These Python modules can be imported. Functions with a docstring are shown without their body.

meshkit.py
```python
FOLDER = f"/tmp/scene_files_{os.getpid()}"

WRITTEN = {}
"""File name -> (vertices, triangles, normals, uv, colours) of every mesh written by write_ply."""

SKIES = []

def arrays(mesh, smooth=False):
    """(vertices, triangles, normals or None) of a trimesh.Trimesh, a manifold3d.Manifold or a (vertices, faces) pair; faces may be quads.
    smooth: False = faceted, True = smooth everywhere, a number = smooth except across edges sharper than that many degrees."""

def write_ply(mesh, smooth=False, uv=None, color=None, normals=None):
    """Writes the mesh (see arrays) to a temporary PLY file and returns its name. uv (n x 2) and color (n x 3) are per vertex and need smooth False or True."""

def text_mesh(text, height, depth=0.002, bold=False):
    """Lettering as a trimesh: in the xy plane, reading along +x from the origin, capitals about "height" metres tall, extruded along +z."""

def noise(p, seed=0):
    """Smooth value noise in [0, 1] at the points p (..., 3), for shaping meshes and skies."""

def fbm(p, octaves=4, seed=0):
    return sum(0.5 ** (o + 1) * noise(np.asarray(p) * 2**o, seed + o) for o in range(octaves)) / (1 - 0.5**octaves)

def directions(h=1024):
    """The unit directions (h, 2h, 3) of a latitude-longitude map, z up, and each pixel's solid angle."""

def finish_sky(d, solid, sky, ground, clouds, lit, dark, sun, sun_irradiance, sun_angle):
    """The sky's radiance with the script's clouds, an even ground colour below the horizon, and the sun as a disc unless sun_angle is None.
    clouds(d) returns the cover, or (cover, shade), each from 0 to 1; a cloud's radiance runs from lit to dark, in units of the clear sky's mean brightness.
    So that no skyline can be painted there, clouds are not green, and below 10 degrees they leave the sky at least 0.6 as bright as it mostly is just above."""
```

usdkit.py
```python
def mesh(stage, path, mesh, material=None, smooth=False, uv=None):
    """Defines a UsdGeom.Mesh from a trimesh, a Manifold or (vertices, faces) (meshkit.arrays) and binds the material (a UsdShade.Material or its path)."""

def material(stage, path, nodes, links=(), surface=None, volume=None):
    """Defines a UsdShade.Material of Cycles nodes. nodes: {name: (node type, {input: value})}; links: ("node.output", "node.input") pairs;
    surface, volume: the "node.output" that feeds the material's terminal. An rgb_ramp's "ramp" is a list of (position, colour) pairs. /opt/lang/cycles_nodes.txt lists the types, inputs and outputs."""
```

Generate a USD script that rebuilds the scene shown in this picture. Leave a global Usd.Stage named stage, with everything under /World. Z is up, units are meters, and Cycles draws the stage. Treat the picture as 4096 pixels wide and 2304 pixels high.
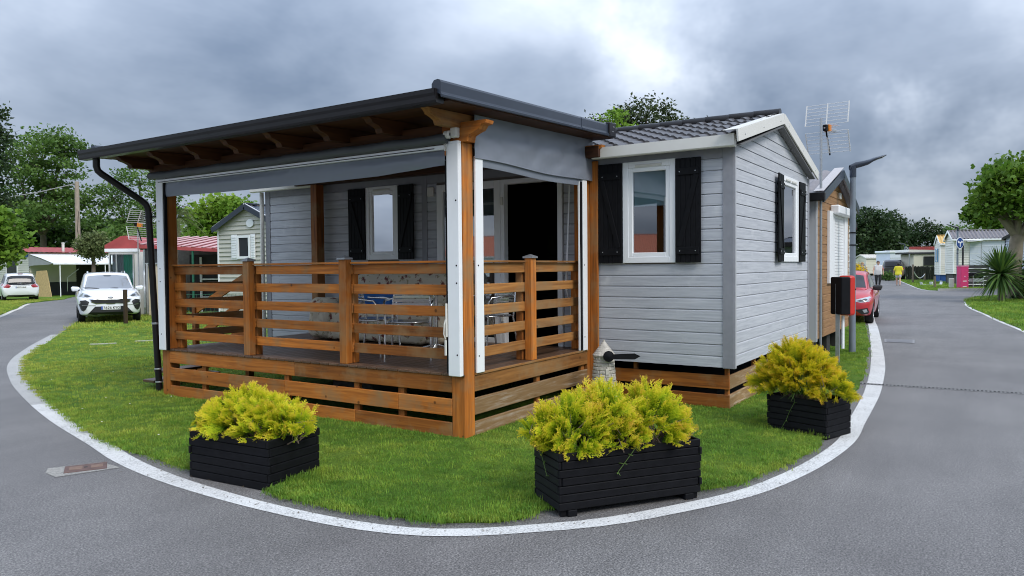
import math, random
import numpy as np, trimesh, manifold3d, shapely, shapely.affinity
from shapely.geometry import Polygon, Point, LineString
import usdkit, meshkit
from pxr import Usd, UsdGeom, UsdLux, UsdShade, Gf, Sdf, Vt

stage = Usd.Stage.CreateInMemory()
world = UsdGeom.Xform.Define(stage, '/World')
stage.SetDefaultPrim(world.GetPrim())
UsdGeom.Scope.Define(stage, '/World/Looks')
rng = np.random.default_rng(7)
random.seed(7)
PI = math.pi

# ---------------------------------------------------------------- camera
CAM = np.array([-5.81401, -4.32831, 1.70])
FW = np.array([0.8384947, 0.54419129, -0.02797297])
RT = np.array([0.54417887, -0.83892389, -0.00872175])
UP = np.array([0.02821349, 0.00790915, 0.99957063])
cam = UsdGeom.Camera.Define(stage, '/World/camera')
cam.AddTransformOp().Set(Gf.Matrix4d(*RT, 0, *UP, 0, *(-FW), 0, *CAM, 1))
cam.CreateHorizontalApertureAttr(36.0); cam.CreateVerticalApertureAttr(20.25)
cam.CreateFocalLengthAttr(36.0 * 2977.67 / 4096); cam.CreateClippingRangeAttr((0.05, 3000.0))
cam.CreateExposureAttr(0.66)

# ---------------------------------------------------------------- materials
LOOKS = {}
def M(name, nodes, links, surface='p.BSDF', volume=None):
    if name not in LOOKS:
        LOOKS[name] = usdkit.material(stage, '/World/Looks/' + name, nodes, links, surface=surface, volume=volume)
    return LOOKS[name]

# sky: grey layered cloud over a physical sky
SUN_TO = np.array([-0.30, -0.85, 0.90]); SUN_TO /= np.linalg.norm(SUN_TO)
sun_el = math.asin(SUN_TO[2]); sun_rot = math.atan2(SUN_TO[0], SUN_TO[1])
def blob(n, d, size, nodes, links):
    """a soft cloud mass around direction d"""
    nodes['dt' + n] = ('vector_math', {'math_type': 'distance', 'vector2': tuple(np.asarray(d) / np.linalg.norm(d))})
    links.append(('warp.vector', 'dt%s.vector1' % n))
    nodes['mr' + n] = ('map_range', {'range_type': 'smoothstep', 'from_min': 0.0, 'from_max': size, 'to_min': 1.0, 'to_max': 0.0, 'clamp': True})
    links.append(('dt%s.value' % n, 'mr%s.value' % n))
    return 'mr%s.result' % n
def make_sky():
    n = {'tc': ('texture_coordinate', {}),
         'sky': ('sky_texture', {'sky_type': 'single_scattering', 'sun_disc': False, 'sun_elevation': sun_el, 'sun_rotation': sun_rot}),
         'sx': ('separate_xyz', {}), 'zp': ('math', {'math_type': 'maximum', 'value2': 0.0}),
         'za': ('math', {'math_type': 'add', 'value2': 0.30}),
         'dx': ('math', {'math_type': 'divide'}), 'dy': ('math', {'math_type': 'divide'}), 'cv': ('combine_xyz', {}),
         'of': ('vector_math', {'math_type': 'add', 'vector2': CLOUD_OFF}), 'n1': ('noise_texture', {'scale': 0.95, 'detail': 7.0, 'roughness': 0.46, 'distortion': 0.5}),
         'n2': ('noise_texture', {'scale': 2.6, 'detail': 6.0, 'roughness': 0.55, 'distortion': 0.2}),
         'wn': ('noise_texture', {'scale': 5.5, 'detail': 5.0, 'roughness': 0.6}),
         'wo': ('vector_math', {'math_type': 'subtract', 'vector2': (0.5, 0.5, 0.5)}),
         'ws': ('vector_math', {'math_type': 'scale', 'scale': 0.28}),
         'warp': ('vector_math', {'math_type': 'add'}),
         'm1': ('map_range', {'from_min': 0.3, 'from_max': 0.7, 'to_min': 0.0, 'to_max': 1.0, 'clamp': True}),
         'm2': ('map_range', {'from_min': 0.3, 'from_max': 0.72, 'to_min': -0.13, 'to_max': 0.13, 'clamp': True}),
         'm1s': ('math', {'math_type': 'multiply_add', 'value2': 0.54, 'value3': 0.135}),
         'a0': ('math', {'math_type': 'add'})}
    l = [('tc.generated', 'sx.vector'), ('sx.z', 'zp.value1'), ('zp.value', 'za.value1'), ('sx.x', 'dx.value1'), ('za.value', 'dx.value2'),
         ('sx.y', 'dy.value1'), ('za.value', 'dy.value2'), ('dx.value', 'cv.x'), ('dy.value', 'cv.y'), ('cv.vector', 'of.vector1'), ('of.vector', 'n1.vector'), ('of.vector', 'n2.vector'),
         ('tc.generated', 'wn.vector'), ('wn.color', 'wo.vector1'), ('wo.vector', 'ws.vector1'), ('tc.generated', 'warp.vector1'), ('ws.vector', 'warp.vector2'),
         ('n1.fac', 'm1.value'), ('n2.fac', 'm2.value'), ('m1.result', 'm1s.value1'), ('m1s.value', 'a0.value1'), ('m2.result', 'a0.value2')]
    last = 'a0.value'
    # (view direction, angular size, lightness): bright gaps and dark bellies as the clouds stand
    for i, (d, size, amt) in enumerate([((0.8699, 0.3988, 0.2903), 0.2, 0.12), ((0.9005, 0.369, 0.2301), 0.15, 0.30), ((0.7666, 0.5585, 0.3169), 0.26, 0.05), ((0.9668, 0.0992, 0.2353), 0.26, -0.36), ((0.9341, 0.2726, 0.2307), 0.15, -0.12), ((0.521, 0.8196, 0.2384), 0.32, -0.08), ((0.6887, 0.6756, 0.263), 0.22, -0.1), ((0.4136, 0.8695, 0.2699), 0.22, 0.14), ((0.9873, 0.068, 0.1438), 0.1, 0.3), ((0.9944, 0.0681, 0.0802), 0.18, 0.26), ((0.975, 0.187, 0.12), 0.14, -0.1), ((0.9941, 0.0096, 0.1078), 0.13, -0.06)]):
        o = blob(str(i), d, size, n, l)
        n['ma%d' % i] = ('math', {'math_type': 'multiply_add', 'value2': amt})
        l += [(o, 'ma%d.value1' % i), (last, 'ma%d.value3' % i)]
        last = 'ma%d.value' % i
    n['cr'] = ('rgb_ramp', {'ramp': [(0.0, (0.145, 0.190, 0.27)), (0.35, (0.29, 0.345, 0.44)), (0.6, (0.45, 0.51, 0.61)), (0.8, (0.65, 0.70, 0.78)), (1.0, (0.90, 0.925, 0.96))]})
    n['gr'] = ('map_range', {'from_min': 0.0, 'from_max': 1.0, 'to_min': SKY_LOW, 'to_max': SKY_HIGH, 'clamp': True})
    n['sc'] = ('vector_math', {'math_type': 'scale'})
    n['mx'] = ('mix', {'fac': 0.94})
    n['bg'] = ('background_shader', {'strength': 0.1})
    l += [(last, 'cr.fac'), ('zp.value', 'gr.value'), ('cr.color', 'sc.vector1'), ('gr.result', 'sc.scale'), ('sky.color', 'mx.color1'), ('sc.vector', 'mx.color2'), ('mx.color', 'bg.color')]
    return M('sky', n, l, surface='bg.background')
SKY_LOW, SKY_HIGH = 5.0, 27.0
CLOUD_OFF = (0.0, 0.0, 0.0)
dome = UsdLux.DomeLight.Define(stage, '/World/sky')
UsdShade.MaterialBindingAPI.Apply(dome.GetPrim()).Bind(make_sky())
dome.GetPrim().SetCustomDataByKey('kind', 'structure')
sun = UsdLux.DistantLight.Define(stage, '/World/sun')
sun.CreateIntensityAttr(0.40); sun.CreateAngleAttr(22.0); sun.CreateColorAttr(Gf.Vec3f(1.0, 0.96, 0.9))
sun.GetPrim().CreateAttribute('inputs:normalize', Sdf.ValueTypeNames.Bool).Set(True)
_z = SUN_TO; _x = np.cross([0, 0, 1.0], _z); _x /= np.linalg.norm(_x); _y = np.cross(_z, _x)
sun.AddTransformOp().Set(Gf.Matrix4d(*_x, 0, *_y, 0, *_z, 0, 0, 0, 30, 1))
sun.GetPrim().SetCustomDataByKey('kind', 'structure')

# ---------------------------------------------------------------- object helpers
COUNT = {}
def numbered(parent, name):
    k = COUNT.get((parent, name), 0); COUNT[(parent, name)] = k + 1
    return parent + '/' + (name if k == 0 else '%s_%03d' % (name, k))
def tag(p, label=None, cat=None, group=None, kind=None):
    p = p.GetPrim() if hasattr(p, 'GetPrim') else p
    for k, v in (('label', label), ('category', cat), ('group', group), ('kind', kind)):
        if v: p.SetCustomDataByKey(k, v)
    return p
def thing(name, label, cat, loc=(0, 0, 0), rotz=0.0, group=None):
    x = UsdGeom.Xform.Define(stage, numbered('/World', name))
    x.AddTranslateOp().Set(Gf.Vec3d(*map(float, loc)))
    if rotz: x.AddRotateZOp().Set(math.degrees(rotz))
    return tag(x, label, cat, group)
OFF = {}
def placed(name, label, cat, base, group=None):
    """a thing whose parts are given in world coordinates; its Xform stands at its base"""
    t = thing(name, label, cat, base, 0.0, group); OFF[str(t.GetPath())] = np.array(base, float)
    return t
def dup(root, loc, rotz, label=None, group=None):
    was = root.GetCustomData()
    r = thing(root.GetName().rstrip('0123456789').rstrip('_'), label or was['label'], was['category'], loc, rotz, group or was.get('group'))
    r.GetReferences().AddInternalReference(root.GetPath()); r.SetInstanceable(True)
    return r
def where(parent):
    return '/World' if parent is None else str(parent.GetPath())
class MB:
    """collects triangles for one mesh"""
    def __init__(s): s.v, s.f, s.n, s.at = [], [], 0, []
    def add(s, v, f, a=None):
        v = np.asarray(v, float).reshape(-1, 3); f = np.asarray(f, int)
        if f.shape[1] == 4: f = np.vstack([f[:, [0, 1, 2]], f[:, [0, 2, 3]]])
        s.v.append(v); s.f.append(f + s.n); s.n += len(v)
        s.at.append(np.full(len(v), 0.5) if a is None else np.broadcast_to(np.asarray(a, float), (len(v),)))
        return s
    def tm(s, m, a=None):
        if hasattr(m, 'to_mesh'): q = m.to_mesh(); return s.add(q.vert_properties[:, :3], q.tri_verts, a)
        return s.add(m.vertices, m.faces, a)
    def obox(s, c, ax, h, ch=0.0):
        """box at c, axes ax (3 rows), half sizes h, chamfer ch"""
        c, ax, h = np.asarray(c, float), np.asarray(ax, float), np.asarray(h, float)
        if ch <= 0:
            g = np.array([[i, j, k] for i in (-1, 1) for j in (-1, 1) for k in (-1, 1)], float)
            return s.add(c + (g * h) @ ax, [[0, 1, 3, 2], [4, 6, 7, 5], [0, 4, 5, 1], [2, 3, 7, 6], [0, 2, 6, 4], [1, 5, 7, 3]])
        ch = min(ch, 0.45 * h.min())
        pts = []
        for i in (-1, 1):
            for j in (-1, 1):
                for k in (-1, 1):
                    sg = np.array([i, j, k], float)
                    for a in range(3):
                        q = sg * h; m = np.ones(3); m[a] = 0
                        pts.append(q - sg * ch * m)
        hull = CH_FACES
        return s.add(c + np.array(pts) @ ax, hull)
    def box(s, x0, x1, y0, y1, z0, z1, ch=0.0):
        return s.obox([(x0 + x1) / 2, (y0 + y1) / 2, (z0 + z1) / 2], np.eye(3), [abs(x1 - x0) / 2, abs(y1 - y0) / 2, abs(z1 - z0) / 2], ch)
    def bar(s, p, q, w, h, up=(0, 0, 1), ch=0.0):
        p, q = np.asarray(p, float), np.asarray(q, float); d = q - p; L = np.linalg.norm(d); d /= L
        up = np.asarray(up, float)
        if abs(d @ up) > 0.99: up = np.array([1.0, 0, 0])
        sd = np.cross(d, up); sd /= np.linalg.norm(sd); u = np.cross(sd, d)
        return s.obox((p + q) / 2, [d, sd, u], [L / 2, w / 2, h / 2], ch)
    def tube(s, pts, r, n=8, cap=True):
        p = np.asarray(pts, float); r = np.broadcast_to(np.asarray(r, float), (len(p),))
        t = np.gradient(p, axis=0); t /= np.linalg.norm(t, axis=1, keepdims=True) + 1e-12
        a = np.array([0, 0, 1.0]) if abs(t[0][2]) < 0.9 else np.array([1.0, 0, 0])
        V = []
        for i in range(len(p)):
            a = a - (a @ t[i]) * t[i]; a /= np.linalg.norm(a); b = np.cross(t[i], a)
            th = np.arange(n) * 2 * PI / n
            V.append(p[i] + r[i] * (np.cos(th)[:, None] * a + np.sin(th)[:, None] * b))
        V = np.vstack(V); F = []
        for i in range(len(p) - 1):
            for j in range(n):
                k = (j + 1) % n
                F.append([i * n + j, i * n + k, (i + 1) * n + k, (i + 1) * n + j])
        F = np.array(F); F = np.vstack([F[:, [0, 1, 2]], F[:, [0, 2, 3]]])
        if cap:
            e = (len(p) - 1) * n
            F = np.vstack([F, [[0, j + 1, j] for j in range(1, n - 1)], [[e, e + j, e + j + 1] for j in range(1, n - 1)]])
        return s.add(V, F)
    def prism(s, poly, o, ax, ay, az, d):
        """polygon (2D list or shapely) in plane o + u*ax + v*ay, pushed d along az"""
        P = poly if hasattr(poly, 'exterior') else Polygon(poly)
        m = trimesh.creation.extrude_polygon(P, abs(d))
        v = np.asarray(m.vertices); ax, ay, az = (np.asarray(q, float) for q in (ax, ay, az))
        return s.add(np.asarray(o, float) + v[:, :1] * ax + v[:, 1:2] * ay + v[:, 2:] * az * (1 if d > 0 else -1), m.faces)
    def lathe(s, prof, c, n=16, axis=(0, 0, 1)):
        """profile of (radius, height)"""
        prof = np.asarray(prof, float); z = np.asarray(axis, float); z /= np.linalg.norm(z)
        a = np.array([1.0, 0, 0]) if abs(z[0]) < 0.9 else np.array([0, 1.0, 0]); a -= (a @ z) * z; a /= np.linalg.norm(a); b = np.cross(z, a)
        th = np.arange(n) * 2 * PI / n
        V = np.vstack([np.asarray(c) + h * z + r * (np.cos(th)[:, None] * a + np.sin(th)[:, None] * b) for r, h in prof]); F = []
        for i in range(len(prof) - 1):
            for j in range(n):
                k = (j + 1) % n
                F.append([i * n + j, i * n + k, (i + 1) * n + k, (i + 1) * n + j])
        return s.add(V, F)
    def grid(s, P):
        """surface through an (a, b, 3) array of points"""
        P = np.asarray(P, float); a, b = P.shape[:2]
        i, j = np.meshgrid(np.arange(a - 1), np.arange(b - 1), indexing='ij')
        return s.add(P.reshape(-1, 3), np.stack([i * b + j, (i + 1) * b + j, (i + 1) * b + j + 1, i * b + j + 1], -1).reshape(-1, 4))
    def put(s, name, mat, parent=None, smooth=False, label=None, cat=None, kind=None, group=None, attr=None, normals_up=False):
        v, f = np.vstack(s.v), np.vstack(s.f)
        w = where(parent); top = '/'.join(w.split('/')[:3])
        if top in OFF: v = v - OFF[top]
        m = usdkit.mesh(stage, numbered(where(parent), name), trimesh.Trimesh(v, f, process=False), mat, smooth=smooth)
        if attr:
            UsdGeom.PrimvarsAPI(m).CreatePrimvar(attr, Sdf.ValueTypeNames.FloatArray, 'vertex').Set(Vt.FloatArray.FromNumpy(np.concatenate(s.at).astype(np.float32)))
        return tag(m, label, cat, group, kind)
def _ch_faces():
    pts = []
    for i in (-1, 1):
        for j in (-1, 1):
            for k in (-1, 1):
                sg = np.array([i, j, k], float)
                for a in range(3):
                    m = np.ones(3); m[a] = 0
                    pts.append(sg - sg * 0.2 * m)
    h = trimesh.Trimesh(pts, trimesh.convex.convex_hull(np.array(pts)).faces, process=False)
    q = trimesh.convex.convex_hull(np.array(pts))
    # map hull vertices back on the point order
    idx = [int(np.argmin(np.linalg.norm(np.array(pts) - v, axis=1))) for v in q.vertices]
    return np.array(idx)[q.faces]
CH_FACES = _ch_faces()
def hull(points_radii, seg=10):
    """hull of spheres"""
    return manifold3d.Manifold.batch_hull([manifold3d.Manifold.sphere(r, seg).translate([float(x) for x in p]) for p, r in points_radii])
def rot2(a): return np.array([[math.cos(a), -math.sin(a)], [math.sin(a), math.cos(a)]])
def gz(x, y):
    t = np.clip((12 - np.asarray(y, float)) / 8, 0, 1); t = t * t * (3 - 2 * t)
    return 0.0062 * np.maximum(0, np.asarray(x, float) - 8) * t
# ---------------------------------------------------------------- colours
def plain(name, col, rough=0.5, spec=0.5, metal=0.0, var=0.0, scale=6.0, bump=0.0, coat=0.0, bscale=None):
    """one paint or plastic with a little unevenness"""
    n = {'p': ('principled_bsdf', {'base_color': col, 'roughness': rough, 'specular_ior_level': spec, 'metallic': metal, 'coat_weight': coat})}
    l = []
    if var > 0 or bump > 0:
        n['g'] = ('geometry', {})
        n['n'] = ('noise_texture', {'scale': scale, 'detail': 5.0, 'roughness': 0.6})
        l.append(('g.position', 'n.vector'))
    if var > 0:
        c = np.array(col)
        n['r'] = ('rgb_ramp', {'ramp': [(0.25, tuple(c * (1 - var))), (0.75, tuple(np.minimum(c * (1 + var), 0.95)))]})
        l += [('n.fac', 'r.fac'), ('r.color', 'p.base_color')]
    if bump > 0:
        n['nb'] = ('noise_texture', {'scale': bscale or scale * 6, 'detail': 4.0})
        n['b'] = ('bump', {'strength': bump, 'distance': 0.01})
        l += [('g.position', 'nb.vector'), ('nb.fac', 'b.height'), ('b.normal', 'p.normal')]
    return M(name, n, l)
def grained(name, axis, ramp, rough=0.6, stretch=(1.3, 26.0), bump=0.25, wear=None, wear_at=(0.52, 0.7), spec=0.3, tone=0.35, wscale=2.2, knot=None):
    """timber with its grain along axis; every board gets its own grain and tone"""
    sc = [stretch[1]] * 3; sc['xyz'.index(axis)] = stretch[0]
    n = {'g': ('geometry', {}), 'oi': ('object_info', {}), 'sc': ('vector_math', {'math_type': 'scale', 'scale': 47.0}),
         'cv': ('combine_xyz', {}), 'ad': ('vector_math', {'math_type': 'add'}), 'mp': ('mapping', {'scale': tuple(sc)}),
         'n': ('noise_texture', {'scale': 1.0, 'detail': 6.0, 'roughness': 0.62, 'distortion': 0.6}),
         'r': ('rgb_ramp', {'ramp': ramp}), 'n2': ('noise_texture', {'scale': wscale, 'detail': 5.0, 'roughness': 0.65}),
         'tm': ('map_range', {'from_min': 0.0, 'from_max': 1.0, 'to_min': 1 - tone, 'to_max': 1 + tone * 0.6}),
         'ts': ('vector_math', {'math_type': 'scale'}),
         'b': ('bump', {'strength': bump, 'distance': 0.004}), 'p': ('principled_bsdf', {'roughness': rough, 'specular_ior_level': spec})}
    l = [('oi.random', 'cv.x'), ('oi.random', 'cv.y'), ('oi.random', 'cv.z'), ('cv.vector', 'sc.vector1'), ('g.position', 'ad.vector1'), ('sc.vector', 'ad.vector2'),
         ('ad.vector', 'mp.vector'), ('mp.vector', 'n.vector'), ('n.fac', 'r.fac'), ('ad.vector', 'n2.vector'), ('oi.random', 'tm.value'),
         ('r.color', 'ts.vector1'), ('tm.result', 'ts.scale'), ('n.fac', 'b.height'), ('b.normal', 'p.normal')]
    if wear is not None:
        n['wm'] = ('map_range', {'from_min': wear_at[0], 'from_max': wear_at[1], 'to_min': 0.0, 'to_max': 0.85, 'clamp': True})
        n['wx'] = ('mix', {'color2': wear})
        l += [('n2.fac', 'wm.value'), ('wm.result', 'wx.fac'), ('ts.vector', 'wx.color1'), ('wx.color', 'p.base_color')]
    else:
        l.append(('ts.vector', 'p.base_color'))
    if knot:
        src, _ = l.pop()
        n['kv'] = ('voronoi_texture', {'scale': knot[0]}); n['kr'] = ('map_range', {'range_type': 'smoothstep', 'from_min': knot[1] * 0.45, 'from_max': knot[1], 'to_min': knot[2], 'to_max': 1.0, 'clamp': True}); n['ks'] = ('vector_math', {'math_type': 'scale'})
        l += [('ad.vector', 'kv.vector'), ('kv.distance', 'kr.value'), (src, 'ks.vector1'), ('kr.result', 'ks.scale'), ('ks.vector', 'p.base_color')]
    return M(name, n, l)
# ---------------------------------------------------------------- ground, road, lawns
WOODR = [(0.28, (0.20, 0.068, 0.013)), (0.45, (0.39, 0.120, 0.018)), (0.6, (0.52, 0.172, 0.027)), (0.78, (0.60, 0.250, 0.056))]
WEATH = (0.27, 0.165, 0.075)
stain = {a: grained('stained_pine_' + a, a, WOODR, wear=WEATH, wear_at=(0.48, 0.70), tone=0.48, knot=(4.2, 0.10, 0.35)) for a in 'xyz'}
stain['x'] = grained('stained_pine_x_weathered', 'x', [(0.28, (0.15, 0.060, 0.018)), (0.45, (0.27, 0.115, 0.032)), (0.6, (0.37, 0.165, 0.046)), (0.78, (0.45, 0.24, 0.085))], wear=(0.26, 0.17, 0.085), wear_at=(0.44, 0.66), tone=0.3, knot=(4.2, 0.10, 0.35))
pale = grained('weathered_pine_x', 'x', [(0.3, (0.16, 0.085, 0.036)), (0.5, (0.30, 0.185, 0.09)), (0.72, (0.52, 0.44, 0.36))], wear=(0.22, 0.13, 0.06), wear_at=(0.42, 0.66), stretch=(2.2, 34.0))
shade = {a: grained('shade_toned_pine_' + a, a, [(0.28, (0.035, 0.013, 0.005)), (0.5, (0.07, 0.025, 0.008)), (0.78, (0.115, 0.044, 0.013))], tone=0.25) for a in 'xyz'}  # darker copy of the stain: shade under the roof painted into the colour
shadewood = grained('shaded_pine_y', 'y', [(0.3, (0.030, 0.011, 0.005)), (0.7, (0.085, 0.030, 0.011))], tone=0.2)  # shade below roof and deck put into the pine colour
deckwood = grained('deck_board_x', 'x', [(0.3, (0.05, 0.026, 0.014)), (0.5, (0.105, 0.055, 0.03)), (0.75, (0.175, 0.105, 0.062))], rough=0.42, spec=0.5, stretch=(1.2, 60.0), bump=0.7, tone=0.25)
SIDE = [(0.3, (0.36, 0.375, 0.41)), (0.55, (0.455, 0.47, 0.505)), (0.75, (0.52, 0.535, 0.565))]
siding = {a: grained('grey_siding_' + a, a, SIDE, rough=0.55, stretch=(2.0, 42.0), bump=0.3, tone=0.035, wear=(0.55, 0.56, 0.58), wear_at=(0.58, 0.8), wscale=3.5, knot=(5.5, 0.075, 0.62)) for a in 'xy'}
trimgrey = plain('grey_trim_paint', (0.24, 0.245, 0.27), 0.5, var=0.12, scale=9)
cream = plain('cream_metal', (0.62, 0.605, 0.56), 0.4, var=0.05, scale=3)
white = plain('white_plastic', (0.80, 0.81, 0.82), 0.35, var=0.03, scale=4)
black = plain('black_paint', (0.0050, 0.0052, 0.0066), 0.58, 0.14, var=0.35, scale=14, bump=0.15)
anthr = plain('anthracite_steel', (0.024, 0.031, 0.045), 0.28, 0.45, var=0.10, scale=3)
gutmat = plain('dark_brown_gutter', (0.010, 0.009, 0.010), 0.34, 0.3, var=0.15, scale=4)
steel = plain('galvanised_steel', (0.36, 0.375, 0.39), 0.42, metal=0.7, var=0.15, scale=22)
alu = plain('polished_aluminium', (0.72, 0.73, 0.74), 0.20, metal=1.0)
darkin = plain('dark_interior', (0.03, 0.028, 0.026), 0.8, 0.2, var=0.3, scale=3)  # near-black colour carries the shade inside, so the open doorway reads black
def glass(name, tint=(0.9, 0.93, 0.95), base=0.06, top=0.75, rough=0.02):
    return M(name, {'f': ('fresnel', {'IOR': 1.5}), 'mr': ('map_range', {'from_min': 0.04, 'from_max': 1.0, 'to_min': base, 'to_max': 1.0, 'clamp': True}), 't': ('transparent_bsdf', {'color': tint}), 'g': ('glossy_bsdf', {'roughness': rough, 'color': (0.95, 0.95, 0.98)}), 'm': ('mix_closure', {})},
             [('f.fac', 'mr.value'), ('mr.result', 'm.fac'), ('t.BSDF', 'm.closure1'), ('g.BSDF', 'm.closure2')], surface='m.closure')
pane = glass('window_pane', (0.5, 0.55, 0.58), base=0.30)
carglass = glass('car_glass', (0.24, 0.27, 0.29), base=0.30)

def asphalt():
    n = {'g': ('geometry', {}), 'v': ('voronoi_texture', {'scale': 105.0, 'randomness': 1.0}), 'n': ('noise_texture', {'scale': 0.55, 'detail': 7.0, 'roughness': 0.62}),
         'f': ('noise_texture', {'scale': 84.0, 'detail': 4.0, 'roughness': 0.75}), 'nm': ('noise_texture', {'scale': 4.0, 'detail': 6.0, 'roughness': 0.7}), 'mp': ('mapping', {'rotation': (0.0, 0.0, 0.25), 'scale': (0.35, 2.6, 1.0)}), 'st': ('noise_texture', {'scale': 1.0, 'detail': 5.0, 'roughness': 0.65}), 'sm': ('map_range', {'from_min': 0.35, 'from_max': 0.75, 'to_min': 0.93, 'to_max': 1.12, 'clamp': True}), 'm3': ('vector_math', {'math_type': 'scale'}),
         'r': ('rgb_ramp', {'ramp': [(0.3, (0.116, 0.111, 0.110)), (0.5, (0.144, 0.138, 0.136)), (0.72, (0.180, 0.173, 0.169))]}),
         'fr': ('rgb_ramp', {'ramp': [(0.37, (0.34, 0.34, 0.35)), (0.5, (0.92, 0.92, 0.92)), (0.63, (1.80, 1.77, 1.72))]}),
         'ad': ('math', {'math_type': 'multiply_add', 'value2': 0.35}), 'vs': ('separate_color', {}), 'vm': ('math', {'math_type': 'multiply_add', 'value2': 0.5, 'value3': 0.75}),
         'm': ('vector_math', {'math_type': 'multiply'}), 'm2': ('vector_math', {'math_type': 'scale'}), 'b': ('bump', {'strength': 0.55, 'distance': 0.004}), 'p': ('principled_bsdf', {'roughness': 0.62, 'specular_ior_level': 0.5})}
    l = [('g.position', 'v.vector'), ('g.position', 'n.vector'), ('g.position', 'f.vector'), ('g.position', 'nm.vector'), ('nm.fac', 'ad.value1'), ('n.fac', 'ad.value3'),
         ('n.fac', 'r.fac'), ('f.fac', 'fr.fac'), ('r.color', 'm.vector1'), ('fr.color', 'm.vector2'), ('v.color', 'vs.color'), ('vs.r', 'vm.value1'), ('m.vector', 'm2.vector1'), ('vm.value', 'm2.scale'), ('g.position', 'mp.vector'), ('mp.vector', 'st.vector'), ('st.fac', 'sm.value'), ('sm.result', 'm3.scale'), ('m2.vector', 'm3.vector1'),
         ('m3.vector', 'p.base_color'), ('f.fac', 'b.height'), ('b.normal', 'p.normal')]
    return M('asphalt', n, l)
def paintline(name, c, worn, th):
    n = {'g': ('geometry', {}), 'n': ('noise_texture', {'scale': 70.0, 'detail': 4.0, 'roughness': 0.7}), 'n2': ('noise_texture', {'scale': 2.6, 'detail': 6.0, 'roughness': 0.7}), 'ad': ('math', {'math_type': 'multiply_add', 'value2': 0.75}), 'n3': ('math', {'math_type': 'multiply', 'value2': 0.3}),
         'r': ('rgb_ramp', {'ramp': [(th - 0.10, worn), (th, tuple(0.5 * np.array(c) + 0.5 * np.array(worn))), (th + 0.07, c)]}), 'b': ('bump', {'strength': 0.6, 'distance': 0.004}), 'p': ('principled_bsdf', {'roughness': 0.7, 'specular_ior_level': 0.3})}
    return M(name, n, [('g.position', 'n.vector'), ('g.position', 'n2.vector'), ('n.fac', 'ad.value1'), ('n2.fac', 'n3.value1'), ('n3.value', 'ad.value3'), ('ad.value', 'r.fac'), ('r.color', 'p.base_color'), ('n.fac', 'b.height'), ('b.normal', 'p.normal')])
def lawnmat():
    n = {'g': ('geometry', {}), 'n': ('noise_texture', {'scale': 0.8, 'detail': 6.0, 'roughness': 0.6}), 'f': ('noise_texture', {'scale': 45.0, 'detail': 5.0, 'roughness': 0.8}),
         'r': ('rgb_ramp', {'ramp': [(0.3, (0.060, 0.130, 0.014)), (0.5, (0.10, 0.185, 0.020)), (0.7, (0.16, 0.235, 0.030))]}), 'fr': ('rgb_ramp', {'ramp': [(0.3, (0.35, 0.40, 0.35)), (0.5, (0.95, 0.95, 0.95)), (0.72, (1.6, 1.5, 1.4))]}),
         'm': ('vector_math', {'math_type': 'multiply'}), 'b': ('bump', {'strength': 1.0, 'distance': 0.03}), 'p': ('principled_bsdf', {'roughness': 0.9, 'specular_ior_level': 0.15})}
    return M('lawn_turf', n, [('g.position', 'n.vector'), ('g.position', 'f.vector'), ('n.fac', 'r.fac'), ('f.fac', 'fr.fac'), ('r.color', 'm.vector1'), ('fr.color', 'm.vector2'), ('m.vector', 'p.base_color'), ('f.fac', 'b.height'), ('b.normal', 'p.normal')])
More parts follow.
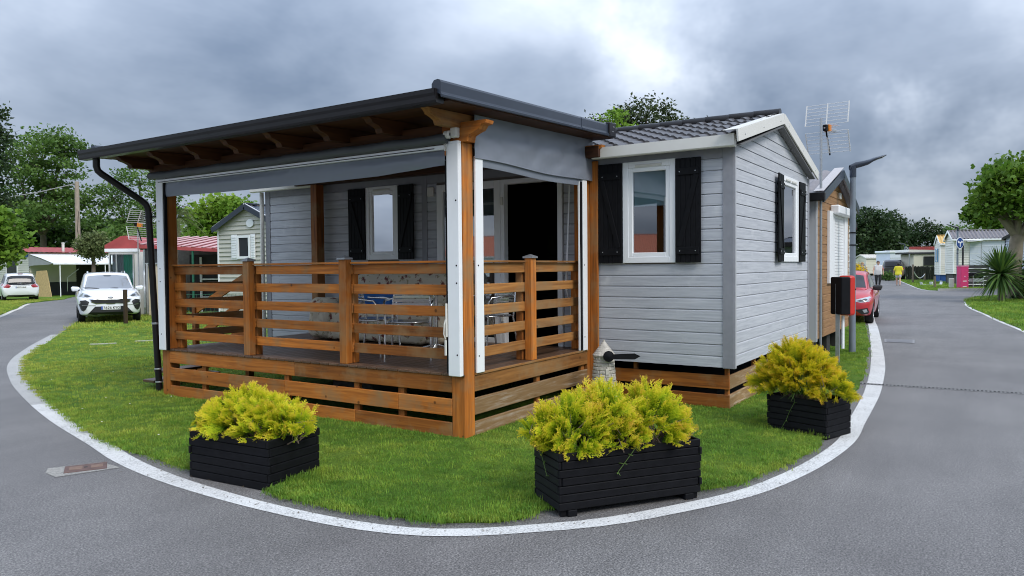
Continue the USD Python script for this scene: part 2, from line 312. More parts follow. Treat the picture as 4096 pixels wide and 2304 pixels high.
def sheet(poly, dz, cell=1.0, skirt=0.0):
    """ground-following sheet clipped to a polygon"""
    b = MB(); x0, y0, x1, y1 = poly.bounds
    pp = shapely.prepared.prep(poly)
    for i in range(math.floor(x0 / cell), math.ceil(x1 / cell)):
        for j in range(math.floor(y0 / cell), math.ceil(y1 / cell)):
            q = shapely.box(i * cell, j * cell, (i + 1) * cell, (j + 1) * cell)
            if pp.contains(q):
                v = np.array([[i, j], [i + 1, j], [i + 1, j + 1], [i, j + 1]], float) * cell; b.add(np.column_stack([v, gz(v[:, 0], v[:, 1]) + dz]), [[0, 1, 2], [0, 2, 3]])
            elif pp.intersects(q):
                c = poly.intersection(q)
                for gpoly in getattr(c, 'geoms', [c]):
                    if gpoly.geom_type == 'Polygon' and gpoly.area > 1e-6:
                        v, f = trimesh.creation.triangulate_polygon(gpoly)
                        v = np.asarray(v); e1, e2 = v[f[:, 1]] - v[f[:, 0]], v[f[:, 2]] - v[f[:, 0]]
                        f = np.where((e1[:, 0] * e2[:, 1] - e1[:, 1] * e2[:, 0] > 0)[:, None], f, f[:, ::-1])
                        b.add(np.column_stack([v, gz(v[:, 0], v[:, 1]) + dz]), f)
    if skirt:
        for r in [poly.exterior]:
            c = np.array(LineString(r.coords).segmentize(1.0).coords); z = gz(c[:, 0], c[:, 1])
            b.grid(np.stack([np.column_stack([c, z + dz]), np.column_stack([c, z + dz - skirt])], 1))
    return b
def smooth_line(p, n=4):
    """Catmull-Rom through the points"""
    p = np.asarray(p, float); q = np.vstack([2 * p[0] - p[1], p, 2 * p[-1] - p[-2]]); out = []
    for i in range(1, len(q) - 2):
        for t in np.arange(n) / n:
            out.append(0.5 * ((2 * q[i]) + (q[i + 1] - q[i - 1]) * t + (2 * q[i - 1] - 5 * q[i] + 4 * q[i + 1] - q[i + 2]) * t * t + (3 * q[i] - q[i - 1] - 3 * q[i + 1] + q[i + 2]) * t ** 3))
    return np.array(out + [p[-1]])
OUT = [(4.11, 16.8), (2.58, 14.4), (1.57, 12.72), (0.89, 11.5), (0.27, 10.2), (-0.36, 8.6), (-0.72, 7.6), (-1.26, 5.92), (-1.65, 4.57), (-1.87, 3.68), (-2.03, 3.02), (-2.20, 2.38), (-2.32, 1.75), (-2.39, 1.15), (-2.42, 0.54), (-2.42, 0.0), (-2.38, -0.65), (-2.27, -1.16), (-2.09, -1.51), (-1.82, -1.83), (-1.42, -2.22), (-0.86, -2.57), (-0.25, -2.87), (0.53, -3.07), (1.3, -3.18), (2.03, -3.22), (2.81, -3.18), (3.77, -3.14), (4.94, -3.08), (6.5, -2.95), (7.9, -2.81), (9.9, -2.56), (12.87, -2.16), (15.87, -1.74), (17.9, -1.43), (24, -0.6), (34, 0.9), (46, 2.6), (73, 6.6)]
INN = [(3.75, 16.9), (2.26, 14.4), (1.33, 12.7), (0.68, 11.3), (0.05, 9.8), (-0.35, 8.6), (-0.60, 7.75), (-1.02, 6.2), (-1.30, 5.2), (-1.62, 4.02), (-1.80, 3.3), (-2.03, 2.34), (-2.14, 1.64), (-2.23, 1.04), (-2.27, 0.43), (-2.28, 0.0), (-2.23, -0.65), (-2.10, -1.16), (-1.93, -1.48), (-1.68, -1.75), (-1.27, -2.14), (-0.68, -2.50), (-0.03, -2.81), (0.6, -2.94), (1.3, -3.02), (2.03, -3.05), (2.81, -3.02), (3.77, -2.97), (5.08, -2.88), (6.16, -2.80), (7.46, -2.66), (8.97, -2.50), (10.79, -2.24), (12.8, -1.96), (15.37, -1.60), (17.9, -1.22), (24, -0.4), (34, 1.1), (46, 2.8), (73, 6.8)]
# put the inner edge where it belongs: to the island's side of the outer edge
o_s, i_s = smooth_line(OUT), smooth_line(INN)
LAWN = [(24, 52), (17.2, 39.2), (12.6, 30.0), (6.72, 20.75), (3.9, 16.0), (2.42, 13.6), (1.5, 12.03), (1.02, 11.19), (0.38, 9.79), (-0.12, 8.57), (-0.42, 7.75), (-0.87, 6.44), (-1.17, 5.46), (-1.41, 4.68), (-1.63, 3.94), (-1.79, 3.32), (-1.9, 2.8), (-1.97, 2.2), (-2.02, 1.65), (-2.03, 1.28), (-1.92, 1.1), (-1.88, 0.55), (-1.98, 0.28), (-2.12, 0.16), (-2.15, -0.06), (-2.12, -0.45), (-2.05, -0.77), (-2.00, -1.10), (-1.86, -1.42), (-1.6, -1.64), (-1.36, -1.70), (-1.0, -1.92), (-0.62, -2.25), (-0.45, -2.42), (-0.25, -2.56), (0.03, -2.69), (0.46, -2.79), (0.8, -2.86), (1.34, -2.93), (1.85, -2.95), (2.6, -2.94), (3.3, -2.90), (4.16, -2.84), (5.59, -2.74), (6.61, -2.66), (8.13, -2.50), (9.38, -2.36), (11.61, -2.08), (13.82, -1.75), (16.7, -1.32), (24, -0.25), (34, 1.25), (46, 2.95), (73, 6.95), (110, 12.5), (110, 52)]
lc = smooth_line(LAWN[:-2])
jit = np.array([meshkit.fbm(np.column_stack([lc * 5.0, np.full(len(lc), k)]), 3, 11 + k) for k in (0, 1)]).T - 0.5
island = Polygon(np.vstack([lc + 0.10 * jit * (np.arange(len(lc)) > 12)[:, None], LAWN[-2:]])).buffer(0)
lawn_l = Polygon(smooth_line([(16.9, 42.3), (15.5, 41.0), (14.2, 39.6), (13.0, 38.2), (11.6, 35.6), (10.4, 33.2), (9.2, 31.1), (7.4, 27.8), (5.2, 23.8), (2.5, 19.0)], 3).tolist() + [(-10, 24), (-16, 70), (50, 75), (40, 50.5), (22, 50.2), (17.9, 44)]).buffer(0)
lawn_r = Polygon(smooth_line([(11.5, -5.6), (13.5, -5.27), (16.5, -4.88), (19.2, -4.48), (22.0, -4.10), (24.6, -3.73), (27.2, -3.48), (29.2, -3.35), (31.0, -3.36), (32.6, -3.55), (34.2, -4.0), (35.6, -5.2), (37.0, -8.0), (40, -16)], 3).tolist() + [(40, -40), (8, -40)]).buffer(0)
lawn_f = Polygon(smooth_line([(45.3, -30), (43.6, -10), (42.8, -5.0), (42.0, -3.4), (41.2, -1.9), (41.6, -1.25), (43.5, -0.72), (46.5, -0.2), (50, 0.32), (56, 1.25), (64.6, 2.55), (75, 4.2), (110, 9.2)], 3).tolist() + [(110, -30)]).buffer(0)
asph, turf = asphalt(), lawnmat()
far = MB()
gx = np.concatenate([np.linspace(-700, -70, 8), np.linspace(-60, 140, 21), np.linspace(200, 900, 8)]); gy = np.concatenate([np.linspace(-700, -80, 8), np.arange(-70, 81, 5.0), np.linspace(140, 900, 8)])
X, Y = np.meshgrid(gx, gy, indexing='ij')
far.grid(np.stack([X, Y, np.minimum(gz(X, Y), 0.8) - 0.12], -1)); far.put('ground', turf, kind='structure')
sheet(shapely.box(-45, -45, 118, 52), 0.0, 1.0).put('road', asph, kind='structure')
sheet(island, 0.030, 1.0, 0.05).put('lawn', turf, kind='structure')
sheet(lawn_l, 0.034, 1.0, 0.05).put('left_lawn', turf, kind='structure')
sheet(lawn_r, 0.030, 1.0, 0.05).put('right_lawn', turf, kind='structure')
sheet(lawn_f, 0.032, 1.0, 0.05).put('far_lawn', turf, kind='structure')
wl = paintline('white_road_paint', (0.60, 0.60, 0.59), (0.26, 0.26, 0.26), 0.47)
wl2 = paintline('dirty_road_paint', (0.40, 0.395, 0.38), (0.22, 0.22, 0.22), 0.48)
def ribbon(a, b, dz):
    a, b = np.asarray(a), np.asarray(b); m = MB()
    n = max(len(a), len(b)) * 3
    def rs(p):
        d = np.concatenate([[0], np.cumsum(np.linalg.norm(np.diff(p, axis=0), axis=1))]); t = np.linspace(0, 1, n) * d[-1]
        return np.column_stack([np.interp(t, d, p[:, 0]), np.interp(t, d, p[:, 1])])
    a, b = rs(a), rs(b)
    return m.grid(np.stack([np.column_stack([a, gz(a[:, 0], a[:, 1]) + dz]), np.column_stack([b, gz(b[:, 0], b[:, 1]) + dz])], 1))
k_o, k_i = 4 * 7, 4 * 7
def offset_in(c, w):
    """the same line moved towards the island by w"""
    t = np.gradient(c, axis=0); t /= np.linalg.norm(t, axis=1, keepdims=True)
    return c + np.column_stack([-t[:, 1], t[:, 0]]) * np.asarray(w)[:, None]
wid = np.interp(np.arange(len(o_s)), [0, 20, 32, 60, 72, 84, 100, 120, 160], [0.30, 0.28, 0.21, 0.135, 0.135, 0.15, 0.155, 0.22, 0.2])
i_s = offset_in(o_s, wid)
ribbon(o_s[k_o:], i_s[k_o:], 0.004).put('white_edge_line', wl, kind='structure')
ribbon(o_s[:k_o + 1], i_s[:k_o + 1], 0.004).put('worn_edge_line', wl2, kind='structure')
rl = smooth_line([(36.5, -8.2), (35.2, -5.4), (34.0, -4.25), (32.7, -3.72), (31.0, -3.42), (29.4, -3.30), (27.2, -3.38), (24.6, -3.62), (22.0, -4.0), (19.2, -4.36), (16.5, -4.78), (13.5, -5.17), (11.5, -5.5)])
ribbon(rl, offset_in(rl, np.full(len(rl), 0.14)), 0.004).put('right_edge_line', wl, kind='structure')
fl = smooth_line([(110, 9.35), (75, 4.32), (64.6, 2.66), (56, 1.35), (50, 0.42), (46.5, -0.1), (43.5, -0.62), (41.6, -1.1), (40.8, -1.6)])
ribbon(fl, offset_in(fl, np.full(len(fl), 0.14)), 0.004).put('far_edge_line', wl, kind='structure')
kb = MB(); kc = smooth_line([(41.0, -1.75), (41.9, -3.35), (42.7, -5.0), (43.5, -10.0)])
for a, b in zip(kc[:-1], kc[1:]): kb.bar([*a, gz(*a) + 0.055], [*b, gz(*b) + 0.055], 0.16, 0.13)
kb.put('far_kerb', plain('kerb_concrete', (0.40, 0.39, 0.36), 0.8, var=0.15, scale=6), kind='structure')
lk = MB(); lkc = smooth_line([(13.15, 38.0), (11.75, 35.5), (10.55, 33.1), (9.35, 31.0), (7.55, 27.6), (5.3, 23.7)], 2)
conc = plain('pale_concrete', (0.50, 0.485, 0.44), 0.85, var=0.18, scale=5, bump=0.3)
ribbon(lkc, offset_in(lkc, np.full(len(lkc), -0.18)), 0.006).put('left_road_edging', conc, kind='structure')
# expansion joints, drain channel and manholes in the road
jm = plain('joint_tar', (0.035, 0.034, 0.033), 0.8)
ribbon([(21.12, -1.2), (21.30, -2.7)], [(21.16, -1.2), (21.34, -2.7)], 0.005).put('road_joint', jm, kind='structure')
ribbon([(21.30, -2.7), (21.38, -4.0)], [(21.34, -2.7), (21.43, -4.0)], 0.005).put('road_joint', jm, kind='structure')
ribbon([(55.2, 1.35), (54.6, 3.6)], [(55.6, 1.4), (55.0, 3.6)], 0.005).put('road_joint', jm, kind='structure')
t = thing('drainage_channel', 'thin slotted drainage channel crossing the road beside the right planter', 'drain')
da, db = np.array([5.70, -2.62, 0]), np.array([5.93, -5.75, 0]); dd = (db - da) / np.linalg.norm(db - da); dn = np.array([-dd[1], dd[0], 0])
MB().bar(da + [0, 0, -0.010], db + [0, 0, -0.010], 0.135, 0.034).put('channel', plain('channel_concrete', (0.17, 0.17, 0.17), 0.8, var=0.1), t)
b = MB(); L = np.linalg.norm(db - da)
for k in range(int(L / 0.047)):
    b.obox(da + dd * (0.03 + 0.047 * k) + [0, 0, 0.0085], [dd, dn, [0, 0, 1]], [0.011, 0.035, 0.002])
b.put('slot', plain('slot_black', (0.004, 0.004, 0.004), 0.9), t, kind='stuff')
t = thing('manhole_cover', 'rusty square manhole cover set in a pale concrete patch of the road', 'manhole')
q = [(-2.659, 2.50), (-2.30, 2.31), (-2.315, 1.985), (-2.42, 2.02), (-2.762, 2.153), (-2.74, 2.36)]
bb = MB(); v, f = trimesh.creation.triangulate_polygon(Polygon(q)); bb.add(np.column_stack([v, np.full(len(v), 0.004)]), f); bb.put('concrete_patch', paintline('patch_concrete', (0.34, 0.33, 0.30), (0.17, 0.165, 0.16), 0.50), t)
e1 = np.array([0.76, -0.42, 0]); e1 /= np.linalg.norm(e1); e2 = np.array([-e1[1], e1[0], 0])
mc = np.array([-2.475, 2.235, 0]); iron = plain('rusty_iron', (0.115, 0.068, 0.058), 0.7, var=0.3, scale=18, bump=0.3)
MB().obox(mc + [0, 0, 0.0055], [e1, e2, [0, 0, 1]], [0.16, 0.118, 0.004], 0.002).put('cover', iron, t)
MB().obox(mc - e1 * 0.075 + [0, 0, 0.0105], [e1, e2, [0, 0, 1]], [0.05, 0.055, 0.0012]).put('cover_panel', plain('rusty_pale_iron', (0.19, 0.125, 0.095), 0.8, var=0.2, scale=30), t)
MB().obox(mc + e1 * 0.085 + [0, 0, 0.0105], [e1, e2, [0, 0, 1]], [0.045, 0.05, 0.0012]).put('cover_panel', plain('rusty_pale_iron', (0, 0, 0)), t)
MB().obox(mc + [0, 0, 0.0105], [e1, e2, [0, 0, 1]], [0.013, 0.013, 0.0012]).put('lifting_hole', jm, t)
t = thing('inspection_cover', 'flat grey inspection cover in the road near the lamp post', 'manhole')
iq = np.array([(12.56, -2.27), (12.68, -2.86), (11.88, -2.92), (11.81, -2.36)]); z0 = float(gz(12.2, -2.5))
bb = MB(); bb.add(np.column_stack([iq, np.full(4, z0 + 0.005)]), [[0, 2, 1], [0, 3, 2]]); bb.put('frame', plain('cover_frame', (0.24, 0.24, 0.25), 0.7), t)
ic = iq.mean(0); bb = MB(); bb.add(np.column_stack([ic + (iq - ic) * 0.86, np.full(4, z0 + 0.008)]), [[0, 2, 1], [0, 3, 2]]); bb.put('cover', plain('cover_plate', (0.15, 0.15, 0.16), 0.6, var=0.2, scale=9), t)
# ---------------------------------------------------------------- the grey mobile home
HX, HY0, HY1, HX1 = 2.73, -1.82, 6.30, 6.76          # front wall plane, gable plane, far end, back wall
home = placed('mobile_home', 'grey timber clad mobile home with black shutters behind the wooden veranda', 'mobile home', (4.74, 2.24, 0.0))
E3 = np.eye(3)
class Face:
    """a wall plane: u along it, d outwards, z up"""
    def __init__(s, o, u, d): s.o, s.u, s.d = np.array(o, float), np.array(u, float), np.array(d, float)
    def p(s, u, d, z): return s.o + s.u * u + s.d * d + np.array([0, 0, z])
    def bx(s, b, u0, u1, d0, d1, z0, z1, ch=0.0):
        return b.obox(s.p((u0 + u1) / 2, (d0 + d1) / 2, (z0 + z1) / 2), [s.u, s.d, [0, 0, 1]], [abs(u1 - u0) / 2, abs(d1 - d0) / 2, abs(z1 - z0) / 2], ch)
    def board(s, u0, u1, z, h, mat, parent, clip=None, t=0.018, name='wall_board', lap=0.009, gap=0.0045):
        prof = [(0, 0), (t, 0), (t, h - 0.020), (t - lap, h - 0.010), (t - lap, h - gap), (0, h - gap)]
        b = MB(); b.prism(prof, s.p(u0, -t, z), s.d, (0, 0, 1), s.u, u1 - u0)
        if clip is not None:
            v = b.v[0]; uu = (v - s.o) @ s.u; lo, hi = clip(v[:, 2]); b.v[0] = v + (np.clip(uu, lo, hi) - uu)[:, None] * s.u
        return b.put(name, mat, parent)
front = Face((HX, 0, 0), (0, 1, 0), (-1, 0, 0))
gab = Face((0, HY0, 0), (1, 0, 0), (0, -1, 0))
def wall(face, u0, u1, z0, top, holes, th, name, mat, parent, d=-0.019):
    P = Polygon([(u0, z0), (u1, z0)] + top)
    for h in holes: P = P.difference(shapely.box(h[0], h[2], h[1], h[3]))
    return MB().prism(P, face.p(0, d, 0), face.u, (0, 0, 1), -face.d, th).put(name, mat, parent)
W1, W3 = (-1.116, -0.457, 1.750, 2.968), (3.25, 3.90, 1.845, 2.945)
DOOR, PATIO = (0.44, 1.385, 0.62, 2.90), (1.385, 2.50, 0.62, 2.90)
W2 = (4.96, 5.95, 1.755, 2.945)
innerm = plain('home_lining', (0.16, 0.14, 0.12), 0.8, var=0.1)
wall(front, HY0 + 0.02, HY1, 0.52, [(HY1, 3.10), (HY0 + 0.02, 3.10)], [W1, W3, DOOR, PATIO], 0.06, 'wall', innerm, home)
def rake(z):
    """where the gable's slopes cut height z"""
    t = np.clip((np.asarray(z) - 3.085) / 0.50, 0, 1)
    return 2.80 + t * 1.86, 6.70 - t * 1.98
wall(gab, 2.745, 6.75, 0.54, [(6.75, 3.09), (4.70, 3.60), (2.745, 3.09)], [W2], 0.06, 'wall', innerm, home)
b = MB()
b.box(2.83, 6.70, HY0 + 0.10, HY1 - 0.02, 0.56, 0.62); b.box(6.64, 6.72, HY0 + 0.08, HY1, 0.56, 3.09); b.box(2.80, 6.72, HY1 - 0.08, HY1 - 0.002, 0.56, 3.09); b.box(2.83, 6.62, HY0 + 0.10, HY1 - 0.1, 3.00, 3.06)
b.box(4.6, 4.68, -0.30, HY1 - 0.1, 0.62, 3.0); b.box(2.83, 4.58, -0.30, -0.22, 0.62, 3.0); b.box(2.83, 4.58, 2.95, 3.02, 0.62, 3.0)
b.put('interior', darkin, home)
b = MB(); b.prism([(6.76, 3.09), (4.70, 3.60), (2.745, 3.09)], (0, HY1 - 0.05, 0), (1, 0, 0), (0, 0, 1), (0, 1, 0), 0.05); b.put('rear_gable', siding['x'], home)
# cladding boards, one by one
Z0, PITCH = 0.513, 0.1348
rows = [0.6478 + (k - 1) * PITCH for k in range(18)]
holes_f = [W1, W3, (0.40, 2.52, 0.60, 2.92), (2.69, 2.79, 0.0, 3.2)]
for z in rows:
    free = [(-1.69, 6.18)]
    for h in holes_f:
        if z + PITCH > h[2] + 0.01 and z < h[3] - 0.01:
            free = [s for a, c in free for s in ((a, min(c, h[0])), (max(a, h[1]), c)) if s[1] - s[0] > 0.02]
    for a, c in free: front.board(a + 0.001, c - 0.001, z, PITCH, siding['y'], home)
MBx = MB(); front.bx(MBx, -1.69, 6.18, -0.018, 0.004, 0.513 + 18 * PITCH, 3.055); MBx.put('eaves_board', trimgrey, home)
for k in range(24):
    z = 0.8001 + (k - 2) * PITCH
    lo, hi = rake(z + 0.5 * PITCH)
    segs = [(2.80, 6.70)]
    if z + PITCH > W2[2] + 0.01 and z < W2[3] - 0.01: segs = [(2.80, W2[0]), (W2[1], 6.70)]
    for a, c in segs:
        if hi - lo > 0.1: gab.board(a + 0.001, c - 0.001, z, PITCH, siding['x'], home, clip=rake)
b = MB(); front.bx(b, -1.818, -1.69, -0.02, 0.010, 0.505, 3.06, 0.004); gab.bx(b, 2.722, 2.752, -0.02, 0.012, 0.505, 3.07, 0.003); b.put('corner_trim', trimgrey, home)
b = MB(); gab.bx(b, 2.753, 2.80, -0.02, 0.008, 0.505, 3.08, 0.003); b.put('corner_trim', plain('pale_trim_paint', (0.40, 0.41, 0.43), 0.5, var=0.1, scale=8), home)
b = MB(); gab.bx(b, 6.70, 6.79, -0.03, 0.010, 0.505, 3.06, 0.003); b.put('corner_trim', trimgrey, home)
b = MB(); front.bx(b, 6.18, 6.30, -0.02, 0.010, 0.505, 3.06, 0.004); b.put('corner_trim', trimgrey, home)
b = MB(); front.bx(b, 2.69, 2.79, -0.02, 0.012, 0.505, 3.04, 0.003); b.put('joint_cover', trimgrey, home)
b = MB(); b.tube([(2.70, 6.36, 0.1), (2.70, 6.36, 3.03)], 0.036, 10); b.put('downpipe', cream, home, smooth=40)
# windows, shutters
def window(face, w, parent, name='window', blind=None, vents=1, mull=None):
    u0, u1, z0, z1 = w; b = MB(); f = 0.062
    for a, c, e, g in ((u0 - 0.012, u0 + f, z0 - 0.012, z1 + 0.012), (u1 - f, u1 + 0.012, z0 - 0.012, z1 + 0.012), (u0 + f, u1 - f, z1 - f, z1 + 0.012), (u0 + f, u1 - f, z0 - 0.012, z0 + f)):
        face.bx(b, a, c, -0.05, 0.024, e, g, 0.004)
    fr = b.put(name, white, parent); s = 0.052; b = MB()
    for a, c, e, g in ((u0 + f, u0 + f + s, z0 + f, z1 - f), (u1 - f - s, u1 - f, z0 + f, z1 - f), (u0 + f + s, u1 - f - s, z1 - f - s, z1 - f), (u0 + f + s, u1 - f - s, z0 + f, z0 + f + s)):
        face.bx(b, a, c, -0.045, 0.014, e, g, 0.006)
    b.put('sash', white, fr)
    b = MB(); g0, g1, h0, h1 = u0 + f + s, u1 - f - s, z0 + f + s, z1 - f - s
    b.add([face.p(g0, -0.012, h0), face.p(g1, -0.012, h0), face.p(g1, -0.012, h1), face.p(g0, -0.012, h1)], [[0, 1, 2], [0, 2, 3]]); b.put('pane', pane, fr)
    for k in range(vents):
        uc = (u0 + u1) / 2 + (k - (vents - 1) / 2) * 0.36; b = MB(); face.bx(b, uc - 0.17 / vents ** 0.3, uc + 0.17 / vents ** 0.3, 0.024, 0.036, z1 - 0.055, z1 - 0.028, 0.003); b.put('vent', cream, fr)
    if blind:
        b = MB(); face.bx(b, g0, g1, -0.050, -0.046, h1 - blind, h1); face.bx(b, g0, g1, -0.056, -0.040, h1 - blind - 0.02, h1 - blind); b.put('roller_blind', plain('pale_blind', (0.42, 0.60, 0.62), 0.8), fr)
    return fr
def shutter(face, u0, u1, z0, z1, parent, lean=1, d0=0.026):
    b = MB(); n = max(3, int(round((u1 - u0) / 0.062))); w = (u1 - u0) / n
    for k in range(n): face.bx(b, u0 + k * w + 0.001, u0 + (k + 1) * w - 0.001, d0, d0 + 0.020, z0, z1, 0.004)
    sh = b.put('shutter', black, parent)
    for zz in (z0 + 0.10, z1 - 0.20):
        b = MB(); face.bx(b, u0 + 0.02, u1 - 0.02, d0 + 0.020, d0 + 0.034, zz, zz + 0.085, 0.005); b.put('batten', black, sh)
    a, c = (u0 + 0.05, u1 - 0.05) if lean > 0 else (u1 - 0.05, u0 + 0.05)
    b = MB(); b.bar(face.p(a, d0 + 0.026, z0 + 0.19), face.p(c, d0 + 0.026, z1 - 0.205), 0.06, 0.012, up=face.d, ch=0.003); b.put('brace', black, sh)
    for uu in (u0 + 0.06, u1 - 0.06):
        for zz in (z0 + 0.14, z1 - 0.16):
            b = MB(); b.lathe([(0, 0.006), (0.006, 0.005), (0.008, 0)], face.p(uu, d0 + 0.034, zz), 8, face.d); b.put('screw', steel, sh)
def hinged(face, u_h, width, ang, z0, z1, parent, lean):
    """a shutter standing slightly open on its hinge at u_h"""
    s = 1 if width > 0 else -1; U = face.u * math.cos(ang) * s + face.d * math.sin(ang); D = face.d * math.cos(ang) - face.u * math.sin(ang) * s
    shutter(Face(face.p(u_h, 0.012, 0), U, D), 0.0, abs(width), z0, z1, parent, lean, d0=0.012)
window(front, W1, home, blind=0.40)
shutter(front, -1.444, -1.132, 1.735, 2.97, home, -1); shutter(front, -0.445, -0.125, 1.735, 2.975, home, 1)
window(front, W3, home)
hinged(front, 3.915, 0.33, 0.10, 1.835, 2.945, home, 1); hinged(front, 3.235, -0.34, 0.10, 1.835, 2.945, home, 1)
window(gab, W2, home, vents=2)
hinged(gab, 5.965, 0.33, 0.04, 1.745, 2.945, home, 1); hinged(gab, 4.945, -0.36, 0.06, 1.745, 2.945, home, 1)
b = MB()
P = [[gab.p(u, -0.16 - 0.018 * math.sin(u * 95), z) for z in (1.82, 2.84)] for u in np.linspace(5.40, 5.86, 40)]
b.grid(P).put('curtain', plain('white_curtain', (0.62, 0.63, 0.62), 0.8), home)
# door and glazed sash
b = MB()
for a, c, e, g in ((0.417, 0.490, 0.62, 2.90), (1.325, 1.385, 0.62, 2.90), (0.490, 1.325, 2.835, 2.90)): front.bx(b, a, c, -0.08, 0.022, e, g, 0.004)
df = b.put('door_frame', white, home)
b = MB(); front.bx(b, 0.49, 1.325, -0.06, 0.02, 0.61, 0.635); b.put('threshold', alu, df)
b = MB(); front.bx(b, 1.335, 1.375, 0.022, 0.045, 2.55, 2.66, 0.004); b.put("hinge", cream, df); b = MB(); front.bx(b, 1.335, 1.375, 0.022, 0.045, 0.95, 1.06, 0.004); b.put("hinge", cream, df)
b = MB()
for a, c, e, g in ((1.387, 1.49, 0.62, 2.90), (2.40, 2.50, 0.62, 2.90), (1.49, 2.40, 2.80, 2.90), (1.49, 2.40, 0.62, 0.72)): front.bx(b, a, c, -0.06, 0.026, e, g, 0.004)
pf = b.put('patio_sash', white, home)
b = MB(); front.bx(b, 2.43, 2.455, 0.026, 0.07, 1.55, 1.69, 0.006); b.put('handle', white, pf)
b = MB(); b.add([front.p(u, -0.01, z) for u, z in ((1.49, 0.72), (2.40, 0.72), (2.40, 2.80), (1.49, 2.80))], [[0, 1, 2], [0, 2, 3]]); b.put('pane', pane, pf)
b = MB(); P = [[front.p(u, -0.13 - 0.014 * math.sin(u * 60), z) for z in (0.66, 2.85)] for u in np.linspace(1.45, 2.44, 60)]
b.grid(P).put('curtain', plain('pale_green_curtain', (0.30, 0.38, 0.38), 0.8), home)
b = MB(); front.bx(b, 2.55, 2.66, 0.0, 0.05, 2.74, 2.88, 0.01); b.put('junction_box', cream, home)
# roof: pressed tiles where they are seen, one ribbed sheet for the rest
def slope(y, s):
    """point on the front slope: s = 0 at the eaves, 1 at the ridge"""
    return np.array([2.60 + s * 2.14, y, 3.155 + s * 0.585])
rl_ = math.hypot(2.14, 0.585); nrm = np.array([-0.585, 0, 2.14]) / rl_
tile = plain('grey_roof_tile', (0.070, 0.067, 0.070), 0.36, 0.4, var=0.25, scale=5, bump=0.2)
def wave(y): 
    t = ((y / 0.205) % 1.0) * 2 * PI
    return 0.021 * math.cos(t) + 0.007 * math.cos(2 * t)
NR = 7
for i in range(14):
    for j in range(NR):
        y0 = -1.86 + i * 0.205; P = []
        for y in np.linspace(y0, y0 + 0.205, 9):
            P.append([slope(y, (j - 0.02) / NR) + nrm * (wave(y) - 0.002), slope(y, (j - 0.02) / NR) + nrm * (wave(y) + 0.026), slope(y, (j + 0.5) / NR) + nrm * (wave(y) + 0.015), slope(y, (j + 1) / NR) + nrm * wave(y)])
        MB().grid(np.array(P)).put('roof_tile', tile, home, smooth=35)
P = []
for y in np.linspace(1.01, 6.42, 170): P.append([slope(y, s) + nrm * wave(y) for s in (0, 0.5, 1)])
b = MB().grid(P); P = []
for y in np.linspace(-1.86, 6.42, 240): P.append([np.array([9.46 - q[0], q[1], q[2]]) + np.array([-nrm[0], 0, nrm[2]]) * wave(y) for q in (slope(y, 0), slope(y, 1))])
b.grid(P).put('roof_sheet', tile, home, smooth=35)
b = MB()
for a in np.linspace(-1.86, 6.0, 24): b.tube([(4.74, a, 3.755), (4.74, a + 0.36, 3.768)], [0.075, 0.066], 10)
b.put('ridge_cap', gutmat, home, smooth=40)
def barge(name, p, q, parent):
    b = MB(); p, q = np.array(p, float), np.array(q, float); d = (q - p) / np.linalg.norm(q - p); up = np.cross([0, -1, 0], d); up = up if up[2] > 0 else -up
    b.bar(p + up * 0.062, q + up * 0.062, 0.022, 0.135, up=up, ch=0.003); s = b.put(name, cream, parent)
    b = MB(); b.bar(p + up * 0.132 + [0, 0.075, 0], q + up * 0.132 + [0, 0.075, 0], 0.17, 0.006, up=up); b.put('barge_flashing', cream, s)
    for k in (0.12, 0.5, 0.9):
        c = p + (q - p) * k + up * 0.05; b = MB(); b.lathe([(0, 0.007), (0.008, 0.005), (0.010, 0)], c + [0, -0.011, 0], 8, (0, -1, 0)); b.put('screw', steel, s)
for yy in (-1.93,):
    barge('barge_board', (2.50, yy, 3.075), (4.64, yy, 3.60), home); barge('barge_board', (6.92, yy, 3.065), (4.64, yy, 3.60), home)
b = MB(); b.prism([(2.62, 3.06), (4.67, 3.585), (6.80, 3.06), (6.72, 3.06), (4.67, 3.56), (2.70, 3.06)], (0, -1.92, 0), (1, 0, 0), (0, 0, 1), (0, 1, 0), 0.09); b.put('soffit', plain('dark_grey_soffit', (0.12, 0.12, 0.125), 0.6), home)  # soffit in one even dark grey
b = MB(); b.prism([(0, 0.012), (0.012, 0), (0.070, 0), (0.082, 0.012), (0.082, 0.125), (0, 0.135)], (2.545, -1.86, 3.035), (1, 0, 0), (0, 0, 1), (0, 1, 0), 1.76 + 0.0); g = b.put('gutter', cream, home)
b = MB(); b.prism([(-0.004, 0.010), (0.012, -0.004), (0.070, -0.004), (0.086, 0.012), (0.086, 0.130), (-0.004, 0.140)], (2.545, -1.875, 3.035), (1, 0, 0), (0, 0, 1), (0, 1, 0), 0.07); b.put('gutter_end', cream, g)
b = MB(); b.prism([(0, 0.012), (0.012, 0), (0.070, 0), (0.082, 0.012), (0.082, 0.085), (0, 0.09)], (2.545, 4.9, 3.022), (1, 0, 0), (0, 0, 1), (0, 1, 0), 1.58); b.put('gutter', cream, home)
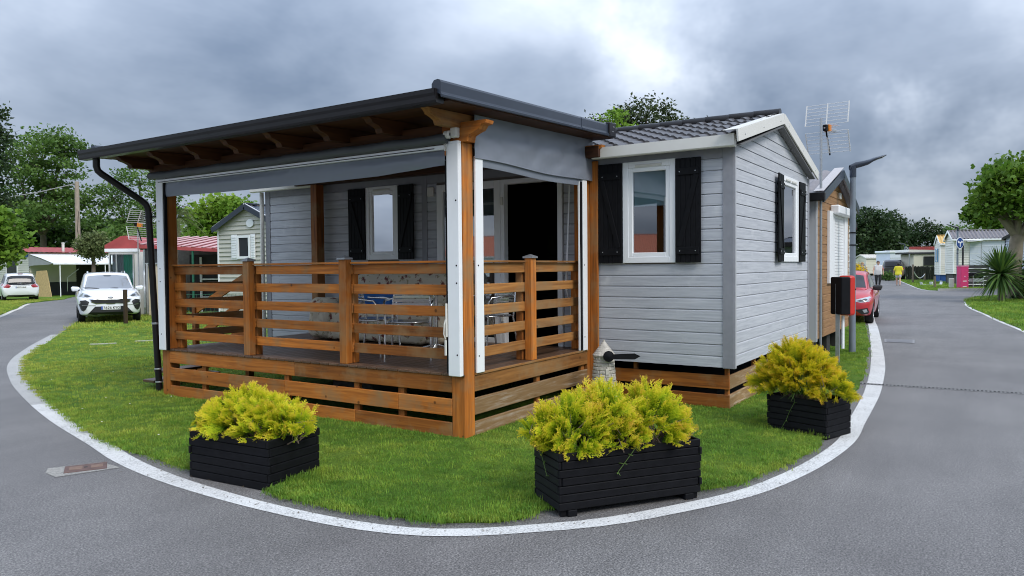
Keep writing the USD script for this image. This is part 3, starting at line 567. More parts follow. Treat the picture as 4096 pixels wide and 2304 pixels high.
# skirting boards below the floor
for i, (z0, z1) in enumerate(((0.0276, 0.1875), (0.252, 0.4145))):
    b = MB(); b.box(2.784, 2.812, -1.747, -0.115, z0, z1, 0.004); b.put('skirting_board', stain['y'], home)
    for a, c in ((2.814, 4.9), (4.905, 6.6)):
        b = MB(); b.box(a, c, -1.747, -1.720, z0, z1, 0.004); b.put('skirting_board', pale, home)
for x, y in ((2.83, -0.55), (2.83, -1.70), (4.0, -1.69), (5.3, -1.69), (6.55, -1.69)):
    b = MB(); b.box(x, x + 0.05, y - 0.025, y + 0.02, 0.0, 0.50); b.put('skirting_batten', stain['z'], home)
b = MB(); b.box(2.95, 6.6, -1.55, 6.2, 0.0, 0.30); b.put('chassis', plain('chassis_black', (0.012, 0.012, 0.012), 0.9), home)
# ---------------------------------------------------------------- the wooden veranda
ver = placed('wooden_veranda', 'orange stained timber veranda with slatted railings and lean-to roof before the grey home', 'veranda', (1.35, 2.5, 0.0))
L = 5.06
def one(name, mat, f, parent=None, **k):
    b = MB(); f(b); return b.put(name, mat, ver if parent is None else parent, **k)
# posts
one('post', stain['z'], lambda b: b.box(0.0, 0.163, 0.0, 0.163, -0.02, 2.915, 0.007))
one('post', stain['z'], lambda b: b.box(0.0, 0.15, 4.90, L, -0.02, 2.915, 0.006))
one('post', stain['z'], lambda b: b.box(2.60, 2.705, 0.0, 0.10, -0.02, 3.03, 0.005))
one('post', stain['z'], lambda b: b.box(2.685, 2.712, -0.112, -0.002, -0.02, 3.03, 0.004))
one('post', stain['z'], lambda b: b.box(2.50, 2.66, 4.78, 4.92, 0.655, 3.05, 0.006))
one('post', stain['z'], lambda b: b.box(2.60, 2.705, 0.105, 0.18, 0.66, 3.0, 0.005))
# floor boards run from the front edge to the house
n = 35; w = L / n
for k in range(n):
    y0 = k * w + 0.004
    one('deck_board', deckwood, lambda b: b.box(-0.012, 2.69, max(y0, 0.002), y0 + w - 0.008, 0.630, 0.656, 0.004))
one('deck_edge_board', stain['x'], lambda b: b.box(0.165, 1.02, -0.012, -0.001, 0.630, 0.655, 0.003)); one('deck_edge_board', stain['x'], lambda b: b.box(1.023, 2.60, -0.012, -0.001, 0.630, 0.655, 0.003))
# fascia and lower boards
FB = [(0.466, 0.628), (0.232, 0.401), (0.004, 0.166)]
JF = [[(0.165, 2.45), (2.453, 4.897)], [(0.165, 0.868), (0.871, 2.62), (2.623, 4.897)], [(0.165, 1.49), (1.493, 4.18), (4.183, 4.897)]]
for (z0, z1), js in zip(FB, JF):
    for a, c in js: one('fascia_board' if z0 > 0.4 else 'skirting_board', stain['y'], lambda b: b.box(0.0, 0.027, a, c, z0, z1, 0.004))
for i, (z0, z1) in enumerate(FB): one('fascia_board' if i == 0 else 'skirting_board', pale if i else stain['x'], lambda b: b.box(0.165, 2.597, 0.0, 0.027, z0, z1, 0.004))
for y in (0.85, 1.49, 2.62, 4.20): one('skirting_batten', stain['z'], lambda b: b.box(0.029, 0.07, y - 0.04, y + 0.04, 0.0, 0.625))
for x in (1.43, 2.52): one('skirting_batten', stain['z'], lambda b: b.box(x - 0.035, x + 0.035, 0.029, 0.07, 0.0, 0.625))
for y in (1.3, 2.7, 4.1): one('joist', shadewood, lambda b: b.box(0.3, 2.6, y - 0.03, y + 0.03, 0.48, 0.628))
one('support_stone', plain('block_grey', (0.14, 0.13, 0.125), 0.9, var=0.2), lambda b: b.box(1.0, 1.5, 2.2, 2.9, 0, 0.30, 0.02))
# railings
RZ = [0.777 + 0.2158 * k for k in range(5)]
for a, c in ((0.165, 1.58), (1.60, 3.22), (3.25, 4.90)):
    for z in RZ: one('rail_board', stain['y'], lambda b: b.box(0.092, 0.118, a, c, z, z + 0.105, 0.004))
    one('top_rail', stain['y'], lambda b: b.box(0.055, 0.165, a + (0.08 if a > 1 else 0), c + 0.02 if a < 3 else c + 0.02, 1.750, 1.772, 0.004))
for a, c in ((0.165, 1.285), (1.315, 2.60)):
    for z in RZ: one('rail_board', stain['x'], lambda b: b.box(a, c, 0.092, 0.118, z, z + 0.105, 0.004))
    one('top_rail', stain['x'], lambda b: b.box(a + (0.06 if a > 1 else 0), c - (0.05 if a < 1 else 0.0), 0.055, 0.165, 1.750, 1.772, 0.004))
def cap(c, parent):
    b = MB(); x, y, z = c; h = 0.062
    b.box(x - h, x + h, y - h, y + h, z, z + 0.018); b.add([[x - h, y - h, z + 0.018], [x + h, y - h, z + 0.018], [x + h, y + h, z + 0.018], [x - h, y + h, z + 0.018], [x, y, z + 0.045]], [[0, 1, 4], [1, 2, 4], [2, 3, 4], [3, 0, 4]])
    b.put('post_cap', steel, parent)
for y in (3.30, 1.66):
    p = one('railing_post', stain['z'], lambda b: b.box(0.002, 0.090, y - 0.055, y + 0.055, 0.657, 1.80, 0.004)); cap((0.045, y, 1.80), p)
    p = one('railing_post', stain['z'], lambda b: b.box(0.120, 0.205, y - 0.045, y + 0.055, 0.657, 1.74, 0.004))
p = one('railing_post', stain['z'], lambda b: b.box(1.255, 1.365, 0.004, 0.090, 0.657, 1.80, 0.004)); cap((1.31, 0.047, 1.80), p)
one('railing_post', stain['z'], lambda b: b.box(1.245, 1.345, 0.120, 0.205, 0.657, 1.74, 0.004))
one('railing_post', stain['z'], lambda b: b.box(0.118, 0.20, 4.80, 4.90, 0.657, 1.74, 0.004)); one('railing_post', stain['z'], lambda b: b.box(2.52, 2.597, 0.120, 0.19, 0.657, 1.74, 0.004))
# left end railing, and the stair that comes down past it
for z in RZ[1:4]: one('rail_board', stain['x'], lambda b: b.box(0.15, 1.25, 4.95, 4.976, z, z + 0.105, 0.004))
one('rail_board', stain['x'], lambda b: b.box(0.15, 1.25, 4.95, 4.976, RZ[0], RZ[0] + 0.105, 0.004))
for x in (1.30,):
    one('railing_post', stain['z'], lambda b: b.box(x - 0.045, x + 0.045, 4.90, 4.99, 0.0, 1.74, 0.004))
    one('stair_stringer', stain['y'], lambda b: b.bar((x, 5.0, 0.80), (x, 6.25, 0.12), 0.04, 0.20)); one('stair_handrail', stain['y'], lambda b: b.bar((x, 4.98, 1.60), (x, 6.25, 1.06), 0.03, 0.11)); one('stair_handrail', stain['y'], lambda b: b.bar((x, 4.98, 1.25), (x, 6.25, 0.62), 0.03, 0.11))
    one('stair_post', stain['z'], lambda b: b.box(x - 0.04, x + 0.04, 6.20, 6.28, 0, 1.15, 0.004))
for k in range(3): one('stair_tread', deckwood, lambda b: b.box(0.20, 1.28, 5.05 + 0.28 * k, 5.32 + 0.28 * k, 0.43 - 0.16 * k, 0.465 - 0.16 * k, 0.004))
# beams and rafters
corb = [(0, 0), (0.30, 0), (0.36, 0.055), (0.42, 0.085), (0.44, 0.11), (0.46, 0.16), (0, 0.16)]
def roof_z(x): return 3.175 + (x + 0.70) * 0.0405
b = MB(); prof = [(-0.06, 2.917), (-0.075, 2.975), (-0.13, 3.0), (-0.19, 3.02), (-0.215, 3.048), (-0.22, 3.062), (-0.275, 3.072), (-0.285, 3.102), (5.34, 3.102), (5.33, 3.06), (5.27, 3.045), (5.22, 2.99), (5.20, 2.917)]
b.prism(prof[:8] + [(0.24, 3.102), (0.24, 2.917)], (-0.01, 0, 0), (0, 1, 0), (0, 0, 1), (1, 0, 0), 0.13); b.put('beam_end', stain['y'], ver)
b = MB(); b.prism([(0.243, 2.917), (0.243, 3.102)] + prof[8:], (-0.01, 0, 0), (0, 1, 0), (0, 0, 1), (1, 0, 0), 0.13); b.put('front_beam', shade['y'], ver)  # beam behind its lit end takes the pine with shade painted in
one('back_beam', shadewood, lambda b: b.box(2.50, 2.62, -0.22, 5.30, 3.05, 3.19, 0.006))
b = MB(); b.prism([(-0.10, 3.06), (-0.12, 3.11), (-0.16, 3.13), (-0.22, 3.15), (-0.25, 3.17), (-0.26, 3.20), (0.3, 3.20), (0.3, 3.06)], (2.51, 0, 0), (0, 1, 0), (0, 0, 1), (1, 0, 0), 0.10); b.put('beam_end', stain['y'], ver)
for y in (0.06, 0.80, 1.54, 2.28, 3.02, 3.76, 4.50, 5.20):
    zt = roof_z(-0.55) - 0.012
    prof = [(2.68, roof_z(2.68) - 0.012), (2.68, roof_z(2.68) - 0.15), (0.0, roof_z(0.0) - 0.152), (-0.30, roof_z(-0.30) - 0.152), (-0.32, roof_z(-0.3) - 0.11), (-0.37, roof_z(-0.37) - 0.085), (-0.44, roof_z(-0.44) - 0.065), (-0.47, roof_z(-.47) - 0.03), (-0.50, zt)]
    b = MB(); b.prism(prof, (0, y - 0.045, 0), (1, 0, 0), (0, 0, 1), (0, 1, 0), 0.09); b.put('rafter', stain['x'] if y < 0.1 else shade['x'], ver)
# roof boarding, sheets, edge trims and gutter
sl = np.array([1, 0, 0.0405]); sl /= np.linalg.norm(sl)
for k in range(30):
    x0 = -0.58 + k * 0.112
    one('roof_board', shadewood, lambda b: b.bar((x0 + 0.055, -0.285, roof_z(x0 + 0.055)), (x0 + 0.055, 5.56, roof_z(x0 + 0.055)), 0.110, 0.02))
P = []
for y in np.linspace(-0.27, 5.60, 188):
    t = (y / 0.21) % 1; h = 0.022 * max(0.0, min(1, min(t, 1 - t) * 5 - 0.4))
    P.append([[-0.62, y, roof_z(-0.62) + 0.030 + h], [2.78, y, roof_z(2.78) + 0.030 + h]])
b = MB().grid(np.array(P)); b.put('roof_sheet', anthr, ver)
def trim(x0, x1, yy, side, name):
    s = side; prof = [(0, 0), (0.006, -0.006), (0.014, 0.0), (0.016, 0.018), (0.004, 0.028), (0.0, 0.045), (0.0, 0.128), (-0.010, 0.148), (-0.035, 0.156), (-0.075, 0.150), (-0.10, 0.120), (-0.10, 0.06), (-0.075, 0.06), (-0.004, 0.02)]
    b = MB(); b.prism([(p * 1.0, q) for p, q in prof], np.array([x0, yy, roof_z(x0) + 0.005]), (0, s, 0), (0, 0, 1), sl, (x1 - x0) / sl[0]); return b.put(name, anthr, ver)
tr = trim(-0.71, 1.93, -0.30, -1, 'edge_trim'); trim(1.90, 2.62, -0.304, -1, 'edge_trim')
b = MB(); b.bar((2.60, -0.29, roof_z(2.6) + 0.085), (2.78, -0.29, roof_z(2.7) + 0.088), 0.075, 0.178, ch=0.01); ec = b.put('trim_end_cap', gutmat, ver)
for zz in (0.06, 0.12):
    b = MB(); b.lathe([(0, 0.006), (0.008, 0.004), (0.010, 0)], (2.66 + zz * 0.4, -0.330, roof_z(2.66) + zz), 8, (0, -1, 0)); b.put('screw', steel, ec)
b = MB(); b.box(-0.706, -0.690, -0.265, -0.215, roof_z(-.7) + 0.095, roof_z(-.7) + 0.150, 0.008); b.put('foam_filler', plain('orange_foam', (0.55, 0.20, 0.03), 0.95, var=0.4, scale=60, bump=0.5), ver)
trim(-0.60, 2.62, 5.60, 1, 'edge_trim')
gx0, gz0 = -0.735, 3.135
gp = [(0, 0.018), (0.012, 0.0), (0.105, 0.0), (0.115, 0.012), (0.120, 0.115), (0.114, 0.115), (0.108, 0.014), (0.016, 0.010), (0.006, 0.06), (-0.004, 0.085), (-0.006, 0.118), (-0.016, 0.118), (-0.014, 0.08), (-0.004, 0.055)]
b = MB(); b.prism(gp, (gx0, -0.255, gz0), (1, 0, 0), (0, 0, 1), (0, 1, 0), 5.90); gut = b.put('gutter', gutmat, ver)
for yy in (-0.262, 5.640):
    b = MB(); b.prism([gp[0], gp[1], gp[2], gp[3], gp[4], gp[10]], (gx0, yy, gz0), (1, 0, 0), (0, 0, 1), (0, 1, 0), 0.008); b.put('gutter_end', gutmat, gut)
b = MB()
q = [(-0.66, 5.36, 3.14), (-0.66, 5.36, 3.04), (-0.645, 5.355, 2.985), (-0.60, 5.345, 2.945)] ; q2 = [(-0.14, 5.255, 2.64), (-0.08, 5.243, 2.59), (-0.055, 5.235, 2.53), (-0.05, 5.23, 2.47)]
b.tube(q + q2 + [(0.055, 5.235, 0.02)], 0.043, 14); dp = b.put('downpipe', gutmat, ver, smooth=40)
for zz in (2.42, 0.98, 0.36, 0.18):
    xx = -0.05 + (2.47 - zz) / 2.45 * 0.105; b = MB(); b.lathe([(0.0455, -0.012), (0.0475, -0.008), (0.0475, 0.008), (0.0455, 0.012)], (xx, 5.232, zz), 14)
    if zz != 0.98: b.bar((xx + 0.04, 5.20, zz), (xx + 0.10, 5.10, zz), 0.02, 0.02)
    b.put('pipe_bracket', gutmat if zz > 2 else steel, dp, smooth=40)

# ---------------------------------------------------------------- roller screens of the veranda
pvc = M('grey_screen_fabric', {'g': ('geometry', {}), 'n': ('noise_texture', {'scale': 2.2, 'detail': 3.0}), 'b': ('bump', {'strength': 0.5, 'distance': 0.06}), 'p': ('principled_bsdf', {'base_color': (0.185, 0.205, 0.245), 'roughness': 0.34, 'specular_ior_level': 0.55})},
        [('g.position', 'n.vector'), ('n.fac', 'b.height'), ('b.normal', 'p.normal')])
pvcd = plain('dark_screen_fabric', (0.075, 0.082, 0.09), 0.5, 0.4, var=0.1, scale=5)
sc = placed('roller_screen', 'grey roller screen with white guides along the long side of the veranda', 'screen', (0.0, 2.5, 2.6), group=None)
b = MB(); pts = []
for y in np.linspace(0.13, 5.13, 60): pts.append((-0.075, y, 2.948 + 0.004 * math.sin(y * 9)))
b.tube(pts, [0.050 + 0.003 * math.sin(i * 1.7) for i in range(60)], 12); b.put('fabric_roll', pvcd, sc, smooth=50)
b = MB(); b.box(-0.062, -0.012, 0.165, 5.0, 2.852, 2.896, 0.004); b.put('head_bar', white, sc)
b = MB(); b.tube([(-0.066, 0.3, 2.868), (-0.066, 2.5, 2.866), (-0.066, 4.97, 2.862)], 0.004, 6); b.put('cord', black, sc)
P = []
for y in np.linspace(0.175, 4.965, 90):
    row = []
    for t in np.linspace(0, 1, 7):
        pull = max(0, 1 - (y - 0.175) / 0.9); zb = 2.672 - 0.020 * math.sin((y - 0.175) / 4.79 * PI) + 0.035 * pull
        row.append([-0.022 - 0.022 * math.sin(t * PI) * (1 + 0.6 * math.sin(y * 2.3)) - 0.012 * pull * math.sin(t * 9 + y * 14), y, 2.852 + (zb - 2.852) * t])
    P.append(row)
MB().grid(np.array(P)).put('fabric', pvc, sc, smooth=True)
for y0, y1, lip in ((0.012, 0.160, 0.055), (4.90, 5.045, 0.052)):
    b = MB(); b.box(-0.058, -0.003, y0, y1, 0.638, 2.905, 0.007); gd = b.put('guide_channel', white, sc)
    b = MB(); b.box(-0.056, -0.003, y0 + 0.002, y1 - 0.002, 2.905, 2.925, 0.004); b.put('channel_cap', white, gd)
    for zz in (0.85, 1.55, 1.72, 2.35):
        b = MB(); b.lathe([(0, 0.003), (0.008, 0.0025), (0.009, 0)], (-0.058, (y0 + 0.035) if y0 < 1 else y0 + 0.08, zz), 8, (-1, 0, 0)); b.put('screw', black, gd)
b = MB(); b.box(-0.045, -0.02, 0.163, 0.185, 0.66, 2.85); b.put('channel_slot', black, sc)
b = MB(); b.box(-0.045, -0.008, 4.865, 4.897, 0.64, 2.85); b.put('channel_slot', black, sc)
b = MB(); b.box(-0.075, -0.012, 0.02, 0.10, 2.955, 3.055, 0.01); b.lathe([(0.02, -0.03), (0.04, -0.02), (0.04, 0.03), (0.02, 0.04)], (-0.075, 0.12, 2.985), 12, (0, 1, 0)); br = b.put('crank_bracket', cream, sc, smooth=30)
b = MB()
for k in range(3): b.tube([(-0.075 + 0.012 * math.cos(a) * (k % 2 == 0), 0.155 + 0.012 * math.cos(a) * (k % 2), 2.93 - 0.038 * k + 0.022 * math.sin(a)) for a in np.linspace(0, 2 * PI, 9)], 0.006, 6, cap=False)
b.put('chain', cream, br, smooth=True); b = MB(); b.tube([(-0.075, 0.155, 2.845), (-0.074, 0.158, 2.79)], 0.007, 6); b.put('chain_end', plain('rust', (0.30, 0.11, 0.03), 0.9), br)
b = MB(); b.box(-0.075, -0.05, 0.165, 0.180, 1.02, 1.35, 0.004); b.tube([(-0.06, 0.175, 1.22), (-0.085, 0.182, 1.15), (-0.09, 0.185, 1.05), (-0.075, 0.178, 1.0)], 0.006, 6); b.box(-0.08, -0.06, 0.17, 0.188, 0.84, 0.99, 0.003); b.put('crank_handle', cream, sc)
s2 = placed('roller_screen', 'grey roller screen and stretched grey valance on the short end of the veranda', 'screen', (1.4, 0.0, 2.6), group=None)
P = []
for x in np.linspace(0.150, 2.712, 70):
    row = []
    for t in np.linspace(0, 1, 16):
        top = roof_z(x) - 0.012; top = min(top, 3.30); bot = 2.768 + 0.012 * math.sin(x * 3)
        fold = 0.006 * math.sin(x * 7 + t * 5) + 0.015 * math.exp(-((t - 0.55) / 0.18) ** 2) * math.sin(x * 4.1 + 1)
        row.append([x, -0.030 - abs(fold) - 0.004 * t, top + (bot - top) * t])
    P.append(row)
MB().grid(np.array(P)).put('valance', pvc, s2, smooth=True)
b = MB(); b.tube([(x, -0.036, 2.772 + 0.012 * math.sin(x * 3)) for x in np.linspace(0.150, 2.712, 40)], 0.006, 6); b.put('hem', pvc, s2, smooth=True)
P = []
for x in np.linspace(0.300, 2.42, 50): P.append([[x, -0.012 - 0.010 * math.sin(t * PI), 2.90 + (2.695 - 2.90 + 0.01 * math.sin(x * 3)) * t] for t in np.linspace(0, 1, 6)])
MB().grid(np.array(P)).put('fabric', pvc, s2, smooth=True)
for x0, x1, z1 in ((0.170, 0.296, 2.80), (2.445, 2.560, 2.80)):
    b = MB(); b.box(x0, x1, -0.030, -0.003, 0.650, z1, 0.005); gd = b.put('guide_channel', white, s2)
    for zz in (0.82, 1.72):
        b = MB(); b.lathe([(0, 0.003), (0.008, 0.0025), (0.009, 0)], (x0 + 0.03, -0.030, zz), 8, (0, -1, 0)); b.put('screw', black, gd)
b = MB(); b.box(2.375, 2.442, -0.020, -0.003, 0.66, 2.75); b.put('channel_slot', black, s2)
b = MB(); b.box(2.36, 2.374, -0.022, -0.003, 0.66, 2.75); b.put('channel_lip', white, s2)
t = placed('crank_pole', 'thin white crank pole hanging inside the short end of the veranda', 'pole', (2.5, 0.24, 1.1))
b = MB(); b.tube([(2.595, 0.24, 2.74), (2.50, 0.24, 1.60)], 0.010, 8); b.put('rod', white, t); b = MB(); b.tube([(2.50, 0.24, 1.60), (2.495, 0.24, 1.40)], 0.016, 8); b.put('grip', white, t)
b = MB(); b.tube([(2.495, 0.24, 1.40), (2.60, 0.24, 1.20), (2.605, 0.24, 1.02)], 0.008, 6); b.put('crank', white, t)

# ---------------------------------------------------------------- furniture on the veranda
flor = M('floral_cover', {'g': ('geometry', {}), 'v': ('voronoi_texture', {'scale': 7.5, 'randomness': 0.85}), 'w': ('noise_texture', {'scale': 16.0, 'detail': 4.0, 'roughness': 0.7}), 'v2': ('voronoi_texture', {'scale': 13.0}), 'ws': ('vector_math', {'math_type': 'scale', 'scale': 0.16}), 'wa': ('vector_math', {'math_type': 'add'}),
    'r': ('rgb_ramp', {'interpolate': False, 'ramp': [(0.0, (0.16, 0.05, 0.055)), (0.20, (0.27, 0.17, 0.12)), (0.28, (0.60, 0.54, 0.42))]}), 'r2': ('rgb_ramp', {'interpolate': False, 'ramp': [(0.0, (0.55, 0.56, 0.42)), (0.24, (0.95, 0.95, 0.95))]}),
    'm': ('vector_math', {'math_type': 'multiply'}), 'b': ('bump', {'strength': 0.5, 'distance': 0.02}), 'p': ('principled_bsdf', {'roughness': 0.9, 'specular_ior_level': 0.1})},
    [('g.position', 'w.vector'), ('w.color', 'ws.vector1'), ('g.position', 'wa.vector1'), ('ws.vector', 'wa.vector2'), ('wa.vector', 'v.vector'), ('wa.vector', 'v2.vector'), ('v.distance', 'r.fac'), ('v2.distance', 'r2.fac'), ('r.color', 'm.vector1'), ('r2.color', 'm.vector2'), ('m.vector', 'p.base_color'), ('w.fac', 'b.height'), ('b.normal', 'p.normal')])
def cushion(x0, x1, y0, y1, z0, z1, r=0.09, amp=0.02, seed=1):
    m = manifold3d.Manifold.batch_hull([manifold3d.Manifold.sphere(r, 20).translate([x, y, z]) for x in (x0 + r, x1 - r) for y in (y0 + r, y1 - r) for z in (z0 + r, z1 - r)]).refine_to_length(0.07)
    q = m.to_mesh(); v = q.vert_properties[:, :3].astype(float); c = v.mean(0); d = (v - c) / np.linalg.norm(v - c, axis=1, keepdims=True)
    return v + d * ((meshkit.fbm(v * 5, 3, seed) - 0.5) * 2 * amp)[:, None], q.tri_verts
so = placed('sofa', 'low sofa under a beige floral throw on the veranda', 'sofa', (2.25, 3.1, 0.656))
b = MB(); b.add(*cushion(1.80, 2.62, 2.05, 4.05, 0.67, 1.10, 0.10, 0.03, 3)); b.put('seat', flor, so, smooth=True)
b = MB(); b.add(*cushion(2.22, 2.66, 1.95, 3.85, 1.02, 1.66, 0.14, 0.05, 4)); b.put('backrest', flor, so, smooth=True)
b = MB(); b.add(*cushion(1.75, 2.55, 3.72, 4.26, 0.67, 1.27, 0.15, 0.05, 5)); b.put('armrest', flor, so, smooth=True)
b = MB(); b.add(*cushion(1.85, 2.55, 1.80, 2.20, 0.68, 1.24, 0.12, 0.03, 6)); b.put('armrest', flor, so, smooth=True)
cl = MB(); cl.add(*cushion(2.02, 2.40, 2.75, 3.85, 1.04, 1.40, 0.10, 0.06, 9)); tag(cl.put('blue_blanket', plain('blue_cloth', (0.035, 0.12, 0.34), 0.9, 0.1, var=0.3, scale=9, bump=0.4), smooth=True), 'crumpled blue blanket lying on the floral sofa', 'blanket')
def chair(name, label, loc, rz, first=None):
    if first is not None: return dup(first, loc, rz, label)
    t = thing(name, label, 'chair', loc, rz)
    for s in (-1, 1):
        b = MB(); b.tube([(0.24, 0.26 * s, 0.0), (0.215, 0.255 * s, 0.30), (0.20, 0.25 * s, 0.42), (0.20, 0.262 * s, 0.60), (0.16, 0.27 * s, 0.66), (0.0, 0.275 * s, 0.675), (-0.20, 0.25 * s, 0.68)], 0.0125, 8); b.put('arm_and_leg', alu, t, smooth=True)
        b = MB(); b.tube([(-0.27, 0.24 * s, 0.0), (-0.21, 0.225 * s, 0.40), (-0.24, 0.22 * s, 0.62), (-0.275, 0.20 * s, 0.80)], 0.0125, 8); b.put('rear_leg', alu, t, smooth=True)
    b = MB(); b.tube([(0.20, -0.24, 0.43), (0.22, 0.0, 0.43), (0.20, 0.24, 0.43), (-0.20, 0.22, 0.425), (-0.21, 0, 0.425), (-0.20, -0.22, 0.425), (0.20, -0.24, 0.43)], 0.010, 6); b.put('seat_frame', alu, t, smooth=True)
    for k in range(8):
        x = -0.17 + k * 0.050; b = MB(); b.box(x, x + 0.040, -0.225, 0.225, 0.435, 0.443, 0.002); b.put('seat_slat', alu, t)
    for k in range(6):
        z = 0.56 + k * 0.042; P = [[(-0.235 - 0.012 * k / 2 - 0.035 * math.cos(a) + 0.03, 0.215 * math.sin(a) / math.sin(1.2), zz) for zz in (z, z + 0.034)] for a in np.linspace(-1.2, 1.2, 9)]
        b = MB(); b.grid(P); b.put('back_slat', alu, t, smooth=True)
    return t
c0 = chair('bistro_chair', 'aluminium slatted armchair with its front to the long railing', (0.72, 1.32, 0.656), math.radians(215))
chair('bistro_chair', 'aluminium slatted armchair seen in profile beside the floral sofa', (0.85, 2.02, 0.656), math.radians(285), c0)
chair('bistro_chair', 'aluminium slatted armchair standing before the open door', (2.05, 1.12, 0.656), math.radians(160), c0)
tb = placed('round_table', 'round aluminium bistro table between the veranda chairs', 'table', (1.35, 1.45, 0.656))
b = MB(); b.lathe([(0, 1.372), (0.36, 1.372), (0.37, 1.38), (0.37, 1.392), (0.36, 1.40), (0, 1.40)], (1.35, 1.45, 0), 36); b.put('tabletop', alu, tb, smooth=30)
b = MB(); b.tube([(1.35, 1.45, 0.72), (1.35, 1.45, 1.375)], 0.03, 12); b.put('column', alu, tb, smooth=40)
for k in range(4):
    a = k * PI / 2 + 0.5; b = MB(); b.tube([(1.35, 1.45, 0.76), (1.35 + 0.15 * math.cos(a), 1.45 + 0.15 * math.sin(a), 0.72), (1.35 + 0.30 * math.cos(a), 1.45 + 0.30 * math.sin(a), 0.67)], 0.014, 8); b.put('foot', alu, tb, smooth=True)
# ---------------------------------------------------------------- planters and their shrubs
def planter(label, corner, p_long, p_short, length, depth, h, rows, feet=0.0, seed=0):
    """slatted black box; corner = its nearest corner, p_long / p_short = directions of its two sides"""
    r = np.random.default_rng(seed); c = np.array([*corner, 0.0]); a = np.array([*p_long, 0.0]); a /= np.linalg.norm(a); d = np.array([-a[1], a[0], 0]); d = d if d @ np.array([*p_short, 0]) > 0 else -d
    ctr = c + a * length / 2 + d * depth / 2; ctr[2] = 0.0
    t = placed('planter', label, 'planter', ctr); z = np.array([0, 0, 1.0]); hh = (h - feet) / rows; th = 0.021
    for k in range(rows):
        zc = feet + (k + 0.5) * hh; over = k % 2
        for side in (0, 1):
            j = r.uniform(-0.006, 0.006, 4)
            la = length - (0.0 if over == 0 else 2 * th)
            b = MB(); b.obox(ctr + d * (depth / 2 - th / 2 + j[0] * 0.4) * (1 if side else -1) + a * j[1] + z * zc, [a, d, z], [la / 2, th / 2, hh / 2 - 0.0022], 0.004); b.put('slat', black, t)
            ld = depth - (2 * th if over == 0 else 0.0) + (0.02 if r.uniform() < 0.2 else 0)
            b = MB(); b.obox(ctr + a * (length / 2 - th / 2 + j[2] * 0.4) * (1 if side else -1) + d * j[3] + z * zc, [a, d, z], [th / 2, ld / 2, hh / 2 - 0.0022], 0.004); b.put('slat', black, t)
    for sa in (-1, 1):
        for sd in (-1, 1):
            b = MB(); b.obox(ctr + a * sa * (length / 2 - th - 0.02) + d * sd * (depth / 2 - th - 0.02) + z * h * 0.48, [a, d, z], [0.02, 0.02, h * 0.48]); b.put('corner_post', black, t)
            if feet: b = MB(); b.obox(ctr + a * sa * (length / 2 - 0.10) + d * sd * (depth / 2 - 0.05) + z * feet / 2, [a, d, z], [0.035, 0.05, feet / 2], 0.004); b.put('foot', black, t)
    b = MB(); b.obox(ctr + z * (h - 0.07), [a, d, z], [length / 2 - th, depth / 2 - th, 0.02]); b.put('soil', plain('dark_soil', (0.022, 0.016, 0.011), 0.95, var=0.4, scale=30, bump=0.8), t)
    return t, ctr, a, d
p1 = planter('low black slatted planter left of the veranda corner, nearest the manhole cover', (-2.105, 0.302), (-0.06, 0.91), (1, 0), 0.915, 0.54, 0.392, 6, 0.0, 1)
p2 = planter('long black slatted planter on small feet in front of the stone windmill', (-1.471, -1.877), (0.93, -0.662), (0.22, 0.36), 1.142, 0.424, 0.437, 7, 0.045, 2)
p3 = planter('black slatted planter at the right road edge near the lamp post', (1.823, -2.975), (0.207, 0.609), (0.43, -0.1), 0.645, 0.47, 0.372, 6, 0.0, 3)
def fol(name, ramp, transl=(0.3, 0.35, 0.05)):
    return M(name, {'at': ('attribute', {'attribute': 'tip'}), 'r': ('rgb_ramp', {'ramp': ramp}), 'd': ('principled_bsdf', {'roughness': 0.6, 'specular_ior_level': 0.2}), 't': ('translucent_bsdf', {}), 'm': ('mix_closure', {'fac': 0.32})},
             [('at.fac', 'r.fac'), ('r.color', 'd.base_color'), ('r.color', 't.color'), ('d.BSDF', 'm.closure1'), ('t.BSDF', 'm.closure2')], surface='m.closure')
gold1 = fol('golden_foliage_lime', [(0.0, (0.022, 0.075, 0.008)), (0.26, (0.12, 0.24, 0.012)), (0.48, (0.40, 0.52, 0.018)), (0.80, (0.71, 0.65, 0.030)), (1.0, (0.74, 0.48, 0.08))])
gold2 = fol('golden_foliage_amber', [(0.0, (0.022, 0.062, 0.007)), (0.25, (0.15, 0.22, 0.010)), (0.5, (0.48, 0.48, 0.015)), (0.84, (0.74, 0.60, 0.024)), (1.0, (0.72, 0.38, 0.06))])
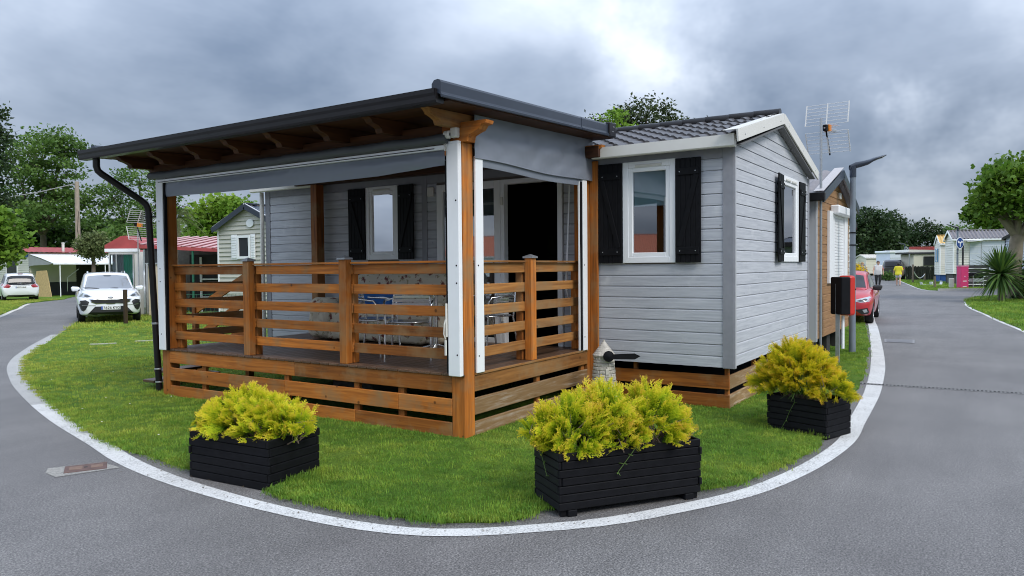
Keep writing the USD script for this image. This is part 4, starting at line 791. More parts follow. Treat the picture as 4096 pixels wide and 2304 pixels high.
def spray(r):
    """one flat scaly spray, base at 0, pointing along +z, lying in xz: vertices, faces, tip value"""
    V, F, A = [], [], []
    def leaf(p, q, w, a0, a1):
        p, q = np.array(p), np.array(q); d = q - p; n = np.array([-d[2], 0, d[0]]); n = n / (np.linalg.norm(n) + 1e-9) * w; k = len(V)
        m = p + d * 0.55 + [0, r.normal(0, 0.002), 0]
        V.extend([p - n * 0.5, p + n * 0.5, m + n, m - n, q]); A.extend([a0, a0, (a0 + a1) / 2, (a0 + a1) / 2, a1]); F.extend([[k, k + 1, k + 2], [k, k + 2, k + 3], [k + 3, k + 2, k + 4]])
    Ls = r.uniform(0.065, 0.105); bend = r.normal(0, 0.015)
    leaf((0, 0, 0), (bend, 0, Ls), 0.0026, 0.10, 0.85)
    for k in range(7):
        s = 0.15 + 0.115 * k; side = 1 if k % 2 else -1; l = Ls * (0.50 - 0.36 * abs(s - 0.35)) * r.uniform(0.8, 1.15); an = r.uniform(0.5, 0.8) * side
        p = np.array((bend * s * s, 0, Ls * s)); q = p + l * np.array((math.sin(an), r.normal(0, 0.12), math.cos(an))); leaf(p, q, 0.0029, 0.15 + 0.4 * s, 0.62 + 0.35 * s)
        for f, sd in ((0.45, 1), (0.65, -1)):
            p2_ = p + (q - p) * f; a2 = an + sd * 0.6; leaf(p2_, p2_ + l * 0.42 * np.array((math.sin(a2), 0, math.cos(a2))), 0.0024, 0.35 + 0.3 * s, 0.6 + 0.38 * s)
    return np.array(V), np.array(F), np.array(A)
def shrub(name, label, lobes, base, mat, n, seed, zmin, tone=0.0, axes=None, clip=None):
    """lobes: (centre, radii); sprays stand on the lobes' outer surface and a little inside"""
    r = np.random.default_rng(seed); protos = [spray(r) for _ in range(12)]; C_ = np.array([l[0] for l in lobes], float); Rr = np.array([l[1] for l in lobes], float)
    t = placed(name, label, 'shrub', base); b = MB(); vol = np.array([R[0] * R[1] + R[2] * (R[0] + R[1]) for R in Rr]); vol /= vol.sum(); made = 0; V, F, A, nv = [], [], [], 0
    tries = 0
    while made < n and tries < 20000:
        tries += 1; k = r.choice(len(lobes), p=vol); d = r.normal(size=3); d /= np.linalg.norm(d)
        if d[2] < -0.30: continue
        lump = 0.80 + 0.34 * meshkit.noise((d * 2.4 + C_[k] * 3)[None], seed)[0]; tip = C_[k] + Rr[k] * d * lump * r.uniform(0.84, 1.04)
        e = (tip - C_) / Rr
        if (np.linalg.norm(e, axis=1) < 0.64).any(): continue
        root = C_[k] + Rr[k] * d * 0.40 + r.normal(0, 0.03, 3) - [0, 0, 0.05]; ax = tip - root; Lp = np.linalg.norm(ax); ax /= Lp; pn = np.cross(ax, r.normal(size=3)); pn /= np.linalg.norm(pn); sd = np.cross(pn, ax)
        droop = 0.10 * Lp * (1 - ax[2]); warm = tone + 0.26 * (meshkit.noise((tip * 5.0)[None], seed + 5)[0] - 0.5) + r.normal(0, 0.05); m = 9 + int(Lp / 0.028)
        for j in range(m):
            t_ = 0.22 + 0.78 * (j + 0.5) / m; s = r.uniform(0.75, 1.2) * (1.05 - 0.35 * t_); q = (1 if j % 2 else -1) * (0.75 - 0.45 * t_) * r.uniform(0.7, 1.2); u = ax * math.cos(q) + sd * math.sin(q) + pn * r.normal(0, 0.28); u /= np.linalg.norm(u)
            if j == m - 1: u = ax
            p = root + ax * Lp * t_ - np.array([0, 0, droop * t_ * t_]) - u * 0.02
            if p[2] < zmin: continue
            w1 = np.cross(u, pn); w1 /= np.linalg.norm(w1); w2 = np.cross(w1, u); v, fc, a = protos[r.integers(12)]
            w = v[:, :1] * s * w1 + v[:, 1:2] * s * w2 + v[:, 2:] * s * u + p
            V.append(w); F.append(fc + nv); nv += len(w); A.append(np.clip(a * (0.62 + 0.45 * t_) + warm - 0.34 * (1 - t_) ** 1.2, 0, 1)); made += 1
    b.add(np.vstack(V), np.vstack(F), np.concatenate(A)); b.put('foliage', mat, t, attr='tip')
    tw = plain('grey_brown_twig', (0.16, 0.115, 0.085), 0.8)
    b = MB()
    for _ in range(int(26 * len(lobes) ** 0.5)):
        k = r.integers(len(lobes)); d = r.normal(size=3); d[2] = abs(d[2]) * 0.8 + 0.1; d /= np.linalg.norm(d); q0 = np.array([C_[k][0], C_[k][1], zmin - 0.05]) + r.normal(0, 0.05, 3) * [1, 1, 0]; q2 = C_[k] + Rr[k] * d * r.uniform(0.75, 1.04)
        q1 = (q0 + q2) / 2 + r.normal(0, 0.04, 3); b.tube([q0, q1, q2], [0.006, 0.004, 0.0015], 5)
    b.put('branch', tw, t, kind='stuff')
    return t
A1, D1, K1 = p1[2], p1[3], p1[1]; z1_ = np.array([0, 0, 1.0])
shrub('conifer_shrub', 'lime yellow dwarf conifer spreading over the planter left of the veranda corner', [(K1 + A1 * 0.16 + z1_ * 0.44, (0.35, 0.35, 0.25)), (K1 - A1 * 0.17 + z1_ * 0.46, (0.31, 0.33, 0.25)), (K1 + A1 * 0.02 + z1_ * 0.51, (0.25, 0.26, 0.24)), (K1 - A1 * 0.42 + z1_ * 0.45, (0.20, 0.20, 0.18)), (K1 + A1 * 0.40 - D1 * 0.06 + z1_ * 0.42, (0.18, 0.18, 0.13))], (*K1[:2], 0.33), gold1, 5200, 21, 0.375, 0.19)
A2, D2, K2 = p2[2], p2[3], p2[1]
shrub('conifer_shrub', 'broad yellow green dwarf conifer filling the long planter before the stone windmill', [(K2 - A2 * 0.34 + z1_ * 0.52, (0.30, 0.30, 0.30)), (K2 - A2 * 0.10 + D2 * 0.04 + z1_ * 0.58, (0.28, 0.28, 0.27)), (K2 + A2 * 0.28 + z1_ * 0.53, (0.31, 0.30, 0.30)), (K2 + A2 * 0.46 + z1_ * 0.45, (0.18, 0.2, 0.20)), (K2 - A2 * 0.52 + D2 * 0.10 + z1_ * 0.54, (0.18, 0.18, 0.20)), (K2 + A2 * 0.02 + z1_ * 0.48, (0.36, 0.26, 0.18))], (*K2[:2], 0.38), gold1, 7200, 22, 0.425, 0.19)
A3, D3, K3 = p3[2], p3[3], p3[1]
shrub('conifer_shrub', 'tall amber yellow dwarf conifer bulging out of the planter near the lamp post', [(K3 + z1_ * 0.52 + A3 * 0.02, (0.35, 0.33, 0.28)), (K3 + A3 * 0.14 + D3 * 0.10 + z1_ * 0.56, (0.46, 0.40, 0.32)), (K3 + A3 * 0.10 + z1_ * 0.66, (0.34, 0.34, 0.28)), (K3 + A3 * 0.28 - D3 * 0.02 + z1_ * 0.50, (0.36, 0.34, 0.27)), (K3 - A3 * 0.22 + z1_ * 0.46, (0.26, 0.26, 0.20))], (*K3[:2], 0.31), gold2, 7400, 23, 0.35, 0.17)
vine = plain('vine_green', (0.07, 0.13, 0.02), 0.7)
def vines(label, base, runs, blades=()):
    t = placed('weed', label, 'weed', base); r = np.random.default_rng(5)
    for pts in runs:
        b = MB(); b.tube(pts, 0.0022, 5); b.put('stem', vine, t); b = MB()
        for p in pts[1:]:
            for _ in range(3):
                d = r.normal(size=3) * [1, 1, 0.4]; d /= np.linalg.norm(d); q = np.array(p) + d * r.uniform(0.025, 0.05); s = np.cross(d, [0, 0, 1]) * 0.007; m = (np.array(p) + q) / 2; b.add([p, m + s, q, m - s], [[0, 1, 2], [0, 2, 3]])
        b.put('leaf', vine, t, kind='stuff')
    if len(blades):
        b = MB()
        for p, q in blades:
            p, q = np.array(p), np.array(q); m = (p + q) / 2 + [0, 0, 0.05]; s = np.cross(q - p, [0, 0, 1]); s = s / (np.linalg.norm(s) + 1e-9) * 0.006; b.add([p - s * .6, p + s * .6, m + s, m - s, q], [[0, 1, 2], [0, 2, 3], [3, 2, 4]])
        b.put('blade', vine, t, kind='stuff')
f3 = K3 - A3 * 0.0 - D3 * (0.47 / 2 + 0.012); o3 = f3 - 0 * A3
n3 = -A3  # short side that faces the camera
rr = np.random.default_rng(8); e3 = K3 - D3 * 0.247
vines('green trailing weed hanging down the front of the planter near the lamp post', (*e3[:2], 0.36), [[e3 + z1_ * 0.40 + A3 * 0.02, e3 - D3 * 0.008 + z1_ * 0.33 - A3 * 0.00, e3 - D3 * 0.012 + z1_ * 0.24 + A3 * 0.05, e3 - D3 * 0.012 + z1_ * 0.14 + A3 * 0.09, e3 - D3 * 0.015 + z1_ * 0.05 + A3 * 0.14]],
      [(e3 + D3 * 0.08 + z1_ * 0.40 + A3 * rr.normal(0, 0.03), e3 + D3 * rr.uniform(-0.12, 0.05) - A3 * rr.uniform(-0.14, 0.22) + z1_ * rr.uniform(0.34, 0.66)) for _ in range(70)])
e2 = K2 - D2 * 0.224
vines('thin bindweed trailing over the front of the long planter', (*e2[:2], 0.4), [[e2 + A2 * (-0.02 + 0.05 * k) * -1 + z1_ * (0.44 - 0.055 * k) - D2 * 0.006 for k in range(4)], [K2 - A2 * 0.58 + D2 * (0.1 - 0.05 * k) + z1_ * (0.46 - 0.07 * k) - A2 * 0.01 for k in range(4)]])

# ---------------------------------------------------------------- stone windmill ornament
wm = placed('windmill_ornament', 'small carved stone windmill with a black sail beside the veranda corner', 'garden ornament', (2.13, -0.46, 0.0))
wc = np.array([2.13, -0.46, 0.0])
stn = plain('carved_stone', (0.43, 0.40, 0.35), 0.9, var=0.30, scale=26, bump=0.5, bscale=90)
b = MB(); rows_ = 13
for k in range(rows_):
    z0 = 0.02 + k * 0.042; rad = 0.165 - 0.045 * (k / rows_); r_ = np.random.default_rng(40 + k); n = 12; a0 = r_.uniform(0, 1)
    for j in range(n):
        a = a0 + 2 * PI * (j + r_.uniform(-0.12, 0.12)) / n; o = wc + rad * np.array([math.cos(a), math.sin(a), 0]) * r_.uniform(0.965, 1.0) + [0, 0, z0 + 0.021]
        b.obox(o - 0.012 * np.array([math.cos(a), math.sin(a), 0]), [[math.cos(a), math.sin(a), 0], [-math.sin(a), math.cos(a), 0], [0, 0, 1]], [0.017, PI * rad / n * 0.95, 0.0195 * r_.uniform(0.85, 1.05)], 0.006)
b.put('stone_course', stn, wm, kind='stuff')
b = MB(); b.lathe([(0.155, 0.0), (0.15, 0.1), (0.112, 0.56), (0.112, 0.57), (0.124, 0.575), (0.126, 0.59), (0.118, 0.60), (0.114, 0.61), (0.116, 0.635), (0.128, 0.64), (0.130, 0.655), (0.120, 0.66), (0, 0.66)], wc, 28); b.put('tower', stn, wm, smooth=40)
for k in range(20):
    a = k * 2 * PI / 20; b = MB(); b.obox(wc + [0.117 * math.cos(a), 0.117 * math.sin(a), 0.621], [[math.cos(a), math.sin(a), 0], [-math.sin(a), math.cos(a), 0], [0, 0, 1]], [0.007, 0.008, 0.014]); b.put('corbel', stn, wm)
b = MB()
for k in range(7):
    z0, r0 = 0.655 + 0.022 * k, 0.134 - 0.0165 * k; b.lathe([(r0, z0), (r0 - 0.002, z0 + 0.006), (r0 - 0.019, z0 + 0.024)], wc, 22)
b.lathe([(0.022, 0.80), (0.014, 0.82), (0.012, 0.832), (0, 0.834)], wc, 14); b.put('roof', stn, wm)
for a, zz in ((-2.4, 0.47), (-1.7, 0.40), (-3.0, 0.33)):
    rad = 0.165 - 0.045 * (zz / 0.56); b = MB(); ax = np.array([math.cos(a), math.sin(a), 0]); b.obox(wc + ax * (rad + 0.002) + [0, 0, zz], [ax, [-ax[1], ax[0], 0], [0, 0, 1]], [0.012, 0.022, 0.036], 0.004); b.put('window', stn, wm)
hubc = wc + np.array([-0.075, -0.085, 0.655]); fwd = np.array([-0.80, -0.60, 0]); rt = np.array([0.60, -0.80, 0])
b = MB(); b.tube([hubc - fwd * 0.04, hubc + fwd * 0.07], 0.025, 10); b.put('axle', black, wm)
hubf = hubc + fwd * 0.06
b = MB(); b.lathe([(0, 0.022), (0.03, 0.020), (0.058, 0.012), (0.064, 0.0), (0.064, -0.012), (0, -0.012)], hubf, 24, fwd); b.put('hub', black, wm, smooth=30)
b = MB(); b.prism([(0.03, -0.028), (0.30, -0.038), (0.37, 0.0), (0.30, 0.032), (0.03, 0.026)], hubf + fwd * 0.004, rt, (0, 0, 1), fwd, 0.014); b.put('sail', black, wm)

# ---------------------------------------------------------------- grass
def grassmat():
    n = {'g': ('geometry', {}), 'n': ('noise_texture', {'scale': 0.75, 'detail': 5.0, 'roughness': 0.6}), 'oi': ('object_info', {}), 'at': ('attribute', {'attribute': 'tip'}),
         'r': ('rgb_ramp', {'ramp': [(0.20, (0.062, 0.155, 0.018)), (0.40, (0.115, 0.225, 0.026)), (0.60, (0.205, 0.300, 0.038)), (0.9, (0.32, 0.345, 0.06))]}),
         'hv': ('hsv', {}), 'sp': ('separate_xyz', {}), 'gy': ('map_range', {'range_type': 'smoothstep', 'from_min': 1.0, 'from_max': 9.0, 'to_min': -0.06, 'to_max': 0.20, 'clamp': True}), 'ga': ('math', {'math_type': 'add'}), 'np': ('noise_texture', {'scale': 4.5, 'detail': 4.0, 'roughness': 0.6}), 'pm': ('map_range', {'from_min': 0.3, 'from_max': 0.75, 'to_min': -0.14, 'to_max': 0.24}), 'gb': ('math', {'math_type': 'add'}), 'mv': ('map_range', {'from_min': 0.0, 'from_max': 1.0, 'to_min': 0.70, 'to_max': 1.45}), 'mh': ('map_range', {'from_min': 0.0, 'from_max': 1.0, 'to_min': 0.472, 'to_max': 0.512}),
         'd': ('principled_bsdf', {'roughness': 0.55, 'specular_ior_level': 0.25}), 't': ('translucent_bsdf', {}), 'm': ('mix_closure', {'fac': 0.3})}
    return M('grass_blades', n, [('g.position', 'n.vector'), ('g.position', 'sp.vector'), ('sp.y', 'gy.value'), ('gy.result', 'ga.value1'), ('n.fac', 'ga.value2'), ('g.position', 'np.vector'), ('np.fac', 'pm.value'), ('pm.result', 'gb.value1'), ('ga.value', 'gb.value2'), ('gb.value', 'r.fac'), ('r.color', 'hv.color'), ('oi.random', 'mv.value'), ('mv.result', 'hv.value'), ('at.fac', 'mh.value'), ('mh.result', 'hv.hue'),
                                 ('hv.color', 'd.base_color'), ('hv.color', 't.color'), ('d.BSDF', 'm.closure1'), ('t.BSDF', 'm.closure2')], surface='m.closure')
gm = grassmat()
def tuft(r, n, rad, h0, h1, w):
    b = MB()
    for _ in range(n):
        a, q = r.uniform(0, 2 * PI), rad * math.sqrt(r.uniform()); p = np.array([q * math.cos(a), q * math.sin(a), -0.004]); h = r.uniform(h0, h1); d = r.uniform(0, 2 * PI); lean = r.uniform(0.1, 0.75) * h; u = np.array([math.cos(d), math.sin(d), 0]); s = np.array([-u[1], u[0], 0]) * w * r.uniform(0.7, 1.2)
        m = p + u * lean * 0.35 + [0, 0, h * 0.6]; e = p + u * lean + [0, 0, h * r.uniform(0.75, 1.0)]
        b.add([p - s * 0.5, p + s * 0.5, m + s * 0.45, m - s * 0.45, e], [[0, 1, 2], [0, 2, 3], [3, 2, 4]], r.uniform(0, 1))
    return b
def scatter(name, label, P, S_, protos, lab=True):
    inst = UsdGeom.PointInstancer.Define(stage, '/World/' + name); rel = inst.CreatePrototypesRel(); r = np.random.default_rng(3)
    for k, b in enumerate(protos):
        m = b.put('blade_tuft', gm, inst, attr='tip'); rel.AddTarget(m.GetPath())
    n = len(P); inst.CreateProtoIndicesAttr(Vt.IntArray.FromNumpy(r.integers(0, len(protos), n).astype(np.int32))); inst.CreatePositionsAttr(Vt.Vec3fArray.FromNumpy(P.astype(np.float32)))
    a = r.uniform(0, 2 * PI, n); inst.CreateOrientationsAttr(Vt.QuathArray([Gf.Quath(float(math.cos(x / 2)), 0.0, 0.0, float(math.sin(x / 2))) for x in a])); inst.CreateScalesAttr(Vt.Vec3fArray.FromNumpy(S_.astype(np.float32)))
    tag(inst, label, 'grass', None, 'stuff')
gr = np.random.default_rng(9); protos = [tuft(gr, 20, 0.055, 0.016, 0.040, 0.0044) for _ in range(6)]
def sample(poly, dens, box_, dmin, dmax, r):
    x0, y0, x1, y1 = box_; n = int((x1 - x0) * (y1 - y0) * dens); p = r.uniform([x0, y0], [x1, y1], (n, 2)); d = np.linalg.norm(p - CAM[:2], axis=1); p = p[(d >= dmin) & (d < dmax)]
    v = np.column_stack([p, np.zeros(len(p))]) - CAM; dep = v @ FW; side = (v @ RT) / np.maximum(dep, 0.1); p = p[(dep > 1) & (abs(side) < 0.74)]
    return p[shapely.contains_xy(poly, p[:, 0], p[:, 1])]
bare = [shapely.box(0.1, 0.1, 2.9, 4.95), shapely.box(2.85, -1.65, 6.7, 6.3)] + [Polygon([(p[1] + p[2] * sa * l / 2 + p[3] * sd * w_ / 2)[:2] for sa, sd in ((-1, -1), (1, -1), (1, 1), (-1, 1))]) for p, l, w_ in ((p1, 0.9, 0.52), (p2, 1.12, 0.41), (p3, 0.63, 0.46))]
green = island.buffer(0.015)
for q in bare: green = green.difference(q)
pts = np.vstack([sample(green, 420, (-3, -3.3, 3, 4), 0, 6.2, gr), sample(green, 260, (-3, -3.3, 8, 12), 6.2, 10.5, gr), sample(green, 110, (-3, -3.3, 14, 18), 10.5, 16, gr), sample(green, 36, (-1, -2.6, 20, 26), 16, 25, gr)])
dist = np.linalg.norm(pts - CAM[:2], axis=1); s = gr.uniform(0.75, 1.25, len(pts)) * np.interp(dist, [5, 10, 16, 25], [0.9, 1.0, 1.15, 1.5])
zs = 0.8 + 0.5 * meshkit.noise(np.column_stack([pts * 1.3, np.zeros(len(pts))]), 4)
P3 = np.column_stack([pts, gz(pts[:, 0], pts[:, 1]) + 0.029]); S3 = np.column_stack([s, s, s * zs])
# longer tufts along walls, posts and planters that the mower cannot reach
ed = []
for q in bare:
    c = q.exterior
    for t_ in np.arange(0, c.length, 0.035):
        x = c.interpolate(t_); nx = np.array([x.x, x.y]) + gr.normal(0, 0.025, 2)
        if gr.uniform() < 0.75 and island.contains(Point(nx)): ed.append(nx)
for k in range(60): ed.append(np.array([0.05, 5.2]) + gr.normal(0, 0.10, 2))
for k in range(90): ed.append(K1 [:2] - A1[:2] * 0.50 + D1[:2] * gr.uniform(-0.15, 0.30) + gr.normal(0, 0.05, 2))
for k in range(120): u_ = gr.uniform(0, 3.2); ed.append(np.array([8.2 + u_, -2.25 + 0.14 * u_]) + gr.normal(0, 0.10, 2))
for k in range(1500):
    i = gr.integers(20, len(lc) - 60); ed.append(lc[i] + 0.10 * jit[i] + gr.normal(0, 0.035, 2))
ed = np.array(ed); es = gr.uniform(0.8, 1.3, len(ed))
P3 = np.vstack([P3, np.column_stack([ed, np.full(len(ed), 0.028)])]); S3 = np.vstack([S3, np.column_stack([es, es, es * gr.uniform(0.9, 1.0 + 1.3 * (np.arange(len(ed)) < len(ed) - 1500), len(ed))])])
scatter('lawn_grass', 'short mown grass of the lawn round the mobile home', P3, S3, protos)
po = np.vstack([sample(lawn_r.buffer(-0.03), 30, (12, -12, 40, -3), 0, 42, gr), sample(lawn_l.buffer(-0.05), 20, (-2, 18, 24, 48), 0, 52, gr), sample(lawn_f.buffer(-0.05), 12, (40, -6, 62, 4), 0, 70, gr), sample(island.buffer(-0.05), 12, (-1, 14, 20, 34), 24.5, 40, gr), sample(island.buffer(-0.05), 14, (8, -3, 24, 2), 25, 40, gr)])
so_ = gr.uniform(1.2, 2.0, len(po))
scatter('distant_grass', 'short grass of the lawns farther along the roads', np.column_stack([po, gz(po[:, 0], po[:, 1]) + 0.03]), np.column_stack([so_, so_, so_ * 0.9]), [tuft(gr, 22, 0.11, 0.03, 0.07, 0.008) for _ in range(4)])

# bits of litter on the strip between line and lawn, daisies in the grass
lr = np.random.default_rng(12); b = MB(); strip = Polygon(np.vstack([o_s, lc[::-1]])).buffer(0)
for _ in range(520):
    i = lr.integers(28, 110); p = i_s[i] + (lr.normal(0, 0.09, 2)); 
    s_ = lr.uniform(0.004, 0.013); a = lr.uniform(0, 2 * PI); u = np.array([math.cos(a), math.sin(a), 0]) * s_; v = np.array([-u[1], u[0], 0]) * lr.uniform(0.2, 0.6); c = np.array([p[0], p[1], float(gz(*p)) + 0.009]); b.add([c - u, c + v, c + u + [0, 0, 0.004], c - v], [[0, 1, 2], [0, 2, 3]])
tag(b.put('leaf_litter', plain('dry_litter', (0.10, 0.075, 0.045), 0.9, var=0.5, scale=9)), 'dry leaf crumbs and grit along the inner edge of the white line', 'litter', None, 'stuff')
b = MB()
for _ in range(34):
    p = np.array([lr.uniform(-1.6, 1.5), lr.uniform(1.0, 10.0)])
    if green.contains(Point(p)) and p[0] < 0.0 + 0.28 * max(0, p[1] - 5): b.lathe([(0, 0.052), (0.007, 0.050), (0.009, 0.055)], (p[0], p[1], 0.02), 7)
tag(b.put('daisies', white), 'tiny white daisies scattered in the left lawn', 'flowers', None, 'stuff')
# ---------------------------------------------------------------- cars
def crom(tab, n):
    """smooth table of stations: first column increases"""
    tab = np.array(tab, float); s = np.linspace(tab[0, 0], tab[-1, 0], n)
    from scipy.interpolate import PchipInterpolator
    return np.column_stack([s] + [PchipInterpolator(tab[:, 0], tab[:, k])(s) for k in range(1, tab.shape[1])])
def loft(rows, prof):
    """closed loft along x; prof(row) -> half section (y >= 0) from bottom centre to top centre"""
    R = []
    for r in rows:
        h = np.array(prof(r)); full = np.vstack([h, (h * [-1, 1])[-2:0:-1]]); R.append(np.column_stack([np.full(len(full), r[0]), full]))
    n = len(R[0]); V = np.vstack(R); F = []
    for i in range(len(R) - 1):
        for j in range(n):
            k = (j + 1) % n; a, b_, c, d = i * n + j, i * n + k, (i + 1) * n + k, (i + 1) * n + j; F += [[a, c, b_], [a, d, c]]
    c0 = len(V); V = np.vstack([V, R[0].mean(0), R[-1].mean(0)]); e = (len(R) - 1) * n
    for j in range(n): k = (j + 1) % n; F += [[c0, j, k], [c0 + 1, e + k, e + j]]
    m = trimesh.Trimesh(V, F, process=True)
    if m.volume < 0: m.invert()
    return m
def manif(m): return manifold3d.Manifold(manifold3d.Mesh(np.asarray(m.vertices, np.float32), np.asarray(m.faces, np.uint32)))
def lowprof(r):
    x, zb, zm, zt, wb, wm, wt = r
    return [(0, zb), (wb * 0.6, zb), (wb * 0.94, zb + 0.01), (wb, zb + 0.06), (wb + (wm - wb) * 0.7, zb + (zm - zb) * 0.45), (wm, zb + (zm - zb) * 0.8), (wm * 0.998, zm), (wm * 0.975, zm + (zt - zm) * 0.35), (wt + (wm - wt) * 0.35, zm + (zt - zm) * 0.78), (wt, zt - 0.01), (wt * 0.75, zt + 0.012), (wt * 0.4, zt + 0.024), (0, zt + 0.028)]
def topprof(r):
    x, zb, zt, wb, wt = r
    return [(0, zb), (wb * 0.6, zb), (wb, zb), (wb + (wt - wb) * 0.5, zb + (zt - zb) * 0.52), (wt + (wb - wt) * 0.12, zb + (zt - zb) * 0.86), (wt - 0.03, zt - 0.018), (wt - 0.12, zt), (wt * 0.5, zt + 0.018), (0, zt + 0.024)]
def project(V, body, axis, sgn, off):
    """press points on the body along an axis"""
    v, f = np.asarray(body.vertices), np.asarray(body.faces); A, B, C = v[f[:, 0]], v[f[:, 1]], v[f[:, 2]]; o = [i for i in range(3) if i != axis]; out = V.copy()
    a, b, c = A[:, o], B[:, o], C[:, o]; den = (b[:, 1] - c[:, 1]) * (a[:, 0] - c[:, 0]) + (c[:, 0] - b[:, 0]) * (a[:, 1] - c[:, 1]); ok = abs(den) > 1e-10
    for i, p in enumerate(V):
        q = p[o]; l1 = ((b[:, 1] - c[:, 1]) * (q[0] - c[:, 0]) + (c[:, 0] - b[:, 0]) * (q[1] - c[:, 1])) / np.where(ok, den, 1); l2 = ((c[:, 1] - a[:, 1]) * (q[0] - c[:, 0]) + (a[:, 0] - c[:, 0]) * (q[1] - c[:, 1])) / np.where(ok, den, 1)
        hit = ok & (l1 >= -1e-6) & (l2 >= -1e-6) & (l1 + l2 <= 1 + 1e-6)
        if hit.any(): z = (l1 * A[:, axis] + l2 * B[:, axis] + (1 - l1 - l2) * C[:, axis])[hit]; out[i, axis] = (z.max() if sgn > 0 else z.min())
        else: out[i, axis] = np.nan
    m = np.isnan(out[:, axis])
    if m.any() and not m.all(): out[m, axis] = np.nanmin(out[:, axis]) if sgn > 0 else np.nanmax(out[:, axis])
    out[:, axis] += off * sgn
    return out
class Car:
    def __init__(s, name, label, loc, rotz, low, top, axles, wr, wy, paint, cat='car'):
        s.t = thing(name, label, cat, loc, rotz); s.paint = paint
        body = manif(loft(crom(low, 46), lowprof)) + manif(loft(crom(top, 40), topprof))
        for ax in axles:
            for sd in (-1, 1): body = body - manifold3d.Manifold.cylinder(0.34, wr + 0.055, circular_segments=36).rotate([90, 0, 0]).translate([ax, sd * (wy + 0.03) + 0.17, wr])
        q = body.to_mesh(); s.m = trimesh.Trimesh(q.vert_properties[:, :3], q.tri_verts, process=False)
        MB().tm(s.m).put('body', paint, s.t, smooth=32)
        b = MB(); b.box(min(axles) - 0.45, max(axles) + 0.45, -wy + 0.12, wy - 0.12, 0.24, 0.55); b.put('underbody', rubber, s.t)
        for ax in axles:
            for sd in (-1, 1):
                c = np.array([ax, sd * (wy - 0.0), wr]); n = np.array([0, sd, 0.0]); b = MB()
                b.lathe([(wr * 0.62, -0.20), (wr * 0.93, -0.205), (wr, -0.17), (wr, -0.03), (wr * 0.94, 0.0), (wr * 0.66, 0.004), (wr * 0.63, -0.02)], c, 30, n); wh = b.put('wheel', rubber, s.t, smooth=35)
                b = MB(); b.lathe([(wr * 0.65, -0.004), (wr * 0.62, -0.02), (wr * 0.58, -0.10), (0.05, -0.10)], c, 30, n)
                for k in range(5):
                    for da in (-0.13, 0.13):
                        a = k * 2 * PI / 5 + da; b.bar(c + n * -0.02, c + n * -0.022 + wr * 0.61 * np.array([math.cos(a), 0, math.sin(a)]), 0.03, 0.03)
                b.lathe([(0.06, -0.03), (0.055, 0.0), (0, 0.004)], c, 14, n); b.put('rim', rimm, wh, smooth=30)
    def decal(s, name, poly, axis, sgn, mat, off=0.006, size=0.07, parent=None, smooth=True, mirror=False):
        P = poly if hasattr(poly, 'exterior') else Polygon(poly)
        for k in ((1, -1) if mirror else (1,)):
            v, f = trimesh.creation.triangulate_polygon(P); v, f = trimesh.remesh.subdivide_to_size(np.column_stack([v, np.zeros(len(v))]), f, size)
            o = [i for i in range(3) if i != axis]; V = np.zeros((len(v), 3)); V[:, o] = v[:, :2]
            if axis == 0: V[:, 1] *= k
            V = project(V, s.m, axis, sgn if axis == 0 else sgn * k, off); b = MB(); b.add(V, f); p = b.put(name, mat, s.t if parent is None else parent, smooth=smooth)
        return p
    def mirror(s, x, y, z, col, back=1):
        for k in (-1, 1):
            m = hull([((x, k * (y + 0.06), z), 0.055), ((x - 0.02, k * (y + 0.20), z + 0.01), 0.055), ((x - 0.01, k * (y + 0.19), z - 0.05), 0.045), ((x, k * (y + 0.07), z - 0.05), 0.04)], 14); b = MB(); b.tm(m); p = b.put('door_mirror', col, s.t, smooth=True)
            b = MB(); b.bar((x + 0.02, k * (y - 0.06), z - 0.07), (x, k * (y + 0.08), z - 0.05), 0.06, 0.04); b.put('mirror_arm', rubber, p)
    def plate(s, x, z, text, fwd, w=0.52, h=0.11):
        pl = MB(); pl.box(x - 0.006, x + 0.006, -w / 2, w / 2, z - h / 2, z + h / 2, 0.002); p = pl.put('number_plate', platem, s.t)
        bl = MB(); e = x + 0.0075 * fwd; sd = -fwd
        y0 = w / 2 * fwd * -1
        bl.obox([e, (w / 2 - 0.022) * -fwd, z], E3, [0.0012, 0.02, h / 2 - 0.004]); bl.put('blue_band', plain('plate_blue', (0.01, 0.06, 0.35), 0.4), p)
        tm = meshkit.text_mesh(text, h * 0.66, 0.002, True); v = np.asarray(tm.vertices); v = v - [(v[:, 0].max() + v[:, 0].min()) / 2, (v[:, 1].max() + v[:, 1].min()) / 2, 0]
        sc_ = min(1, (w - 0.08) / np.ptp(v[:, 0])); b = MB(); b.add(np.column_stack([np.full(len(v), e) + v[:, 2] * fwd, v[:, 0] * fwd * sc_ + 0.018 * fwd, v[:, 1] + z]), tm.faces); b.put('lettering', rubber, p)
rubber = plain('tyre_rubber', (0.012, 0.012, 0.013), 0.75, 0.3); rimm = plain('alloy_rim', (0.42, 0.43, 0.44), 0.35, metal=0.8); platem = plain('plate_white', (0.72, 0.73, 0.72), 0.4)
def carpaint(name, c): return M(name, {'p': ('principled_bsdf', {'base_color': c, 'roughness': 0.38, 'specular_ior_level': 0.5, 'coat_weight': 1.0, 'coat_roughness': 0.04})}, [])
wpaint, rpaint, bpaint = carpaint('white_car_paint', (0.74, 0.76, 0.79)), carpaint('red_car_paint', (0.42, 0.012, 0.022)), carpaint('dark_car_paint', (0.02, 0.02, 0.024))
dglass = M('dark_car_glass', {'p': ('principled_bsdf', {'base_color': (0.02, 0.022, 0.025), 'roughness': 0.10, 'specular_ior_level': 0.32})}, [])
